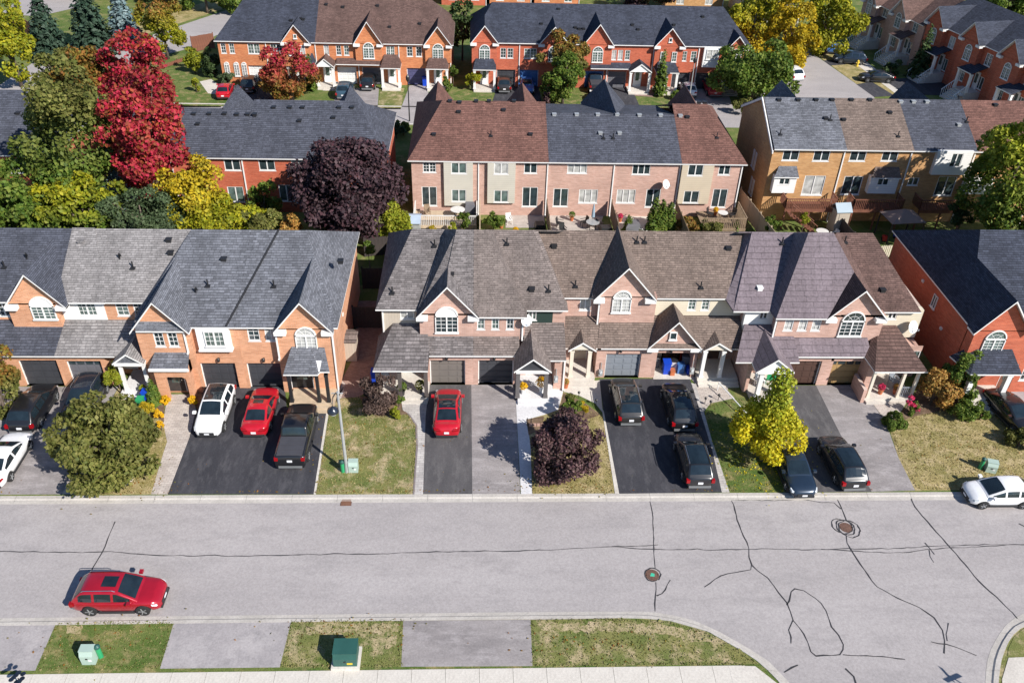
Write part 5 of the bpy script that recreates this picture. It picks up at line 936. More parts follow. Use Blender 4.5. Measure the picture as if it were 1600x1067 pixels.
# ------------------------------------------------------------------ vegetation
def leaf_mesh(name, C, Nrm, size, mat, off, aspect=1.5):
    """C: n x 3 leaf centres, Nrm: n x 3 leaf normals, size: n; one rhombic leaf each"""
    n = len(C); r = RNG.normal(size=(n, 3)); a = np.cross(Nrm, r); a /= np.linalg.norm(a, axis=1)[:, None]+1e-9; b = np.cross(Nrm, a); b /= np.linalg.norm(b, axis=1)[:, None]+1e-9
    s = size[:, None]*.5; V = np.empty((n, 4, 3)); V[:, 0] = C-a*s*aspect; V[:, 1] = C+b*s+Nrm*s*.25; V[:, 2] = C+a*s*aspect; V[:, 3] = C-b*s+Nrm*s*.25
    V = (V-np.array(off)).reshape(-1, 3).astype(np.float32)
    me = bpy.data.meshes.new(name); me.vertices.add(4*n); me.vertices.foreach_set('co', V.ravel()); me.loops.add(4*n); me.loops.foreach_set('vertex_index', np.arange(4*n, dtype=np.int32))
    me.polygons.add(n); me.polygons.foreach_set('loop_start', np.arange(0, 4*n, 4, dtype=np.int32)); me.polygons.foreach_set('loop_total', np.full(n, 4, dtype=np.int32)); me.materials.append(mat); me.update(); me.validate(); return me
def unit(v): return v/(np.linalg.norm(v, axis=1)[:, None]+1e-9)
def blob_leaves(blobs, n, size, c0, up_=.35, fill=.8):
    """leaves through the outer part of every clump"""
    B = np.array(blobs); w = B[:, 3]**2; w /= w.sum(); idx = RNG.choice(len(B), n, p=w); d = unit(RNG.normal(size=(n, 3)))
    out = unit(B[idx, :3]-np.array(c0)); d = unit(d+out*.75)
    r = (fill+(1.08-fill)*RNG.random(n)**.7)[:, None]; P = B[idx, :3]+d*r*B[idx, 3:6]+RNG.normal(size=(n, 3))*size*.35
    N_ = unit(d*.7+RNG.normal(size=(n, 3))*.75+np.array([0, 0, up_])); return P, N_
def px_scale(Y): return F_PX/(Y*math.cos(PITCH)+(CAM_H-1.5)*math.sin(PITCH))
LEAF = {}
def leafmat(key, **k):
    if key not in LEAF: LEAF[key] = mat_leaf('leaves_'+key, PAL[key], PALT.get(key, .3), **k)
    return LEAF[key]
PAL = dict(olive=[(.085, .105, .022), (.145, .155, .035), (.225, .21, .06), (.125, .14, .03)], green=[(.05, .1, .012), (.09, .15, .02), (.14, .2, .03), (.19, .22, .04)], dgreen=[(.03, .06, .016), (.05, .085, .025), (.075, .11, .035)], lime=[(.2, .27, .02), (.32, .36, .03), (.42, .4, .04), (.26, .28, .02)],
 yellow=[(.4, .4, .012), (.62, .53, .015), (.78, .6, .02), (.52, .46, .02)], ygreen=[(.16, .2, .012), (.27, .29, .015), (.42, .37, .02), (.2, .21, .02)], red=[(.22, .012, .025), (.44, .016, .05), (.56, .05, .09), (.36, .1, .03), (.42, .025, .05), (.2, .1, .03), (.52, .04, .08)], purple=[(.028, .016, .021), (.05, .028, .034), (.085, .05, .055), (.06, .022, .03)], plum=[(.045, .022, .028), (.09, .042, .048), (.16, .095, .09), (.065, .038, .034)],
 orange=[(.34, .15, .035), (.48, .25, .06), (.5, .32, .09), (.3, .22, .05)], rusty=[(.2, .08, .02), (.3, .14, .03), (.22, .17, .03), (.14, .14, .03)], spruce=[(.02, .045, .028), (.035, .065, .04), (.055, .09, .06)], blue=[(.1, .16, .17), (.16, .23, .24), (.24, .31, .32)], juniper=[(.05, .085, .035), (.085, .125, .055), (.13, .17, .085)], gold=[(.3, .25, .015), (.5, .36, .02), (.6, .42, .02), (.36, .32, .03)], flower_y=[(.75, .42, .01), (.85, .55, .02), (.6, .3, .01)], pink=[(.6, .03, .1), (.75, .08, .2), (.5, .02, .06)], taupe=[(.06, .038, .032), (.1, .065, .052), (.15, .1, .08), (.08, .05, .045)])
PALT = dict(yellow=.4, lime=.4, gold=.4, red=.35, purple=.12, plum=.15, spruce=.1, dgreen=.2, blue=.1, taupe=.15)
def grow(name, label, cat, box, Y, pal, group=None, leaf=.24, dens=1.0, nb=40, trunk=True, fill=.62, top=None, shape=0, tm=.9, zmin=None, br=.3):
    """a broadleaf tree or shrub whose crown fills the given sight box at distance Y"""
    x0, y0, x1, y1 = box; sc = px_scale(Y); R = (x1-x0)/2/sc; a = (y1-y0)/2/sc; c = at((x0+x1)/2, (y0+y1)/2, Y=Y); phi = math.atan2(CAM_H-c.z, Y)
    rz = math.sqrt(max(a*a-(R*math.sin(phi))**2, (.4*R)**2))/math.cos(phi); rz = min(rz, 1.9*R)
    cz = max(c.z, rz*.95) if zmin is None else max(c.z, zmin)
    bx, by = c.x, Y; root = empty(name, (bx, by, 0), random.uniform(0, 6.28)*0, label, cat, group)
    blobs = []
    for k in range(nb):
        d = RNG.normal(size=3); d /= np.linalg.norm(d); t = RNG.uniform(.42, tm)
        if k < 5: t = .3
        if shape >= .7 and k < 14:
            f = k/13; b = R*(.5-.24*f); blobs.append((bx+RNG.normal()*R*.06, by+RNG.normal()*R*.06, cz-rz*.35+rz*1.2*f, b, b, b)); continue
        zz = d[2]; wx = 1.0
        if shape > 0: wx = 1.0-shape*max(0, zz+.15)*.85; zz = zz if shape < .7 else zz*.75-.22                     # narrow above, broad below
        b = R*RNG.uniform(br*.75, br*1.2)*(.85 if zz > 0 else 1)
        p = (bx+d[0]*t*R*wx, by+d[1]*t*R*wx, cz+zz*t*rz*(1.08 if not shape else .92)); bz = b*min(1.25, max(.7, rz/R))*.85
        if p[2]-bz < .05: p = (p[0], p[1], bz+.06)
        blobs.append((*p, b, b, bz))
    area = 4*math.pi*R*(R+rz)/2; leaf *= .8; n = int(min(26000, max(250, dens*3.0*area/leaf**2)))
    P, N_ = blob_leaves(blobs, n, leaf, (bx, by, cz-.2*rz), fill=fill); P[:, 2] = np.maximum(P[:, 2], .04)
    sz = leaf*RNG.uniform(.65, 1.3, n)
    kw = dict(top=PAL[top], zr=(cz-rz*.3, cz+rz*.5)) if top else {}
    mt = leafmat(pal) if not top else mat_leaf('leaves_%s_%s' % (pal, top), PAL[pal], .3, **kw)
    link('crown' if trunk else 'foliage', leaf_mesh('crown', P, N_, sz, mt, (bx, by, 0)), root)
    mb = MB(); tr = max(.05, R*.055) if trunk else max(.025, R*.05); ht = cz+rz*.3
    mb.tube([(0, 0, -.05), (R*.02, 0, ht*.3), (-R*.02, R*.03, ht*.65), (0, 0, ht)], [tr*1.35, tr, tr*.75, tr*.25], 8)
    for k in range(7 if trunk else 4):
        b = blobs[(k*5+3) % nb]; z0 = max(.15, cz-rz*RNG.uniform(.3, .95)) if trunk else .1
        e = (b[0]-bx, b[1]-by, b[2]); mid = (e[0]*.45, e[1]*.45, z0+(e[2]-z0)*.62); mb.tube([(0, 0, z0), mid, e], [tr*.6, tr*.4, tr*.12], 6)
    link('trunk' if trunk else 'stem', mb.mesh('trunk', 'bark', smooth=True), root)
    return root
def conifer(name, label, base, H, R, pal, group=None, leaf=.3, tiers=16, per=13, droop=.22, dens=1.0, column=False):
    bx, by = base; root = empty(name, (bx, by, 0), 0, label, 'conifer', group); P, N_, S_ = [], [], []; st = MB().tube([(0, 0, -.05), (0, 0, H*.95)], [R*.09+.03, .02], 7)
    for t in range(tiers):
        f = t/(tiers-1); z = H*(.06+.92*f); rr = R*((1-f)**(.85 if not column else .45))*RNG.uniform(.88, 1.08)+.05; nbr = max(4, int(per*(1-f*.65)))
        for k in range(nbr):
            an = 2*math.pi*(k+RNG.random())/nbr; L_ = rr*RNG.uniform(.8, 1.12); dz = -droop*L_; m_ = max(3, int(dens*9*L_/max(.3, R)*max(1, R/.9)))
            u = RNG.random(m_)**.6; ca, sa = math.cos(an), math.sin(an)
            pts = np.stack([bx+ca*L_*u, by+sa*L_*u, z+dz*u**1.5+0*u], 1)+RNG.normal(size=(m_, 3))*leaf*.3
            P.append(pts); N_.append(unit(np.stack([ca*.5+0*u, sa*.5+0*u, .85+0*u], 1)+RNG.normal(size=(m_, 3))*.35)); S_.append(leaf*RNG.uniform(.6, 1.2, m_)*(1.1-.5*f))
    P = np.concatenate(P); P[:, 2] = np.maximum(P[:, 2], .03)
    link('crown', leaf_mesh('crown', P, np.concatenate(N_), np.concatenate(S_), leafmat(pal), (bx, by, 0), 1.9), root); link('trunk', st.mesh('trunk', 'bark'), root); return root
FT = 'trees in the front gardens'; FS = 'front garden shrubs'; BT = 'trees of the back gardens'; BS = 'back garden shrubs'; XT = 'trees along the far streets'; XS = 'shrubs along the far street'
T = lambda *a, **k: grow('tree', *a[:1], 'tree', *a[1:], **k)
B_ = lambda *a, **k: grow('shrub', *a[:1], 'shrub', *a[1:], trunk=False, **k)
# front gardens
T('broad olive green tree spreading over the driveway beside the white suv', (78, 612, 250, 762), 37.4, 'olive', FT, leaf=.22, nb=75, dens=1.3, fill=.5, br=.27)
T('small reddish green tree at the left edge by the orange brick row', (-44, 552, 34, 668), 42.6, 'olive', FT, leaf=.18, nb=34, top='rusty')
B_('round yellow green bush beside the white posted porch', (162, 566, 198, 602), 44.6, 'lime', FS, leaf=.11, nb=14, fill=.75)
B_('flowering mound with pale blooms under the olive tree', (222, 636, 246, 668), 42.3, 'gold', FS, leaf=.1, nb=12)
T('dark taupe leaved small tree by the paved side passage', (558, 586, 624, 658), 42.8, 'taupe', FT, leaf=.13, nb=24, dens=1.0, fill=.5)
T('dark purple plum tree on the lawn beside the white concrete walk', (826, 636, 940, 754), 37.2, 'plum', FT, leaf=.17, nb=55, dens=1.1, fill=.5)
T('bright yellow autumn tree with greener top on the right lawn', (1152, 576, 1260, 734), 38.2, 'yellow', FT, leaf=.17, nb=70, dens=1.1, top='lime', shape=.75, fill=.55)
B_('round orange leaved shrub against the red brick house', (1430, 565, 1500, 636), 43.6, 'orange', FS, leaf=.15, nb=24, fill=.6)
B_('tall dark green shrub behind the orange one at the red house', (1476, 548, 1542, 632), 44.2, 'green', FS, leaf=.15, nb=24)
B_('low spreading green shrub by the steps of the red house', (1484, 618, 1544, 660), 42.2, 'green', FS, leaf=.14, nb=16)
B_('golden green rounded shrub at the right edge of the lawn', (1560, 680, 1616, 724), 39.4, 'olive', FS, leaf=.13, nb=18)
B_('dense egg shaped clipped shrub at the edge of the grey driveway', (1377, 632, 1416, 680), 41.2, 'green', FS, leaf=.09, nb=16, fill=.85, zmin=.7, shape=.6)
B_('small clipped round shrub beside the concrete walk', (880, 606, 903, 640), 42.9, 'olive', FS, leaf=.09, nb=10, fill=.8)
B_('low yellow green ground planting behind the plum tree', (872, 626, 912, 648), 41.6, 'green', FS, leaf=.1, nb=12)
B_('yellow flowering plants at the curve of the garden bed', (900, 628, 925, 644), 42.2, 'gold', FS, leaf=.09, nb=9)
B_('yellow green leafy plant under the taupe tree', (606, 632, 628, 656), 42.0, 'lime', FS, leaf=.1, nb=9)
B_('green leafy plant beside the porch with the blue door', (612, 610, 632, 636), 43.2, 'green', FS, leaf=.1, nb=9)
B_('rose bush with bright pink blooms before the right porch', (1414, 622, 1438, 650), 42.6, 'green', FS, leaf=.1, nb=9)
for (px, py, Z0, wd_) in ((1420, 629, .9, 'leftmost'), (1428, 634, .75, 'middle'), (1424, 622, 1.1, 'topmost'), (1433, 639, .5, 'lowest')):
    q = at(px, py, Z=Z0); P, N_ = blob_leaves([(q.x, q.y, q.z, .16, .16, .13)], 60, .08, (q.x, q.y, q.z-.1)); e = empty('flower', (q.x, q.y, 0), 0, wd_+' bright pink bloom on the rose bush before the right porch', 'flower', 'pink rose blooms'); link('petals', leaf_mesh('petals', P, N_, np.full(60, .1), leafmat('pink'), (q.x, q.y, 0)), e); link('stem', MB().tube([(0, 0, 0), (0, 0, Z0)], .015, 5).mesh('stem', 'bark'), e)
conifer('conifer', 'small neat cone conifer beside the arched brick entry', gp(243, 628), 1.9, .48, 'green', FS, .14, 16, 12, .1, 2.0)
def mums(label, box, Y): return grow('flower_clump', label, 'flowers', box, Y, 'flower_y', 'yellow flower clumps', trunk=False, leaf=.09, nb=9, fill=.7)
mums('yellow flowers at the left foot of the arched entry', (246, 614, 270, 634), 43.6); mums('yellow flowers against the white suv side of the arched entry', (292, 616, 312, 638), 43.5); mums('yellow flowers lower along the curved paver walk', (240, 636, 256, 656), 42.2); mums('small yellow flower patch where the walk meets the dry lawn', (245, 656, 257, 672), 41.0)
# back gardens
T('dark purple maple standing behind the orange brick row', (450, 203, 630, 376), 63.5, 'purple', BT, leaf=.28, nb=110, dens=1.35, fill=.5, br=.27, tm=.78)
T('crimson maple in front of the red brick row', (165, 112, 292, 318), 66.5, 'red', BT, leaf=.3, nb=70, dens=1.1, fill=.5, br=.27)
T('tall crimson maple top rising behind the slate roofs', (160, 56, 268, 214), 87.5, 'red', BT, leaf=.34, nb=56, fill=.5)
T('rusty leaved tree between the crimson maple and the spruces', (95, 75, 190, 190), 88.5, 'rusty', BT, leaf=.36, nb=36, fill=.5)
T('tall olive tree with orange tips left of the crimson maple', (44, 112, 190, 322), 66.0, 'green', BT, leaf=.3, nb=75, dens=1.1, fill=.5, top='olive')
T('leafy green tree at the left edge behind the orange row', (-50, 255, 92, 372), 61.5, 'green', BT, leaf=.3, nb=40, fill=.5)
T('leafy yellowish green tree behind the light grey roof', (62, 268, 188, 372), 61.0, 'green', BT, leaf=.3, nb=40, fill=.5, top='ygreen')
T('grey green juniper with fine foliage behind the grey roofs', (164, 288, 276, 376), 61.2, 'juniper', BT, leaf=.18, nb=40, dens=.9)
T('golden yellow tree in front of the red brick row', (248, 250, 352, 366), 63.2, 'ygreen', BT, leaf=.24, nb=50, top='gold', fill=.5)
B_('drooping willow like green shrub behind the grey roof', (310, 312, 412, 376), 61.6, 'ygreen', BS, leaf=.22, nb=28)
B_('rounded light green shrub beside the willow like shrub', (372, 322, 444, 374), 61.4, 'olive', BS, leaf=.22, nb=22)
T('slim green tree against the red brick wall', (384, 285, 442, 360), 67.5, 'green', BT, leaf=.24, nb=24)
B_('orange tinted shrub at the foot of the purple maple', (428, 332, 476, 372), 61.4, 'orange', BS, leaf=.18, nb=16)
T('bright yellow green sapling at the right of the purple maple', (574, 300, 644, 374), 64.0, 'lime', BT, leaf=.2, nb=24, fill=.5)
conifer('conifer', 'blue grey spruce below the crimson maple', gp(197, 352), 6.0, 2.3, 'blue', BT, .34, 18, 14, .25, 1.3)
B_('green shrub in the narrow yard behind the side passage', (560, 372, 590, 396), 58.5, 'green', BS, leaf=.13, nb=10)
B_('yellow leaved low shrub below the wooden deck', (666, 348, 690, 366), 66.4, 'gold', BS, leaf=.12, nb=9); B_('second yellow shrub beside the garden path behind the row', (700, 346, 716, 362), 66.2, 'lime', BS, leaf=.12, nb=9); B_('leafy green shrub before the white deck railing', (712, 330, 736, 358), 66.6, 'green', BS, leaf=.14, nb=12); B_('row of green plants beside the fence post', (752, 332, 790, 358), 67.4, 'green', BS, leaf=.14, nb=14)
for i, (px, lb) in enumerate(((1019, 'left cedar of the three behind the slate roofed house'), (1031, 'middle cedar of the three behind the slate roofed house'), (1043, 'right cedar of the three behind the slate roofed house'))): conifer('conifer', lb, gp(px, 362), 3.4-.25*i, .62, 'green', 'three cedars in a row', .2, 18, 12, -.25, 1.6, True)
for px, py, lb in ((981, 356, 'tiny dark conifer by the covered patio furniture'), (1098, 360, 'small dark conifer beside the grey deck'), (1148, 362, 'small pointed conifer at the leaning fence')): conifer('conifer', lb, gp(px, py+4), 1.5, .4, 'green', BS, .15, 12, 10, .1, 1.6, True)
B_('reddish dry garden plants beside the cedars', (1056, 336, 1096, 362), 66.8, 'rusty', BS, leaf=.16, nb=14); B_('green and white plants before the grey deck', (1092, 344, 1130, 364), 66.4, 'olive', BS, leaf=.14, nb=12)
B_('sunny green shrub beside the deck stairs', (1190, 336, 1222, 364), 66.0, 'green', BS, leaf=.16, nb=12); B_('green shrub between the deck stairs and play house', (1248, 330, 1268, 350), 66.6, 'lime', BS, leaf=.14, nb=9)
T('light green tree shading the golden brick row at the right edge', (1516, 168, 1660, 372), 63.0, 'green', BT, leaf=.28, nb=46, top='lime', fill=.5)
T('leafy tree past the right edge casting shade on the golden wall', (1640, 190, 1800, 380), 61.5, 'green', BT, leaf=.32, nb=40, fill=.5)
B_('dark green shrub under the shaded golden brick house', (1480, 316, 1530, 356), 66.0, 'dgreen', BS, leaf=.18, nb=16); B_('grey green bush at the right edge below the tree', (1536, 318, 1600, 362), 64.0, 'olive', BS, leaf=.18, nb=18)
# far streets
T('orange and red topped round tree beyond the slate roof', (404, 84, 502, 174), 97.8, 'rusty', XT, leaf=.26, nb=36, top='red', fill=.5)
T('orange tinted tree before the red brick row', (843, 48, 922, 122), 102.2, 'olive', XT, leaf=.26, nb=30, top='rusty', fill=.5)
T('green round tree in front of the orange tinted one', (846, 88, 916, 160), 98.6, 'green', XT, leaf=.26, nb=30)
T('large round green tree at the corner of the side street', (1118, 68, 1248, 158), 100.0, 'green', XT, leaf=.32, nb=44)
T('golden yellow tree left of the side street', (1136, -16, 1222, 92), 117.0, 'gold', XT, leaf=.34, nb=34, top='ygreen'); T('amber yellow tree right beside the white van', (1196, 8, 1280, 112), 113.0, 'gold', XT, leaf=.34, nb=34); T('yellow green tree on the verge of the side street', (1252, -26, 1348, 92), 119.0, 'ygreen', XT, leaf=.34, nb=36); T('yellow green tree behind the golden one at the top edge', (1158, -60, 1262, 40), 128.0, 'ygreen', XT, leaf=.36, nb=30)
T('red over green tree beside the far left street', (216, -14, 284, 74), 112.5, 'ygreen', XT, leaf=.3, nb=32, top='rusty', fill=.5)
T('tall yellow and green tree at the top left corner', (-34, -20, 48, 118), 101.5, 'ygreen', XT, leaf=.34, nb=34); T('pale green tree behind the crimson maple top left', (58, 76, 150, 168), 93.0, 'olive', XT, leaf=.34, nb=30); T('leafy green tree at the left edge under the far street', (-30, 150, 60, 190), 87.0, 'green', XT, leaf=.32, nb=20) if 0 else None
for px, py, H, R, lb in ((82, 92, 9.5, 2.6, 'dark green spruce, leftmost of the three by the far road'), (150, 82, 10.5, 3.0, 'dark green spruce, tallest of the three by the far road'), (199, 70, 8.5, 2.4, 'bluish spruce nearest the red over green tree')): conifer('spruce', lb, gp(px, py), H, R, 'spruce' if px < 190 else 'blue', 'spruces by the far road', .42, 20, 15, .28, 1.3)
B_('yellow leaved bush on the corner lawn', (284, 76, 318, 112), 107.0, 'lime', XS, leaf=.2, nb=16); T('small dark green tree on the corner lawn', (316, 78, 348, 124), 106.0, 'dgreen', XT, leaf=.2, nb=18); B_('pale green shrub beside the red brick corner house', (340, 110, 370, 134), 103.0, 'juniper', XS, leaf=.16, nb=12); B_('yellow green small bush near the stepping path', (296, 118, 314, 142), 100.5, 'lime', XS, leaf=.15, nb=10)
conifer('conifer', 'tall slim column conifer before the red brick row', gp(1030, 150), 5.6, .75, 'green', XT, .24, 20, 12, -.3, 1.6, True); conifer('conifer', 'dark cone conifer between the side street houses', gp(1432, 122), 6.8, 1.5, 'dgreen', XT, .3, 18, 13, .2, 1.3); conifer('conifer', 'slim green conifer beside the white garage', gp(487, 142), 4.4, .6, 'green', XT, .22, 18, 12, -.3, 1.6, True)
for box, Y, pl, lb in (((722, 108, 752, 136), 102.6, 'ygreen', 'green shrub by the porch of the slate roofed end house'), ((700, 96, 716, 124), 104, 'green', 'green shrub at the left corner of the red brick row'), ((1040, 138, 1076, 158), 100.6, 'green', 'low green shrub right of the column conifer'), ((846, 142, 866, 166), 97.6, 'plum', 'dark purple shrub by the blue car'), ((612, 184, 648, 208), 88.6, 'green', 'green shrub between the two back rows'), ((604, 190, 634, 214), 87.6, 'juniper', 'grey green shrub beside the slate hip roof'), ((1376, 92, 1412, 118), 111, 'dgreen', 'dark shrub below the conifer on the side street'), ((688, 118, 706, 142), 102, 'green', 'green hedge shrub at the rust brick end porch'), ((1240, 150, 1280, 170), 97.5, 'green', 'leafy shrub behind the golden brick row roof') if 0 else ((1146, 150, 1178, 176), 96.0, 'olive', 'pale leafy plants at the corner under the round tree')): B_(lb, box, Y, pl, XS, leaf=.18, nb=12)
T('dark green tree between the two far rows', (700, -10, 744, 76), 114.0, 'dgreen', XT, leaf=.3, nb=26); T('green tree at the top right corner', (1530, -40, 1625, 44), 140.0, 'green', XT, leaf=.4, nb=30); T('dark tree behind the slate roofs top right', (1440, -50, 1545, 20), 146.0, 'dgreen', XT, leaf=.4, nb=28); T('yellow tinted tree at the top right edge', (1600, -20, 1680, 60), 138, 'ygreen', XT, leaf=.4, nb=24); T('dark maple at the top edge behind the slate roofs', (960, -40, 1065, 10), 139, 'purple', XT, leaf=.36, nb=22)
for i, (a, b) in enumerate(((236, 300), (286, 352), (338, 400), (60, 130), (120, 190), (180, 250))): T(('dense green tree, %s of the wood along the top left edge' % ('first', 'second', 'third', 'fourth', 'fifth', 'sixth')[(3, 4, 5, 0, 1, 2)[i]]), (a, -46, b, 26 if i < 3 else 8), 134 if i < 3 else 141, 'green', 'wood along the top edge', leaf=.42, nb=24, top='olive' if i % 2 else None)
# grass blades standing on the lawns, far too many to count
def tufts(polys, dens, lens, cols, name, label):
    P, N_, S_ = [], [], []
    for poly, zz in polys:
        W_ = [gp(*p) for p in poly]; xs = [p[0] for p in W_]; ys = [p[1] for p in W_]; A = (max(xs)-min(xs))*(max(ys)-min(ys)); n = int(A*dens); q = np.stack([RNG.uniform(min(xs), max(xs), n), RNG.uniform(min(ys), max(ys), n)], 1); ins = np.zeros(n, bool); j = len(W_)-1
        for i in range(len(W_)):
            (xi, yi), (xj, yj) = W_[i], W_[j]; c = ((yi > q[:, 1]) != (yj > q[:, 1])) & (q[:, 0] < (xj-xi)*(q[:, 1]-yi)/(yj-yi+1e-12)+xi); ins ^= c; j = i
        for i in range(len(W_)):                                           # ragged edge: blades leaning over the border
            a_, b_ = np.array(W_[i]), np.array(W_[(i+1) % len(W_)]); m_ = int(np.linalg.norm(b_-a_)*26); t_ = RNG.random((m_, 1)); e_ = a_+(b_-a_)*t_+RNG.normal(size=(m_, 2))*.055; P.append(np.column_stack([e_, np.full(m_, zz+.03)]))
        q = q[ins]; P.append(np.stack([q[:, 0], q[:, 1], np.full(len(q), zz+lens*.4)], 1))
    P = np.concatenate(P); n = len(P); N_ = unit(RNG.normal(size=(n, 3))*np.array([1, 1, .5])+np.array([.3, -.5, .3])); PAL[name] = cols
    o = link('grass', leaf_mesh('grass', P, N_, lens*RNG.uniform(.6, 1.4, n)*np.where(RNG.random(n) < .04, 2.0, 1.0), leafmat(name), (0, 0, 0), 1.3)); tag(o, label, 'grass', None, 'stuff')
LG = [[(496, 770), (643, 770), (649, 700), (649, 664), (638, 649), (588, 652), (560, 622), (533, 624), (518, 634)], [(834, 770), (958, 770), (950, 715), (940, 652), (915, 640), (884, 650), (850, 655), (832, 690)], [(1434, 764), (1640, 762), (1640, 716), (1596, 688), (1556, 642), (1480, 640), (1430, 652), (1392, 668), (1407, 715)], [(144, 770), (234, 770), (250, 715), (258, 690), (252, 662), (190, 650), (150, 710)]]
tufts([(p, .012) for p in LG], 90, .05, [(.2, .18, .055), (.3, .25, .09), (.38, .3, .14), (.46, .37, .2)], 'dry_grass', 'short dry grass of the front lawns')
tufts([(p, .0) for p in ([(92, 973), (270, 972), (249, 1042), (60, 1045)], [(457, 971), (628, 970), (625, 1040), (440, 1041)], [(832, 970), (967, 968), (1045, 972), (1104, 989), (1160, 1021), (1182, 1037), (836, 1039)], [(1143, 767), (1224, 767), (1206, 720), (1204, 690), (1196, 624), (1148, 626), (1112, 634), (1104, 643), (1116, 690)])], 90, .05, [(.1, .14, .025), (.17, .19, .045), (.24, .23, .08), (.34, .28, .14)], 'green_grass', 'short patchy grass of the verges and the right lawn')

# leaves dropped on lawns, drives and gutters
def litter(spots, name, pal, label):
    P = []
    for px, py, sx, sy, n in spots: q = at(px, py); P.append(np.stack([RNG.normal(q.x, sx, n), RNG.normal(q.y, sy, n), np.full(n, .045)], 1))
    P = np.concatenate(P); n = len(P); o = link('fallen_leaves', leaf_mesh('fallen_leaves', P, unit(RNG.normal(size=(n, 3))*.3+np.array([0, 0, 1])), RNG.uniform(.04, .1, n), leafmat(pal), (0, 0, 0))); tag(o, label, 'leaves', None, 'stuff')
litter([(1195, 735, 1.6, 1.0, 260), (1160, 700, 1.5, 1.2, 120), (1240, 690, 1.2, 1.2, 90)], 'a', 'yellow', 'yellow leaves fallen around the bright yellow tree')
litter([(200, 750, 1.8, .9, 160), (560, 690, 2.2, 1.6, 120), (880, 755, 1.6, .5, 120), (1500, 700, 2.5, 1.4, 160), (130, 1000, 2, .8, 70), (540, 985, 2, .4, 80), (930, 1005, 2.2, .4, 90), (600, 768, 9, .06, 120)], 'b', 'rusty', 'brown leaves scattered over the lawns and gutters')
# ------------------------------------------------------------------ vehicles (front is +x, origin on the ground in the middle)
CK = dict(
 sedan=dict(L=4.7, W=1.84, st=[(-2.36, .66, .56), (-2.32, .84, .74), (-2.22, .97, .86), (-2.0, 1.02, .94), (-1.5, 1.02, .99), (-.6, .98, 1), (.5, .96, 1), (1.05, .95, .99), (1.6, .91, .97), (1.95, .84, .93), (2.16, .76, .84), (2.3, .66, .7), (2.36, .56, .52)], base=(-1.8, 1.15), roof=(-.85, .15), zb=.95, zr=1.44, wb=.86, wr=.62, wh=(-1.38, 1.42), r=.33, rv=.2, sw=((.12, .47), (.52, .9))),
 coupe=dict(L=4.7, W=1.9, st=[(-2.36, .7, .56), (-2.32, .9, .74), (-2.2, 1.04, .86), (-1.95, 1.08, .94), (-1.5, 1.04, .99), (-.6, .98, 1), (.5, .95, 1), (1.05, .93, .99), (1.6, .87, .97), (1.95, .8, .93), (2.16, .73, .84), (2.3, .64, .7), (2.36, .54, .52)], base=(-1.98, 1.35), roof=(-.7, .2), zb=.95, zr=1.44, wb=.86, wr=.6, wh=(-1.45, 1.43), r=.35, rv=.32, sw=((.2, .5), (.54, .88))),
 suv=dict(L=4.62, W=1.88, st=[(-2.32, .7, .62), (-2.29, .92, .78), (-2.2, 1.06, .88), (-2.0, 1.1, .95), (-1.5, 1.1, .99), (-.6, 1.08, 1), (.5, 1.06, 1), (1.0, 1.05, .99), (1.55, 1.01, .97), (1.92, .95, .93), (2.14, .86, .85), (2.27, .74, .72), (2.32, .62, .56)], base=(-2.2, 1.2), roof=(-1.62, .22), zb=1.05, zr=1.66, wb=.9, wr=.63, wh=(-1.36, 1.4), r=.37, rv=.22, sw=((.12, .33), (.37, .62), (.66, .9))),
 hatch=dict(L=4.25, W=1.8, st=[(-2.13, .66, .6), (-2.1, .84, .76), (-2.0, .98, .88), (-1.8, 1.02, .95), (-1.4, 1.01, .99), (-.5, .98, 1), (.5, .95, 1), (.95, .94, .99), (1.4, .9, .97), (1.74, .83, .93), (1.94, .75, .84), (2.07, .65, .7), (2.13, .55, .52)], base=(-1.98, 1.2), roof=(-1.25, .1), zb=.94, zr=1.47, wb=.87, wr=.62, wh=(-1.25, 1.33), r=.32, rv=.22, sw=((.12, .36), (.4, .63), (.67, .9))),
 pickup=dict(L=5.7, W=2.0, st=[(-2.86, .7, .86), (-2.84, 1.1, .93), (-2.78, 1.24, .97), (-2.5, 1.26, 1), (-1.5, 1.26, 1), (-.9, 1.23, 1), (.5, 1.17, 1), (1.2, 1.16, .99), (1.9, 1.13, .97), (2.4, 1.07, .94), (2.64, .98, .87), (2.78, .84, .76), (2.84, .7, .62)], base=(-1.0, 1.5), roof=(-.72, .62), zb=1.16, zr=1.88, wb=.9, wr=.68, wh=(-1.85, 1.78), r=.4, rv=.25, sw=((.08, .44), (.5, .88))),
)
SHARED = {}
def shared(key, fn):
    if key not in SHARED: SHARED[key] = fn()
    return SHARED[key]
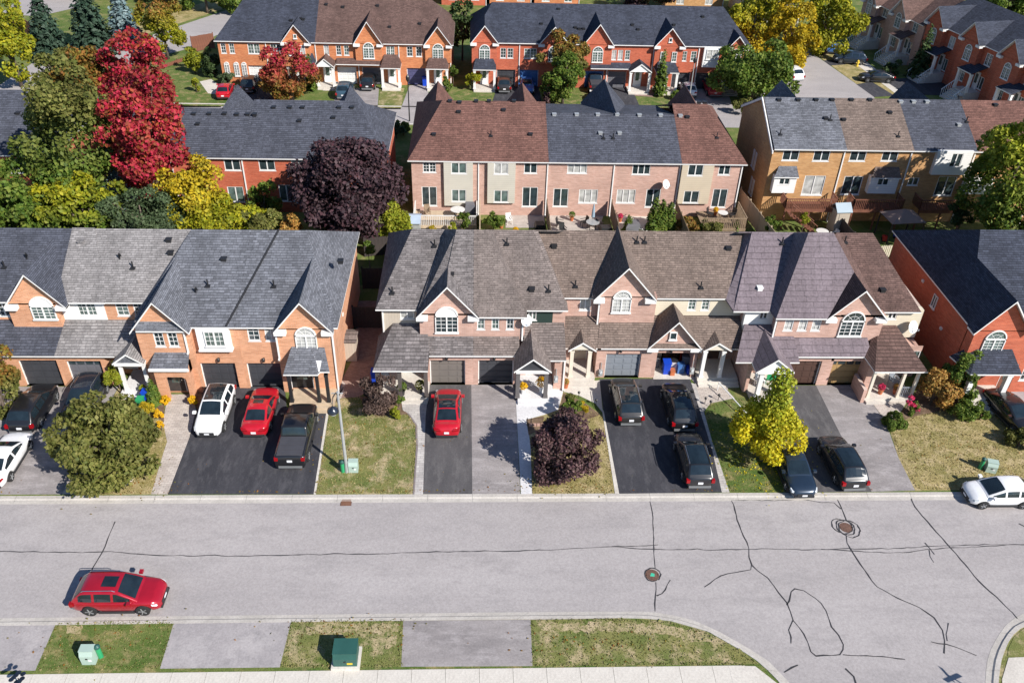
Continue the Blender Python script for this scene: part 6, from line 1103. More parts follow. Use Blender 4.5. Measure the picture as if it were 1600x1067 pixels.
def car_body(k):
    d = CK[k]; hw0 = d['W']/2; st = []
    r = d['r']
    for x, zt, wf in d['st']: st.append((x, zt, wf, .22))
    for wx in d['wh']:
        for dx, zz in ((-r*1.3, .24), (-r*1.12, r*.95), (-r*.7, r*1.7), (0, r*2.08), (r*.7, r*1.7), (r*1.12, r*.95), (r*1.3, .24)):
            x = wx+dx; S0 = d['st']
            for i in range(len(S0)-1):
                if S0[i][0] <= x <= S0[i+1][0]:
                    f = (x-S0[i][0])/(S0[i+1][0]-S0[i][0]); st.append((x, S0[i][1]+f*(S0[i+1][1]-S0[i][1]), S0[i][2]+f*(S0[i+1][2]-S0[i][2]), zz)); break
    wr_ = [(w-r*1.3, w+r*1.3) for w in d['wh']]
    st = [s for s in st if s[3] != .22 or not any(a-.02 < s[0] < b+.02 for a, b in wr_)]; st.sort()
    mb = MB(); rows = []
    for x, zt, wf, zb in st:
        w = hw0*wf; z3 = max(zb+.06, zb*.5+zt*.5 if zb < .4 else zb+.08); zq = min(max(.24, zb), zt-.2)
        half = [(0, zq), (w*.8, zq), (w*.96, zq+.05), (w, min(z3, zt-.2)), (w*.985, zt-.12), (w*.9, zt-.02), (w*.5, zt+.012), (0, zt+.02)]
        row = [(x, y, z) for y, z in half]+[(x, -y, z) for y, z in reversed(half[1:-1])]; rows.append(row)
    n = len(rows[0])
    for row in rows: mb.v += row
    for i in range(len(rows)-1):
        for j in range(n): a, b = i*n+j, i*n+(j+1) % n; mb.f.append((a, a+n, b+n, b)); mb.m.append(0)
    mb.f.append(tuple(range(n))); mb.f.append(tuple(reversed(range((len(rows)-1)*n, len(rows)*n)))); mb.m += [0, 0]
    return mb
def car(kind, paint, near_px, heading, label, group=None, glassroof=False, rails=False, sunroof=False, end=None, z=0.026, detail=True, name='car', cat='car', L_off=0):
    """near_px: ground point below the bumper nearest to us (or the car's middle when end='mid')"""
    d = CK[kind]; q = at(*near_px, Z=z); hd = rad(heading); dv = Vector((math.cos(hd), math.sin(hd), 0)); sgn = 1 if dv.y > 0 else -1
    c = q if end == 'mid' else q+dv*sgn*(d['L']*.47)
    root = empty(name, (c.x, c.y, z), hd, label, cat, group); root.scale = (.94, .94, .94)
    bm = car_body(kind).mesh('body', paint, smooth=True); b = link('body', bm, root); m1 = b.modifiers.new('s', 'SUBSURF'); m1.levels = 1; m1.render_levels = 1
    hw0 = d['W']/2; b0, b1 = d['base']; r0, r1 = d['roof']; zb, zr = d['zb'], d['zr']; wb, wr = hw0*d['wb']/.92, hw0*d['wr']/.86
    # cabin: a curved shell in body colour, glass laid into it
    NS = 18; st = []; ng = 5                                             # stations along the length: rear glass, roof, windshield
    for j in range(ng): f = j/ng; st.append((b0+(r0-b0)*f, zb+(zr-.03-zb)*(f**.88), f))
    for j in range(7): f = j/7; st.append((r0+(r1-r0)*f, zr-.03+.055*math.sin(math.pi*(.08+.84*f))-.012*math.sin(math.pi*.08), 1.0))
    for j in range(ng+1): f = 1-j/ng; st.append((b1+(r1-b1)*f, zb+(zr-.015-zb)*(f**.9), f))
    n = len(st); grid = []
    for x, zc, f in st:
        tp = min(1, max(0, (x-b0)/.9)); tf = min(1, max(0, (b1-x)/.9)); wbx = wb*(.9+.1*tp)*(.9+.1*tf); ye = wbx*.97+(wr-wbx*.97)*f; cr_ = .045*f+.02; L_ = []
        for t in (-1, -.85, -.5, 0, .5, .85, 1): L_.append((x, t*ye, zc-cr_*t*t))
        def side(sg): return [(x, sg*(wbx+(ye-wbx)*v**1.25), zb-.02+(zc-cr_-zb+.02)*v) for v in (0, .14, .5, .86)]
        grid.append(side(-1)+L_+list(reversed(side(1))))
    cm = MB(); m_ = len(grid[0])
    for row in grid: cm.v += row
    for i in range(n-1):
        for j in range(m_-1): a_ = i*m_+j; cm.f.append((a_, a_+1, a_+m_+1, a_+m_)); cm.m.append(0)
    cm.f = [tuple(reversed(q_)) for q_ in cm.f]
    link('cabin', cm.mesh('cabin', paint, smooth=True), root)
    cen = Vector(((b0+b1)/2, 0, zb+.2))
    def lay(nm, cells, off=.013, mt='car_glass'):
        """cells: list of 4-corner quads on the shell, raised a little off it"""
        mb = MB()
        for q_ in cells:
            P = [Vector(p) for p in q_]; nn = (P[1]-P[0]).cross(P[3]-P[0])
            if nn.length < 1e-6: nn = (P[2]-P[1]).cross(P[3]-P[1])
            nn = nn.normalized(); nn = nn if nn.dot((P[0]+P[2])/2-cen) > 0 else -nn; mb.poly([tuple(p+nn*off) for p in P])
        link(nm, mb.mesh(nm, mt), root)
    def gpt(i, j):                                                       # fractional station i
        i0 = min(n-2, max(0, int(i))); f = i-i0; return Vector(grid[i0][j]).lerp(Vector(grid[i0+1][j]), f)
    def strip(i0, i1, js, k=5):
        I = [i0+(i1-i0)*q_/k for q_ in range(k+1)]; return [(gpt(I[a_], js[c_]), gpt(I[a_], js[c_+1]), gpt(I[a_+1], js[c_+1]), gpt(I[a_+1], js[c_])) for a_ in range(k) for c_ in range(len(js)-1)]
    TOP = [5, 6, 7, 8, 9]; i_r = ng; i_f = ng+7
    lay('windshield', strip(i_f+.25, n-1-.55, TOP)); lay('rear_window', strip(max(.3, ng*d['rv']), i_r-.2, TOP))
    xs_ = [g_[0] for g_ in st]
    def xi(x):
        for i in range(n-1):
            if xs_[i] <= x <= xs_[i+1]: return i+(x-xs_[i])/max(1e-6, xs_[i+1]-xs_[i])
        return n-1
    for js in ([1, 2, 3], [m_-2, m_-3, m_-4]):
        for u0, u1 in d['sw']:
            q0, q1 = b0+(b1-b0)*u0, b0+(b1-b0)*u1; lay('side_window', [c_ for c_ in strip(xi(q0), xi(q1), js, 6)])
    mx = (r0+r1)/2
    if glassroof: lay('glass_roof', strip(i_r+.25, i_f-.25, TOP, 7), .016)
    if sunroof: lay('sunroof', strip(i_r+3.6, i_f-.5, [6, 7, 8], 4), .016)
    if rails:
        for s_ in (-1, 1): link('roof_rail', MB().tube([(r0+.05, s_*wr*.97, zr-.01), (r0+.15, s_*wr*.97, zr+.06), (r1-.2, s_*wr*.97, zr+.07), (r1-.05, s_*wr*.97, zr)], .022, 6).mesh('roof_rail', 'chrome'), root)
    r = d['r']
    wm = shared(('wheel', kind), lambda: MB().tube([(0, -.11, 0), (0, -.1, 0), (0, .1, 0), (0, .11, 0)], [r*.92, r, r, r*.92], 20).mesh('wheel', 'tyre'))
    def rimf():
        mb = MB().tube([(0, -.02, 0), (0, .0, 0)], [r*.66, r*.66], 16)
        for k in range(5): a = 2*math.pi*k/5; mb.tube([(0, .012, 0), (math.cos(a)*r*.62, .012, math.sin(a)*r*.62)], .035, 4)
        return mb.mesh('rim', 'rim')
    rm = shared(('rim', kind), rimf)
    for wx in d['wh']:
        for s_ in (-1, 1):
            w_ = link('wheel', wm, root, (wx, s_*(hw0-.105), r)); ri = link('rim', rm, w_, (0, .105*s_, 0)); ri.rotation_euler = (0, 0, 0 if s_ > 0 else math.pi)
    xf, xr = d['st'][-1][0], d['st'][0][0]; zf = d['st'][-1][1]; zrr = d['st'][1][1]
    for s_ in (-1, 1):
        link('headlight', MB().prism([(xf-.1, s_*hw0*.52, zf+.1), (xf-.2, s_*hw0*.86, zf+.12), (xf-.42, s_*hw0*.93, zf+.2), (xf-.3, s_*hw0*.6, zf+.21)], (.035, s_*.02, -.1)).mesh('headlight', 'lamp_clear'), root)
        if kind in ('suv', 'pickup'): tl = MB().box(xr-.012, xr+.2, min(s_*hw0*.72, s_*hw0*.95), max(s_*hw0*.72, s_*hw0*.95), zrr-.22, zrr+.02)
        else: tl = MB().prism([(xr-.0, s_*hw0*.4, zrr-.14), (xr+.06, s_*hw0*.84, zrr-.12), (xr+.3, s_*hw0*.95, zrr-.05), (xr+.08, s_*hw0*.5, zrr-.02)], (-.02, 0, .1))
        link('taillight', tl.mesh('taillight', 'lamp_red'), root)
        link('mirror', MB().box(b1-.42, b1-.22, min(s_*(wb+.04), s_*(wb+.26)), max(s_*(wb+.04), s_*(wb+.26)), zb+.02, zb+.16).mesh('mirror', paint), root)
        link('sill', MB().box(d['wh'][0]+r*1.2, d['wh'][1]-r*1.2, min(s_*(hw0-.06), s_*(hw0+.004)), max(s_*(hw0-.06), s_*(hw0+.004)), .2, .34).mesh('sill', 'car_trim'), root)
    link('grille', MB().box(xf-.06, xf+.015, -hw0*.5, hw0*.5, zf-.2, zf+.0).mesh('grille', 'car_trim'), root)
    link('front_bumper', MB().box(xf-.12, xf+.02, -hw0*.68, hw0*.68, .26, .4).mesh('front_bumper', 'car_trim'), root); link('rear_bumper', MB().box(xr-.03, xr+.12, -hw0*.74, hw0*.74, .3, .46).mesh('rear_bumper', 'bumper_grey' if kind in ('suv', 'pickup') else 'car_trim'), root)
    link('licence_plate', MB().box(xr-.035, xr+.0, -.16, .16, zrr-.3, zrr-.15).mesh('licence_plate', 'plate'), root); link('licence_plate', MB().box(xf-.02, xf+.03, -.16, .16, zf-.17, zf-.05).mesh('licence_plate', 'plate'), root)
    if kind == 'pickup':
        bz = 1.285; bed = link('tonneau_cover', MB().box(-2.72, -1.02, -.8, .8, bz-.08, bz).mesh('tonneau_cover', 'tonneau'), root)
        for k in range(4): link('cover_panel', MB().box(-2.71+.425*k+.012, -2.71+.425*(k+1)-.012, -.79, .79, bz, bz+.022).mesh('cover_panel', 'tonneau'), bed)
    return root
M['bumper_grey'] = mat_plain('grey_bumper', (.16, .165, .17), .5, .05)
P_RED = mat_paint('red_car_paint', (.42, .008, .018)); P_CRIM = mat_paint('crimson_car_paint', (.36, .008, .022), .2); P_WHITE = mat_paint('white_car_paint', (.78, .78, .78), 0, .3); P_BLACK = mat_paint('black_car_paint', (.012, .012, .014)); P_BLK2 = mat_paint('blackish_blue_car_paint', (.014, .019, .03)); P_GREY = mat_paint('graphite_car_paint', (.05, .047, .045), .5); P_NAVY = mat_paint('navy_car_paint', (.02, .035, .06), .3); P_BLUE = mat_paint('blue_car_paint', (.06, .16, .42), .2); P_TEAL = mat_paint('steel_blue_car_paint', (.05, .1, .14), .3)
CG = 'vehicles parked on the front driveways'
car('suv', P_BLACK, (35, 682), 91, 'black crossover parked rear outwards at the left driveway', CG)
car('suv', P_BLK2, (116, 668), -91, 'dark blue black suv half hidden behind the olive tree', CG, rails=True)
car('sedan', P_WHITE, (-14, 768), 90, 'white sedan cut off by the left edge of the picture', CG)
car('suv', P_WHITE, (325, 687), -90.5, 'white suv with dark panoramic roof facing the street', CG, glassroof=True)
car('sedan', P_RED, (398, 687), 90, 'red sedan with sunroof between the white suv and black pickup', CG, sunroof=True)
car('pickup', P_BLACK, (455, 736), 90, 'black pickup truck with folded bed cover', CG, name='pickup_truck', cat='pickup')
car('coupe', P_RED, (698, 688), 90, 'red fastback car with glass roof on the narrow dark driveway', CG, glassroof=True)
car('suv', P_GREY, (985, 669), 90.5, 'graphite grey suv in front of the blue grey garage door', CG, rails=True, glassroof=True)
car('suv', P_BLACK, (1068, 678), 90, 'black suv in front of the open cluttered garage', CG, glassroof=True)
car('suv', P_BLACK, (1092, 767), 90, 'black suv with silver roof rails at the street end of the wide driveway', CG, rails=True, glassroof=True)
car('sedan', P_NAVY, (1255, 782), -89, 'dark navy sedan facing the street beside the yellow tree', CG)
car('suv', P_BLACK, (1333, 771), 92.5, 'long black suv beside the dark navy sedan', CG, glassroof=True)
qn = at(1552, 797, Z=ROADZ)
def road_car(kind, paint, wx, wy, heading, label, **k):
    q = at(wx, wy, Z=ROADZ); d = CK[kind]; r_ = car(kind, paint, (800, 800), heading, label, 'cars parked on the road', end='mid', **k); r_.location = (q.x, q.y+d['W']/2-.1, ROADZ+.004); return r_
road_car('hatch', P_WHITE, 1566, 795, 180, 'white hatchback parked on the road at the right edge')
road_car('suv', P_CRIM, 184, 961, 0, 'crimson suv with sunroof parked on the near side of the road', rails=True, sunroof=True)
car('sedan', P_BLACK, (1612, 688), -80, 'dark car on the driveway at the right edge of the picture', CG)
FG = 'cars parked across the far street'
for k, p, px, h, lb, kw in (('hatch', P_RED, (349, 158), 95, 'red car beside the corner lawn across the far street', {}), ('suv', P_BLACK, (387, 148), 92, 'black suv beside the red car across the far street', {}), ('suv', P_TEAL, (536, 158), 90, 'steel blue suv in front of the white garage door', {}), ('suv', P_BLACK, (574, 144), 90, 'black suv before the grey garage door', {}), ('suv', P_GREY, (788, 148), 90, 'grey suv before the dark garage of the far red row', {}), ('sedan', P_BLUE, (824, 150), -90, 'light blue car next to the grey suv', {}), ('pickup', P_BLACK, (932, 148), 90, 'black pickup before the bright blue garage', dict(name='pickup_truck', cat='pickup')), ('hatch', P_WHITE, (938, 168), 90, 'white car behind the black pickup', {}), ('hatch', P_WHITE, (1079, 155), 90, 'white car at the right end of the far red row', {}), ('suv', P_CRIM, (1117, 154), 90, 'dark red suv beside the round green tree', {}), ('suv', P_WHITE, (1247, 130), 100, 'white van parked along the side street', dict(name='van', cat='van')), ('sedan', P_BLACK, (1284, 80), 95, 'dark car under the yellow tree on the side street', {}), ('sedan', P_BLUE, (1318, 84), 170, 'blue car in the shade of the brown roofed house', {}), ('suv', P_NAVY, (1352, 100), 170, 'navy suv in the shade before the dark conifer', {}), ('sedan', P_BLACK, (1395, 128), 175, 'black car in the shade before the red brick stairs', {})): car(k, p, px, h, lb, FG, **kw)
# ------------------------------------------------------------------ street furniture and yard things
q = at(542, 737); lp = empty('street_lamp', (q.x, q.y, 0), 0, 'grey street lamp with dark hanging lantern between driveway and lawn', 'street lamp')
lh = at(520, 640, Z=5.5)-q
link('pole', MB().tube([(0, 0, 0), (0, 0, .6), (0, 0, 6.15)], [.14, .1, .07], 10).mesh('pole', 'galv'), lp)
link('arm', MB().tube([(0, 0, 5.9), (lh.x*.3, lh.y*.3, 6.25), (lh.x*.75, lh.y*.75, 6.25), (lh.x, lh.y, 5.95), (lh.x, lh.y, 5.75)], .035, 8).mesh('arm', 'black'), lp)
hd_ = link('lantern', MB().lathe([(.04, .42), (.1, .36), (.3, .22), (.33, .05), (.27, .0)], (lh.x, lh.y, 5.3), 16).mesh('lantern', P_BLK2, smooth=True), lp); link('lens', MB().lathe([(.24, .02), (.18, -.12), (.02, -.18)], (lh.x, lh.y, 5.3), 14).mesh('lens', 'lamp_clear'), hd_)
link('bracket', MB().tube([(-.35, 0, 6.05), (.3, 0, 6.05)], .03, 6).mesh('bracket', 'galv'), lp)
def utility(px, py, w, d, h, mat, label, rz=0, pad=False, cat='utility box'):
    q = at(px, py); r = empty('utility_box', (q.x, q.y, 0), rz, label, cat, 'utility boxes')
    z0 = .0
    if pad: link('pad', MB().box(-w/2-.12, w/2+.12, -d/2-.12, d/2+.14, 0, .16).mesh('pad', 'concrete'), r); z0 = .16
    b = link('cabinet', MB().prism([(-w/2, -d/2, z0), (-w/2, -d/2, h*.72), (-w/2, -d/2+.12, h), (-w/2, d/2, h), (-w/2, d/2, z0)], (w, 0, 0)).mesh('cabinet', mat), r)
    link('lid', MB().box(-w/2-.02, w/2+.02, -d/2+.1, d/2+.02, h, h+.035).mesh('lid', mat), b); link('latch', MB().box(-.05, .05, -d/2-.025, -d/2, h*.5, h*.58).mesh('latch', 'black'), b)
    link('decal', MB().box(w*.08, w*.32, -d/2-.008, -d/2, h*.32, h*.46).mesh('decal', mat_plain('decal_yellow', (.6, .45, .03), .6, .05) if pad else 'trim'), b); return r
utility(553, 735, .55, .42, .75, 'util', 'pale green utility box at the foot of the street lamp'); utility(142, 1031, .62, .5, .85, 'util', 'pale green utility box on the left verge near the red suv'); utility(1546, 735, .6, .48, .7, 'util', 'pale green utility box on the right lawn behind the white hatchback', -.3); utility(542, 1030, 1.1, .95, .95, 'util_d', 'dark green transformer box on a concrete pad on the verge', 0, True); utility(1325, 96, 1.2, .9, 1.1, 'util_d', 'dark green transformer box on the side street verge', 0, True)
def pedestal(px, py, label):
    q = at(px, py); r = empty('cable_pedestal', (q.x, q.y, 0), 0, label, 'pedestal', 'green cable pedestals'); link('post', MB().lathe([(.12, 0), (.12, .75), (.09, .82)], seg=12).mesh('post', 'green_plastic'), r); link('cap', MB().lathe([(.14, .74), (.14, .86), (.05, .93)], seg=12).mesh('cap', 'util_d'), r)
pedestal(536, 737, 'short green cable pedestal left of the street lamp'); pedestal(158, 1026, 'short green cable pedestal beside the box on the left verge'); pedestal(1531, 732, 'short green cable pedestal beside the box on the right lawn')
q = at(1339, 104); hy = empty('fire_hydrant', (q.x, q.y, 0), 0, 'yellow fire hydrant on the side street verge', 'hydrant'); ym = mat_plain('yellow_hydrant_paint', (.7, .5, .05), .5, .05); link('barrel', MB().lathe([(.2, 0), (.2, .06), (.13, .08), (.13, .6), (.17, .62), (.15, .74), (.04, .84)], seg=12).mesh('barrel', ym), hy); link('nozzle', MB().tube([(-.24, 0, .48), (.24, 0, .48)], .07, 8).mesh('nozzle', ym), hy)
# ornamental cluster lamp rising from below the lower left corner
q = at(42, 1085); cl = empty('yard_ornament', (q.x, q.y, 0), 0, 'cluster of dark round blades on a post at the lower left corner', 'ornament'); link('post', MB().tube([(0, 0, 0), (0, 0, 1.3)], .025, 6).mesh('post', 'black'), cl)
for k in range(8):
    a = 2*math.pi*k/8; rr = .24 if k % 2 else .17; link('blade', MB().lathe([(.02, 0), (.1, .015), (.12, .03), (.1, .035), (.01, .02)], (rr*math.cos(a), rr*math.sin(a), 1.25+.1*(k % 3)), 12).mesh('blade', P_BLK2), cl)
# street name sign on the corner, just out of frame; its shadow lies on the road
q = at(1496, 1063, Z=ROADZ)+Vector((.95, -.92, 0))*2.6; sg = empty('street_sign', (q.x, q.y, 0), rad(20), 'street sign post at the lower right corner', 'street sign'); link('post', MB().tube([(0, 0, 0), (0, 0, 3.0)], .035, 8).mesh('post', 'galv'), sg); link('blade', MB().box(-.45, .45, -.012, .012, 2.62, 2.82).mesh('blade', 'white'), sg); link('blade', MB().box(-.012, .012, -.4, .4, 2.84, 3.02).mesh('blade', 'white'), sg)
q = at(640, 190); pl = empty('street_lamp', (q.x, q.y, 0), 0, 'slim black post lamp on the far street', 'street lamp'); link('pole', MB().tube([(0, 0, 0), (0, 0, 4.6)], [.08, .05], 8).mesh('pole', 'black'), pl); link('lantern', MB().lathe([(.1, 4.5), (.22, 4.75), (.2, 5.05), (.04, 5.3)], seg=8).mesh('lantern', 'black'), pl)
q = at(1076, 160); pl = empty('street_lamp', (q.x, q.y, 0), 0, 'slim grey post lamp before the far red brick row', 'street lamp'); link('pole', MB().tube([(0, 0, 0), (0, 0, 4.8)], [.08, .05], 8).mesh('pole', 'galv'), pl); link('lantern', MB().lathe([(.1, 4.7), (.24, 4.95), (.22, 5.2), (.04, 5.4)], seg=8).mesh('lantern', 'black'), pl)
# fences
def fence(p0, p1, h, mat, label, slat=.3, gap=.0, post=2.4, name='fence', z0=0, group='garden fences', pick=False):
    a, b = Vector((*p0, 0)), Vector((*p1, 0)); Ln = (b-a).length; an = math.atan2(b.y-a.y, b.x-a.x); r = empty(name, (a.x, a.y, z0), an, label, 'fence', group); n = max(1, int(Ln/slat))
    sm = shared(('slat', round(Ln/n, 3), h, mat, gap, pick), lambda: (MB().box(0, Ln/n-gap-.008, -.015, .015, .06, h) if not pick else MB().prism([(0, -.012, .06), (Ln/n-gap, -.012, .06), (Ln/n-gap, -.012, h-.06), ((Ln/n-gap)/2, -.012, h), (0, -.012, h-.06)], (0, .024, 0))).mesh('slat', mat))
    for k in range(n): link('slat', sm, r, (k*Ln/n, random.uniform(-.008, .008), random.uniform(-.02, .02)))
    for zz in (.3, h-.3): link('rail', MB().box(0, Ln, .016, .06, zz, zz+.08).mesh('rail', mat), r)
    m_ = max(1, round(Ln/post))
    for k in range(m_+1): link('post', MB().box(-.05, .05, -.05+.02, .05+.02, 0, h+.12).mesh('post', mat), r, (k*Ln/m_, 0, 0))
    return r
gpp = gp
fence((.25, 69.9), (.25, 64.6), 1.7, 'wood_pale', 'wooden fence between the decked yard and the planted yard'); fence((6.3, 69.9), (6.3, 64.0), 1.75, 'wood', 'wooden fence between the white patio and the patio chairs'); fence((12.2, 69.9), (12.2, 63.6), 1.75, 'wood', 'wooden fence behind the black barbecue'); fence((18.1, 69.9), (18.1, 63.2), 1.75, 'wood', 'wooden fence right of the three cedars'); fence((24.6, 72.5), (25.6, 62.4), 1.9, 'wood_pale', 'pale wooden fence between the pink and golden rows'); fence((32.3, 69.0), (32.6, 62.0), 1.7, 'wood_dark', 'dark wooden fence below the golden row decks')
fence(gp(1368, 396, .5), gp(1398, 394, .5), 1.25, 'sd_cream', 'cream picket fence behind the row beside the red house', .17, .06, 2.4, pick=True); fence((-8.9, 57.6), (-6.7, 57.6), 1.9, 'wood_dark', 'dark gate fence at the end of the side passage'); fence((-9.0, 52.2), (-6.75, 52.2), 1.9, 'wood_dark', 'black gate across the side passage'); fence((-6.75, 57.6), (-6.9, 63), 1.8, 'wood', 'brown fence beside the blue grey shed'); fence((-9.3, 62.6), (-6.9, 63), 1.8, 'wood_dark', 'dark fence behind the side passage garden')
fence(gp(302, 82), gp(336, 76), 2.0, 'wood_red', 'red stained fence at the corner of the rust brick house'); fence(gp(232, 116), gp(300, 92), .5, 'wood_red', 'low reddish wall along the far left street'); fence(gp(20, 44), gp(60, 62), 2.0, 'wood_red', 'red fence at the top left corner')
fence((30.6, 57.8), (32.4, 57.8), 1.8, 'wood', 'fence gate between the pink row and red house') if 0 else None
# back-yard decks
def deck(x0, x1, y0, y1, z, mat, rmat, label, stairs=None, rail=True, sides='FLR'):
    r = empty('deck', ((x0+x1)/2, y0, 0), 0, label, 'deck', 'back yard decks'); ox, oy = (x0+x1)/2, y0; n = int((y1-y0)/.28)
    dm = shared(('plank', round(x1-x0, 2), mat, round((y1-y0)/n, 3)), lambda: MB().box(-(x1-x0)/2, (x1-x0)/2, 0, (y1-y0)/n-.012, -.04, 0).mesh('plank', mat))
    for k in range(n): link('plank', dm, r, (0, k*(y1-y0)/n, z))
    link('fascia', MB().box(x0-ox, x1-ox, -.04, -.005, z-.3, z-.02).mesh('fascia', mat), r)
    for x in (x0+.1, (x0+x1)/2, x1-.1): link('post', MB().box(x-ox-.06, x-ox+.06, .05, .17, 0, z-.04).mesh('post', mat), r)
    if rail:
        runs = []
        if 'F' in sides: runs.append(((x0, y0), (x1, y0)))
        if 'L' in sides: runs.append(((x0, y0), (x0, y1)))
        if 'R' in sides: runs.append(((x1, y0), (x1, y1)))
        for (ax, ay), (bx, by) in runs:
            mb = MB(); L_ = math.hypot(bx-ax, by-ay); m_ = int(L_/.16); ux_, uy_ = (bx-ax)/L_, (by-ay)/L_
            for k in range(m_+1): x, y = ax+ux_*L_*k/m_-ox, ay+uy_*L_*k/m_-oy; mb.box(x-.025, x+.025, y-.025, y+.025, z, z+.9)
            link('railing', mb.mesh('railing', rmat), r); link('handrail', MB().box(min(ax, bx)-ox-.05, max(ax, bx)-ox+.05, min(ay, by)-oy-.05, max(ay, by)-oy+.05, z+.9, z+.97).mesh('handrail', rmat), r)
    if stairs:
        sx, wdt, n_, ddx = stairs
        for k in range(n_): zz = z*(n_-k)/(n_+1); link('stair_tread', MB().box(sx-ox+ddx*k-.0, sx-ox+ddx*k+(.3 if ddx else wdt), -.02-(0 if ddx else .28*k)-(wdt if ddx else .3), -.02-(0 if ddx else .28*k), zz-.06, zz).mesh('stair_tread', mat), r)
        if ddx:
            for yy in (-.02, -wdt-.0): mb = MB().tube([(sx-ox, yy, z+.85), (sx-ox+ddx*n_, yy, .9)], .035, 6); [mb.tube([(sx-ox+ddx*k, yy, z*(n_-k)/(n_+1)), (sx-ox+ddx*k, yy, z*(n_-k)/(n_+1)+.9)], .02, 4) for k in range(0, n_+1)]; link('stair_rail', mb.mesh('stair_rail', rmat), r)
    return r
deck(-5.5, .0, 67.2, 70.0, .55, 'wood_pale', 'cloth_w', 'pale wooden deck with white railing behind the pink row', (-2.7, 1.3, 2, 0)); deck(20.0, 23.8, 66.8, 70.0, .75, 'wood', 'wood', 'weathered grey deck at the right end of the pink row', (20.2, 1.2, 3, 0), True, 'FR')
deck(27.4, 32.0, 68.0, 69.5, 2.1, 'wood_red', 'wood_red', 'stained raised deck with stairs on the golden brick row', (27.6, 1.0, 9, .3)); deck(33.5, 38.0, 68.0, 69.5, 2.1, 'wood_red', 'wood_red', 'stained raised deck in front of the second golden unit'); deck(39.6, 43.8, 68.0, 69.5, 2.1, 'wood_red', 'wood_red', 'shaded stained deck before the slate roofed golden unit')
# sheds, play house, pergola
def shed(px, py, w, d, h, wall, roof, label, rz=0, name='shed', ridge=.5):
    q = at(px, py); r = empty(name, (q.x, q.y, 0), rz, label, 'shed', 'garden sheds'); link('wall', MB().box(-w/2, w/2, -d/2, d/2, 0, h).mesh('wall', wall), r)
    link('roof', MB().slab([(-w/2-.1, -d/2-.12, h), (w/2+.1, -d/2-.12, h), (w/2+.1, 0, h+ridge), (-w/2-.1, 0, h+ridge)], .07).slab([(-w/2-.1, d/2+.12, h), (w/2+.1, d/2+.12, h), (w/2+.1, 0, h+ridge), (-w/2-.1, 0, h+ridge)], .07).mesh('roof', [roof, roof]), r)
    link('door', MB().box(-w*.3, w*.3, -d/2-.03, -d/2, .05, h*.9).mesh('door', wall), r); return r
shed(640, 372, 1.9, 1.6, 1.9, 'galv', mat_plain('pale_blue_metal', (.38, .45, .55), .5, .08), 'pale blue metal garden shed behind the pink row', 0, 'shed', .35); shed(1305, 362, 1.25, 1.2, 2.3, 'sd_beige', mat_plain('blue_grey_play_roof', (.3, .37, .42), .6, .08), 'tall narrow play house with blue grey roof', .1, 'play_house', .6); shed(549, 556, .95, 1.3, 1.75, 'sd_beige', 'sh_taupe', 'beige storage cabinet against the orange brick end wall', 0, 'storage_shed', .12)
q = at(1400, 372); r = empty('gazebo', (q.x, q.y, 0), .1, 'brown roofed gazebo in the shaded yard', 'gazebo')
link('roof', MB().slab([(-1.6, -1.2, 2.1), (1.6, -1.2, 2.1), (0, 0, 2.9)], .06).slab([(1.6, -1.2, 2.1), (1.6, 1.2, 2.1), (0, 0, 2.9)], .06).slab([(1.6, 1.2, 2.1), (-1.6, 1.2, 2.1), (0, 0, 2.9)], .06).slab([(-1.6, 1.2, 2.1), (-1.6, -1.2, 2.1), (0, 0, 2.9)], .06).mesh('roof', [mat_plain('brown_canvas', (.26, .19, .16), .9, .1), 'trim_brown']), r)
for sx in (-1.5, 1.5):
    for sy in (-1.1, 1.1): link('post', MB().box(sx-.05, sx+.05, sy-.05, sy+.05, 0, 2.05).mesh('post', 'wood_dark'), r)
# patio things
def chair(x, y, rz, label, mat='black', group='patio chairs', z=.014):
    r = empty('patio_chair', (x, y, z), rz, label, 'chair', group); link('seat', MB().box(-.26, .26, -.26, .26, .42, .46).mesh('seat', mat), r); link('backrest', MB().prism([(-.26, .24, .46), (.26, .24, .46), (.26, .34, .95), (-.26, .34, .95)], (0, .03, 0)).mesh('backrest', mat), r)
    for sx in (-.23, .23):
        for sy in (-.23, .23): link('leg', MB().box(sx-.02, sx+.02, sy-.02, sy+.02, 0, .42).mesh('leg', mat), r)
        link('armrest', MB().box(sx-.03, sx+.03, -.26, .26, .64, .67).mesh('armrest', mat), r)
chair(7.4, 68.0, 1.2, 'dark patio chair nearest the fence on the stone patio'); chair(7.6, 66.8, .4, 'dark patio chair lower left on the stone patio'); chair(9.6, 68.3, -1.2, 'dark patio chair beside the table on the stone patio'); chair(11.0, 68.1, 2.0, 'dark patio chair right of the table on the stone patio'); chair(-4.4, 69.0, .2, 'pale chair on the wooden deck', 'wood', z=.56); chair(21.0, 68.7, 1.0, 'dark chair on the weathered grey deck', z=.76); chair(22.9, 68.6, -1.2, 'dark chair at the right end of the grey deck', z=.76)
def table(x, y, rd, label, mat, z=.014, h=.72):
    r = empty('patio_table', (x, y, z), 0, label, 'table', 'patio tables'); link('tabletop', MB().lathe([(rd, h), (rd, h+.03), (rd*.1, h+.035)], seg=18).mesh('tabletop', mat), r)
    for k in range(4): a = math.pi/4+k*math.pi/2; link('leg', MB().tube([(rd*.7*math.cos(a), rd*.7*math.sin(a), 0), (rd*.5*math.cos(a), rd*.5*math.sin(a), h)], .025, 6).mesh('leg', 'black'), r)
table(10.3, 67.7, .6, 'round grey table on the stone patio', 'galv'); table(-1.7, 68.8, .65, 'round table under a pale cloth on the wooden deck', 'cloth_w', .56); table(22.0, 68.3, .45, 'small pale table on the grey deck', 'cloth_w', .76)
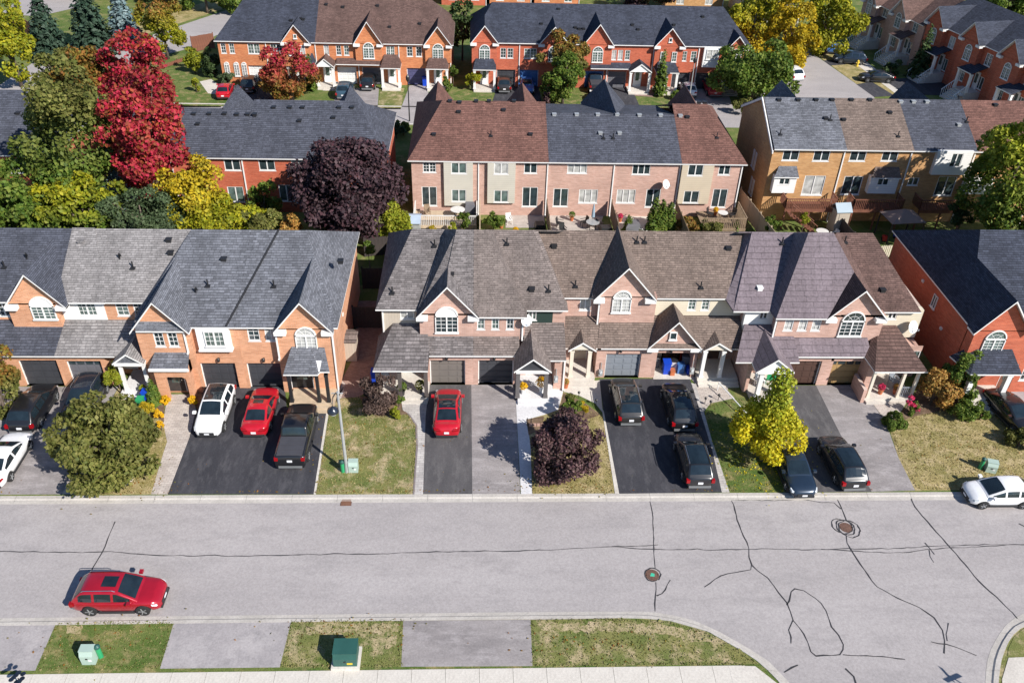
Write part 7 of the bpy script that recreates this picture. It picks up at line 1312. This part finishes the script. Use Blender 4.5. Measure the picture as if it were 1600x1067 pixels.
u = empty('parasol', (10.35, 68.2, .014), 0, 'folded grey parasol on the stone patio', 'parasol'); link('pole', MB().tube([(0, 0, 0), (0, 0, 2.3)], .025, 6).mesh('pole', 'galv'), u); link('canopy', MB().lathe([(.05, .9), (.16, 1.0), (.12, 1.7), (.04, 2.25)], seg=10).mesh('canopy', mat_plain('faded_blue_cloth', (.25, .33, .4), .9, .1)), u)
def covered(x, y, w, d, h, mat, label, z=.014, name='covered_barbecue', cat='barbecue'):
    r = empty(name, (x, y, z), random.uniform(-.2, .2), label, cat); link('cover', MB().prism([(-w/2, -d/2, .1), (-w/2*1.05, -d/2, h*.6), (-w/2*.8, -d/2*.8, h), (w/2*.8, -d/2*.8, h*.97), (w/2*1.05, -d/2, h*.62), (w/2, -d/2, .1)], (0, d, 0)).mesh('cover', mat), r); link('leg', MB().box(-w/2+.05, -w/2+.12, -d/2+.05, d/2-.05, 0, .1).mesh('leg', 'black'), r)
covered(-.6, 69.4, .95, .6, 1.05, 'gar_grey', 'covered grey barbecue on the wooden deck', .56); covered(13.9, 67.6, 1.3, 1.0, .8, 'gar_grey', 'grey covered patio furniture behind the brown roofs', name='covered_furniture', cat='covered furniture'); covered(12.0-.7, 66.2, 1.1, .7, 1.1, 'black', 'black covered barbecue beside the wooden fence'); covered(5.6, 67.6, .9, .8, .6, 'black', 'heap of dark covered things on the white patio', name='covered_furniture', cat='covered furniture')
def bin_(p, mat, label, h=1.0, w=.55):
    r = empty('wheeled_bin', p, 0, label, 'bin', 'wheeled bins'); link('body', MB().prism([(-w/2*.85, -w/2, 0), (w/2*.85, -w/2, 0), (w/2, -w/2-.06, h), (-w/2, -w/2-.06, h)], (0, w, 0)).mesh('body', mat), r); link('lid', MB().box(-w/2-.03, w/2+.03, -w/2-.1, w/2+.03, h, h+.06).mesh('lid', mat), r)
    for s_ in (-1, 1): link('wheel', MB().tube([(s_*w*.42-.03, w/2, .1), (s_*w*.42+.03, w/2, .1)], .1, 10).mesh('wheel', 'tyre'), r)
bin_((*gp(588, 598), .03), 'blue_plastic', 'blue bin at the corner of the porch with the blue door'); bin_((-7.2, 66.6, 0), 'blue_plastic', 'blue bin beside the purple maple yard'); bin_((-5.1+.0, 103.0, 0), 'blue_plastic', 'blue bin before the far rust brick end house') if 0 else None; bin_((*gp(664, 134), .02), 'blue_plastic', 'blue bin before the indigo garage door'); bin_((*gp(231, 626), .03), 'blue_plastic', 'blue bin by the white posted porch', .8, .4); bin_((*gp(222, 634), .03), 'green_plastic', 'bright green bin beside the blue one at the white posted porch', .6, .4)
# things inside the open garage
g0 = (X(1018, 590, 46.4)+X(1086, 590, 46.4))/2; mats = ['blue_plastic', 'red_plastic', 'galv', 'wood_pale', 'cloth_w', 'black', 'gar_grey', 'orange_plastic', 'P']
bin_((g0-.45, 46.95, .05), 'blue_plastic', 'blue bin standing at the front of the open garage', .95, .5)
for i, (dx, dy, w_, h_, mt, lb) in enumerate(((-1.1, 47.6, .5, .7, 'gar_grey', 'grey box left of the blue bin in the open garage'), (-1.1, 47.6, .4, .0, 'red_plastic', ''), (.1, 47.3, .5, .9, 'cloth_w', 'pale box right of the blue bin in the open garage'), (.55, 47.0, .5, .75, 'gar_blue', 'blue box in the middle of the open garage'), (.95, 47.4, .5, 1.15, 'gar_grey', 'tall dark box at the right in the open garage'), (1.15, 46.9, .35, .55, 'blue_plastic', 'small blue box at the right edge of the open garage'), (-1.0, 48.2, .7, 1.5, 'wood_pale', 'tall cupboard at the back left of the open garage'), (0, 48.3, 1.0, 1.4, 'gar_brown', 'brown shelf unit at the back of the open garage'), (1.0, 48.3, .6, 1.6, 'red_plastic', 'red cupboard at the back right of the open garage'), (-.05, 46.75, .3, .4, 'orange_plastic', 'orange crate at the mouth of the open garage'))):
    if h_ == 0: continue
    r = empty('storage_box', (g0+dx, dy, .045), random.uniform(-.2, .2), lb, 'box', 'things in the open garage'); link('box', MB().box(-w_/2, w_/2, -.2, .2, 0, h_*.85).mesh('box', mt), r); link('lid', MB().box(-w_/2-.02, w_/2+.02, -.22, .22, h_*.85, h_).mesh('lid', mt if mt != 'cloth_w' else 'black'), r)
# planters, porch things, path lights
def planter(p, pal, rad_, label, hgt=.4, leaf=.08, pot='orange_plastic'):
    r = empty('planter', p, 0, label, 'planter', 'potted plants'); link('pot', MB().lathe([(.13, 0), (.19, hgt*.9), (.21, hgt), (.16, hgt)], seg=12).mesh('pot', pot), r)
    P, N_ = blob_leaves([(0, 0, hgt+rad_*.8, rad_, rad_, rad_)], 320, leaf, (0, 0, hgt)); link('foliage', leaf_mesh('foliage', P, N_, np.full(320, leaf), leafmat(pal), (0, 0, 0)), r)
planter((X(628, 604, 44.1), 44.15, .3), 'green', .3, 'round clipped plant left of the blue door', pot='black'); planter((X(656, 604, 44.3), 44.35, .3), 'olive', .32, 'round clipped plant right of the blue door', pot='black'); planter((X(818, 602, 44.3), 44.3, .3), 'flower_y', .24, 'yellow potted flowers left of the white door', pot='white'); planter((X(846, 606, 44.5), 44.5, .3), 'flower_y', .34, 'tall yellow potted flowers right of the white door', .5, pot='white'); planter((*gp(884, 606), .03), 'orange', .16, 'small orange pot plant at the concrete walk'); planter((*gp(226, 618), .03), 'lime', .18, 'terracotta pot by the white posted porch', .45); planter((X(1380, 600, 44.3), 44.3, .3), 'pink', .2, 'pink potted flowers on the right end porch'); planter((X(1402, 604, 44.3), 44.3, .3), 'orange', .2, 'orange potted plant on the right end porch')
for i, (px, py, lb) in enumerate(((904, 622, 'black path light nearest the clipped shrub'), (931, 634, 'black path light at the edge of the wide driveway'), (1101, 631, 'left path light on the curved paver landing'), (1109, 636, 'lower path light on the curved paver landing'), (1122, 626, 'right path light on the curved paver landing'))):
    q = at(px, py); r = empty('path_light', (q.x, q.y, .03), 0, lb, 'path light', 'black path lights'); link('stake', MB().tube([(0, 0, 0), (0, 0, .4)], .02, 6).mesh('stake', 'black'), r); link('cap', MB().lathe([(.08, .4), (.1, .5), (.03, .56)], seg=8).mesh('cap', 'black'), r)
chair(19.3, 45.2, .6, 'white patio chair on the mauve roofed porch', 'white', 'porch chairs', .31); chair(20.1, 45.4, -.6, 'green cushioned chair on the mauve roofed porch', 'green_plastic', 'porch chairs', .31); chair(X(604, 600, 45.2), 45.2, .3, 'pale chair on the porch with the blue door', 'cloth_w', 'porch chairs', .31); chair(28.6, 45.2, .4, 'blue grey chair on the right end porch', 'gar_lgrey', 'porch chairs', .31)
q = at(1150, 628); r = empty('hand_rail', (q.x-1.0, q.y+1.2, 0), 0, 'white stair rail lying beside the right lawn', 'railing'); link('rail', MB().tube([(0, 0, .7), (1.4, -3.2, .35)], .035, 6).mesh('rail', 'white'), r); link('post', MB().tube([(1.4, -3.2, 0), (1.4, -3.2, .35)], .03, 6).mesh('post', 'white'), r); link('post', MB().tube([(0, 0, 0), (0, 0, .7)], .03, 6).mesh('post', 'white'), r)
ring = empty('stone_ring', (*gp(190, 748), .012), 0, 'pale stone edging ring at the foot of the olive tree', 'edging')
for k in range(14): a = 2*math.pi*k/14; link('stone', MB().box(-.13, .13, -.07, .07, 0, .1).mesh('stone', 'concrete'), ring, (.62*math.cos(a), .62*math.sin(a), 0), a+math.pi/2)
r = empty('garden_edging', (*gp(848, 668), .03), 0, 'low brick edging and lantern posts at the plum tree bed', 'edging')
for k in range(5): link('edging_brick', MB().box(-.1, .1, -.06, .06, 0, .16).mesh('edging_brick', 'br_pink'), r, (-.75+.24*k, .15, 0))
for sx in (-1.0, -.75): link('stake', MB().tube([(sx, .25, 0), (sx, .25, .55)], .03, 6).mesh('stake', 'black'), r)
# electricity meters on the party piers
for px, py, Y, lb in ((869, 588, 45.08, 'grey meter boxes on the brick pier by the white walk'), (939, 578, 46.38, 'grey meter boxes left of the blue grey garage door'), (1082, 575, 46.38, 'grey meter boxes right of the open garage')):
    p = at(px, py, Y=Y-.1); r = empty('meter_box', (p.x, Y, p.z-.5), 0, lb, 'meter box', 'meter boxes'); link('case', MB().box(-.14, .14, -.16, 0, 0, .5).mesh('case', 'galv'), r); link('dial', MB().tube([(0, -.16, .34), (0, -.24, .34)], .09, 10).mesh('dial', 'lamp_clear'), r); link('conduit', MB().tube([(0, -.06, .5), (0, -.06, 1.1)], .03, 6).mesh('conduit', 'galv'), r)

# more back-yard clutter along the strip behind the pink row
for i, (x, y, mt, rr_, lb) in enumerate(((2.2, 67.8, 'green', .3, 'potted green plant left on the planted yard'), (3.4, 66.4, 'flower_y', .22, 'yellow potted flowers at the white patio edge'), (8.6, 69.3, 'green', .25, 'potted plant below the wide window of the slate roofed house'), (13.0, 69.2, 'pink', .2, 'pink potted flowers beside the fence and basement window'), (15.8, 69.0, 'green', .28, 'potted shrub left of the three cedars'), (19.2, 68.6, 'orange', .24, 'orange potted plant beside the grey deck'), (21.6, 69.2, 'flower_y', .2, 'yellow potted flowers on the weathered grey deck'))): planter((x, y, .76 if i == 6 else .014), mt, rr_, lb)
chair(14.6, 66.3, 2.4, 'pale lounge chair before the three cedars', 'cloth_w'); chair(2.9, 68.6, .3, 'pale chair at the basement wall of the planted yard', 'cloth_w'); table(30.6, 66.4, .55, 'round pale table on the grass under the golden row deck', 'cloth_w', .004); chair(31.6, 66.2, -1.2, 'pale chair beside the table under the golden row deck', 'cloth_w', z=.004)
for x, lb in ((36.2, 'red'), (37.6, 'blue'), (40.8, 'green')):
    r = empty('toy_ride', (x, 66.0+.3*(x % 2), .004), random.uniform(0, 3), lb+' plastic ride-on toy in the shaded yards', 'toy', 'garden toys'); link('body', MB().box(-.35, .35, -.18, .18, .15, .38).box(-.3, .0, -.16, .16, .38, .6).mesh('body', lb+'_plastic'), r)
    for sx in (-.22, .22):
        for sy in (-.2, .2): link('wheel', MB().tube([(sx, sy-.03, .12), (sx, sy+.03, .12)], .12, 10).mesh('wheel', 'tyre'), r)
patch('patio', [(-5.4, 63.8), (-1.2, 63.8), (-1.2, 66.6), (-5.4, 66.6)], .012, 'stone', True); patch('patio', [(1.0, 63.6), (4.2, 63.6), (4.2, 66.2), (1.0, 66.2)], .012, 'concrete_w', True); patch('patio', [(27.0, 64.6), (31.5, 64.6), (31.5, 67.2), (27.0, 67.2)], .008, G['paver'], True)
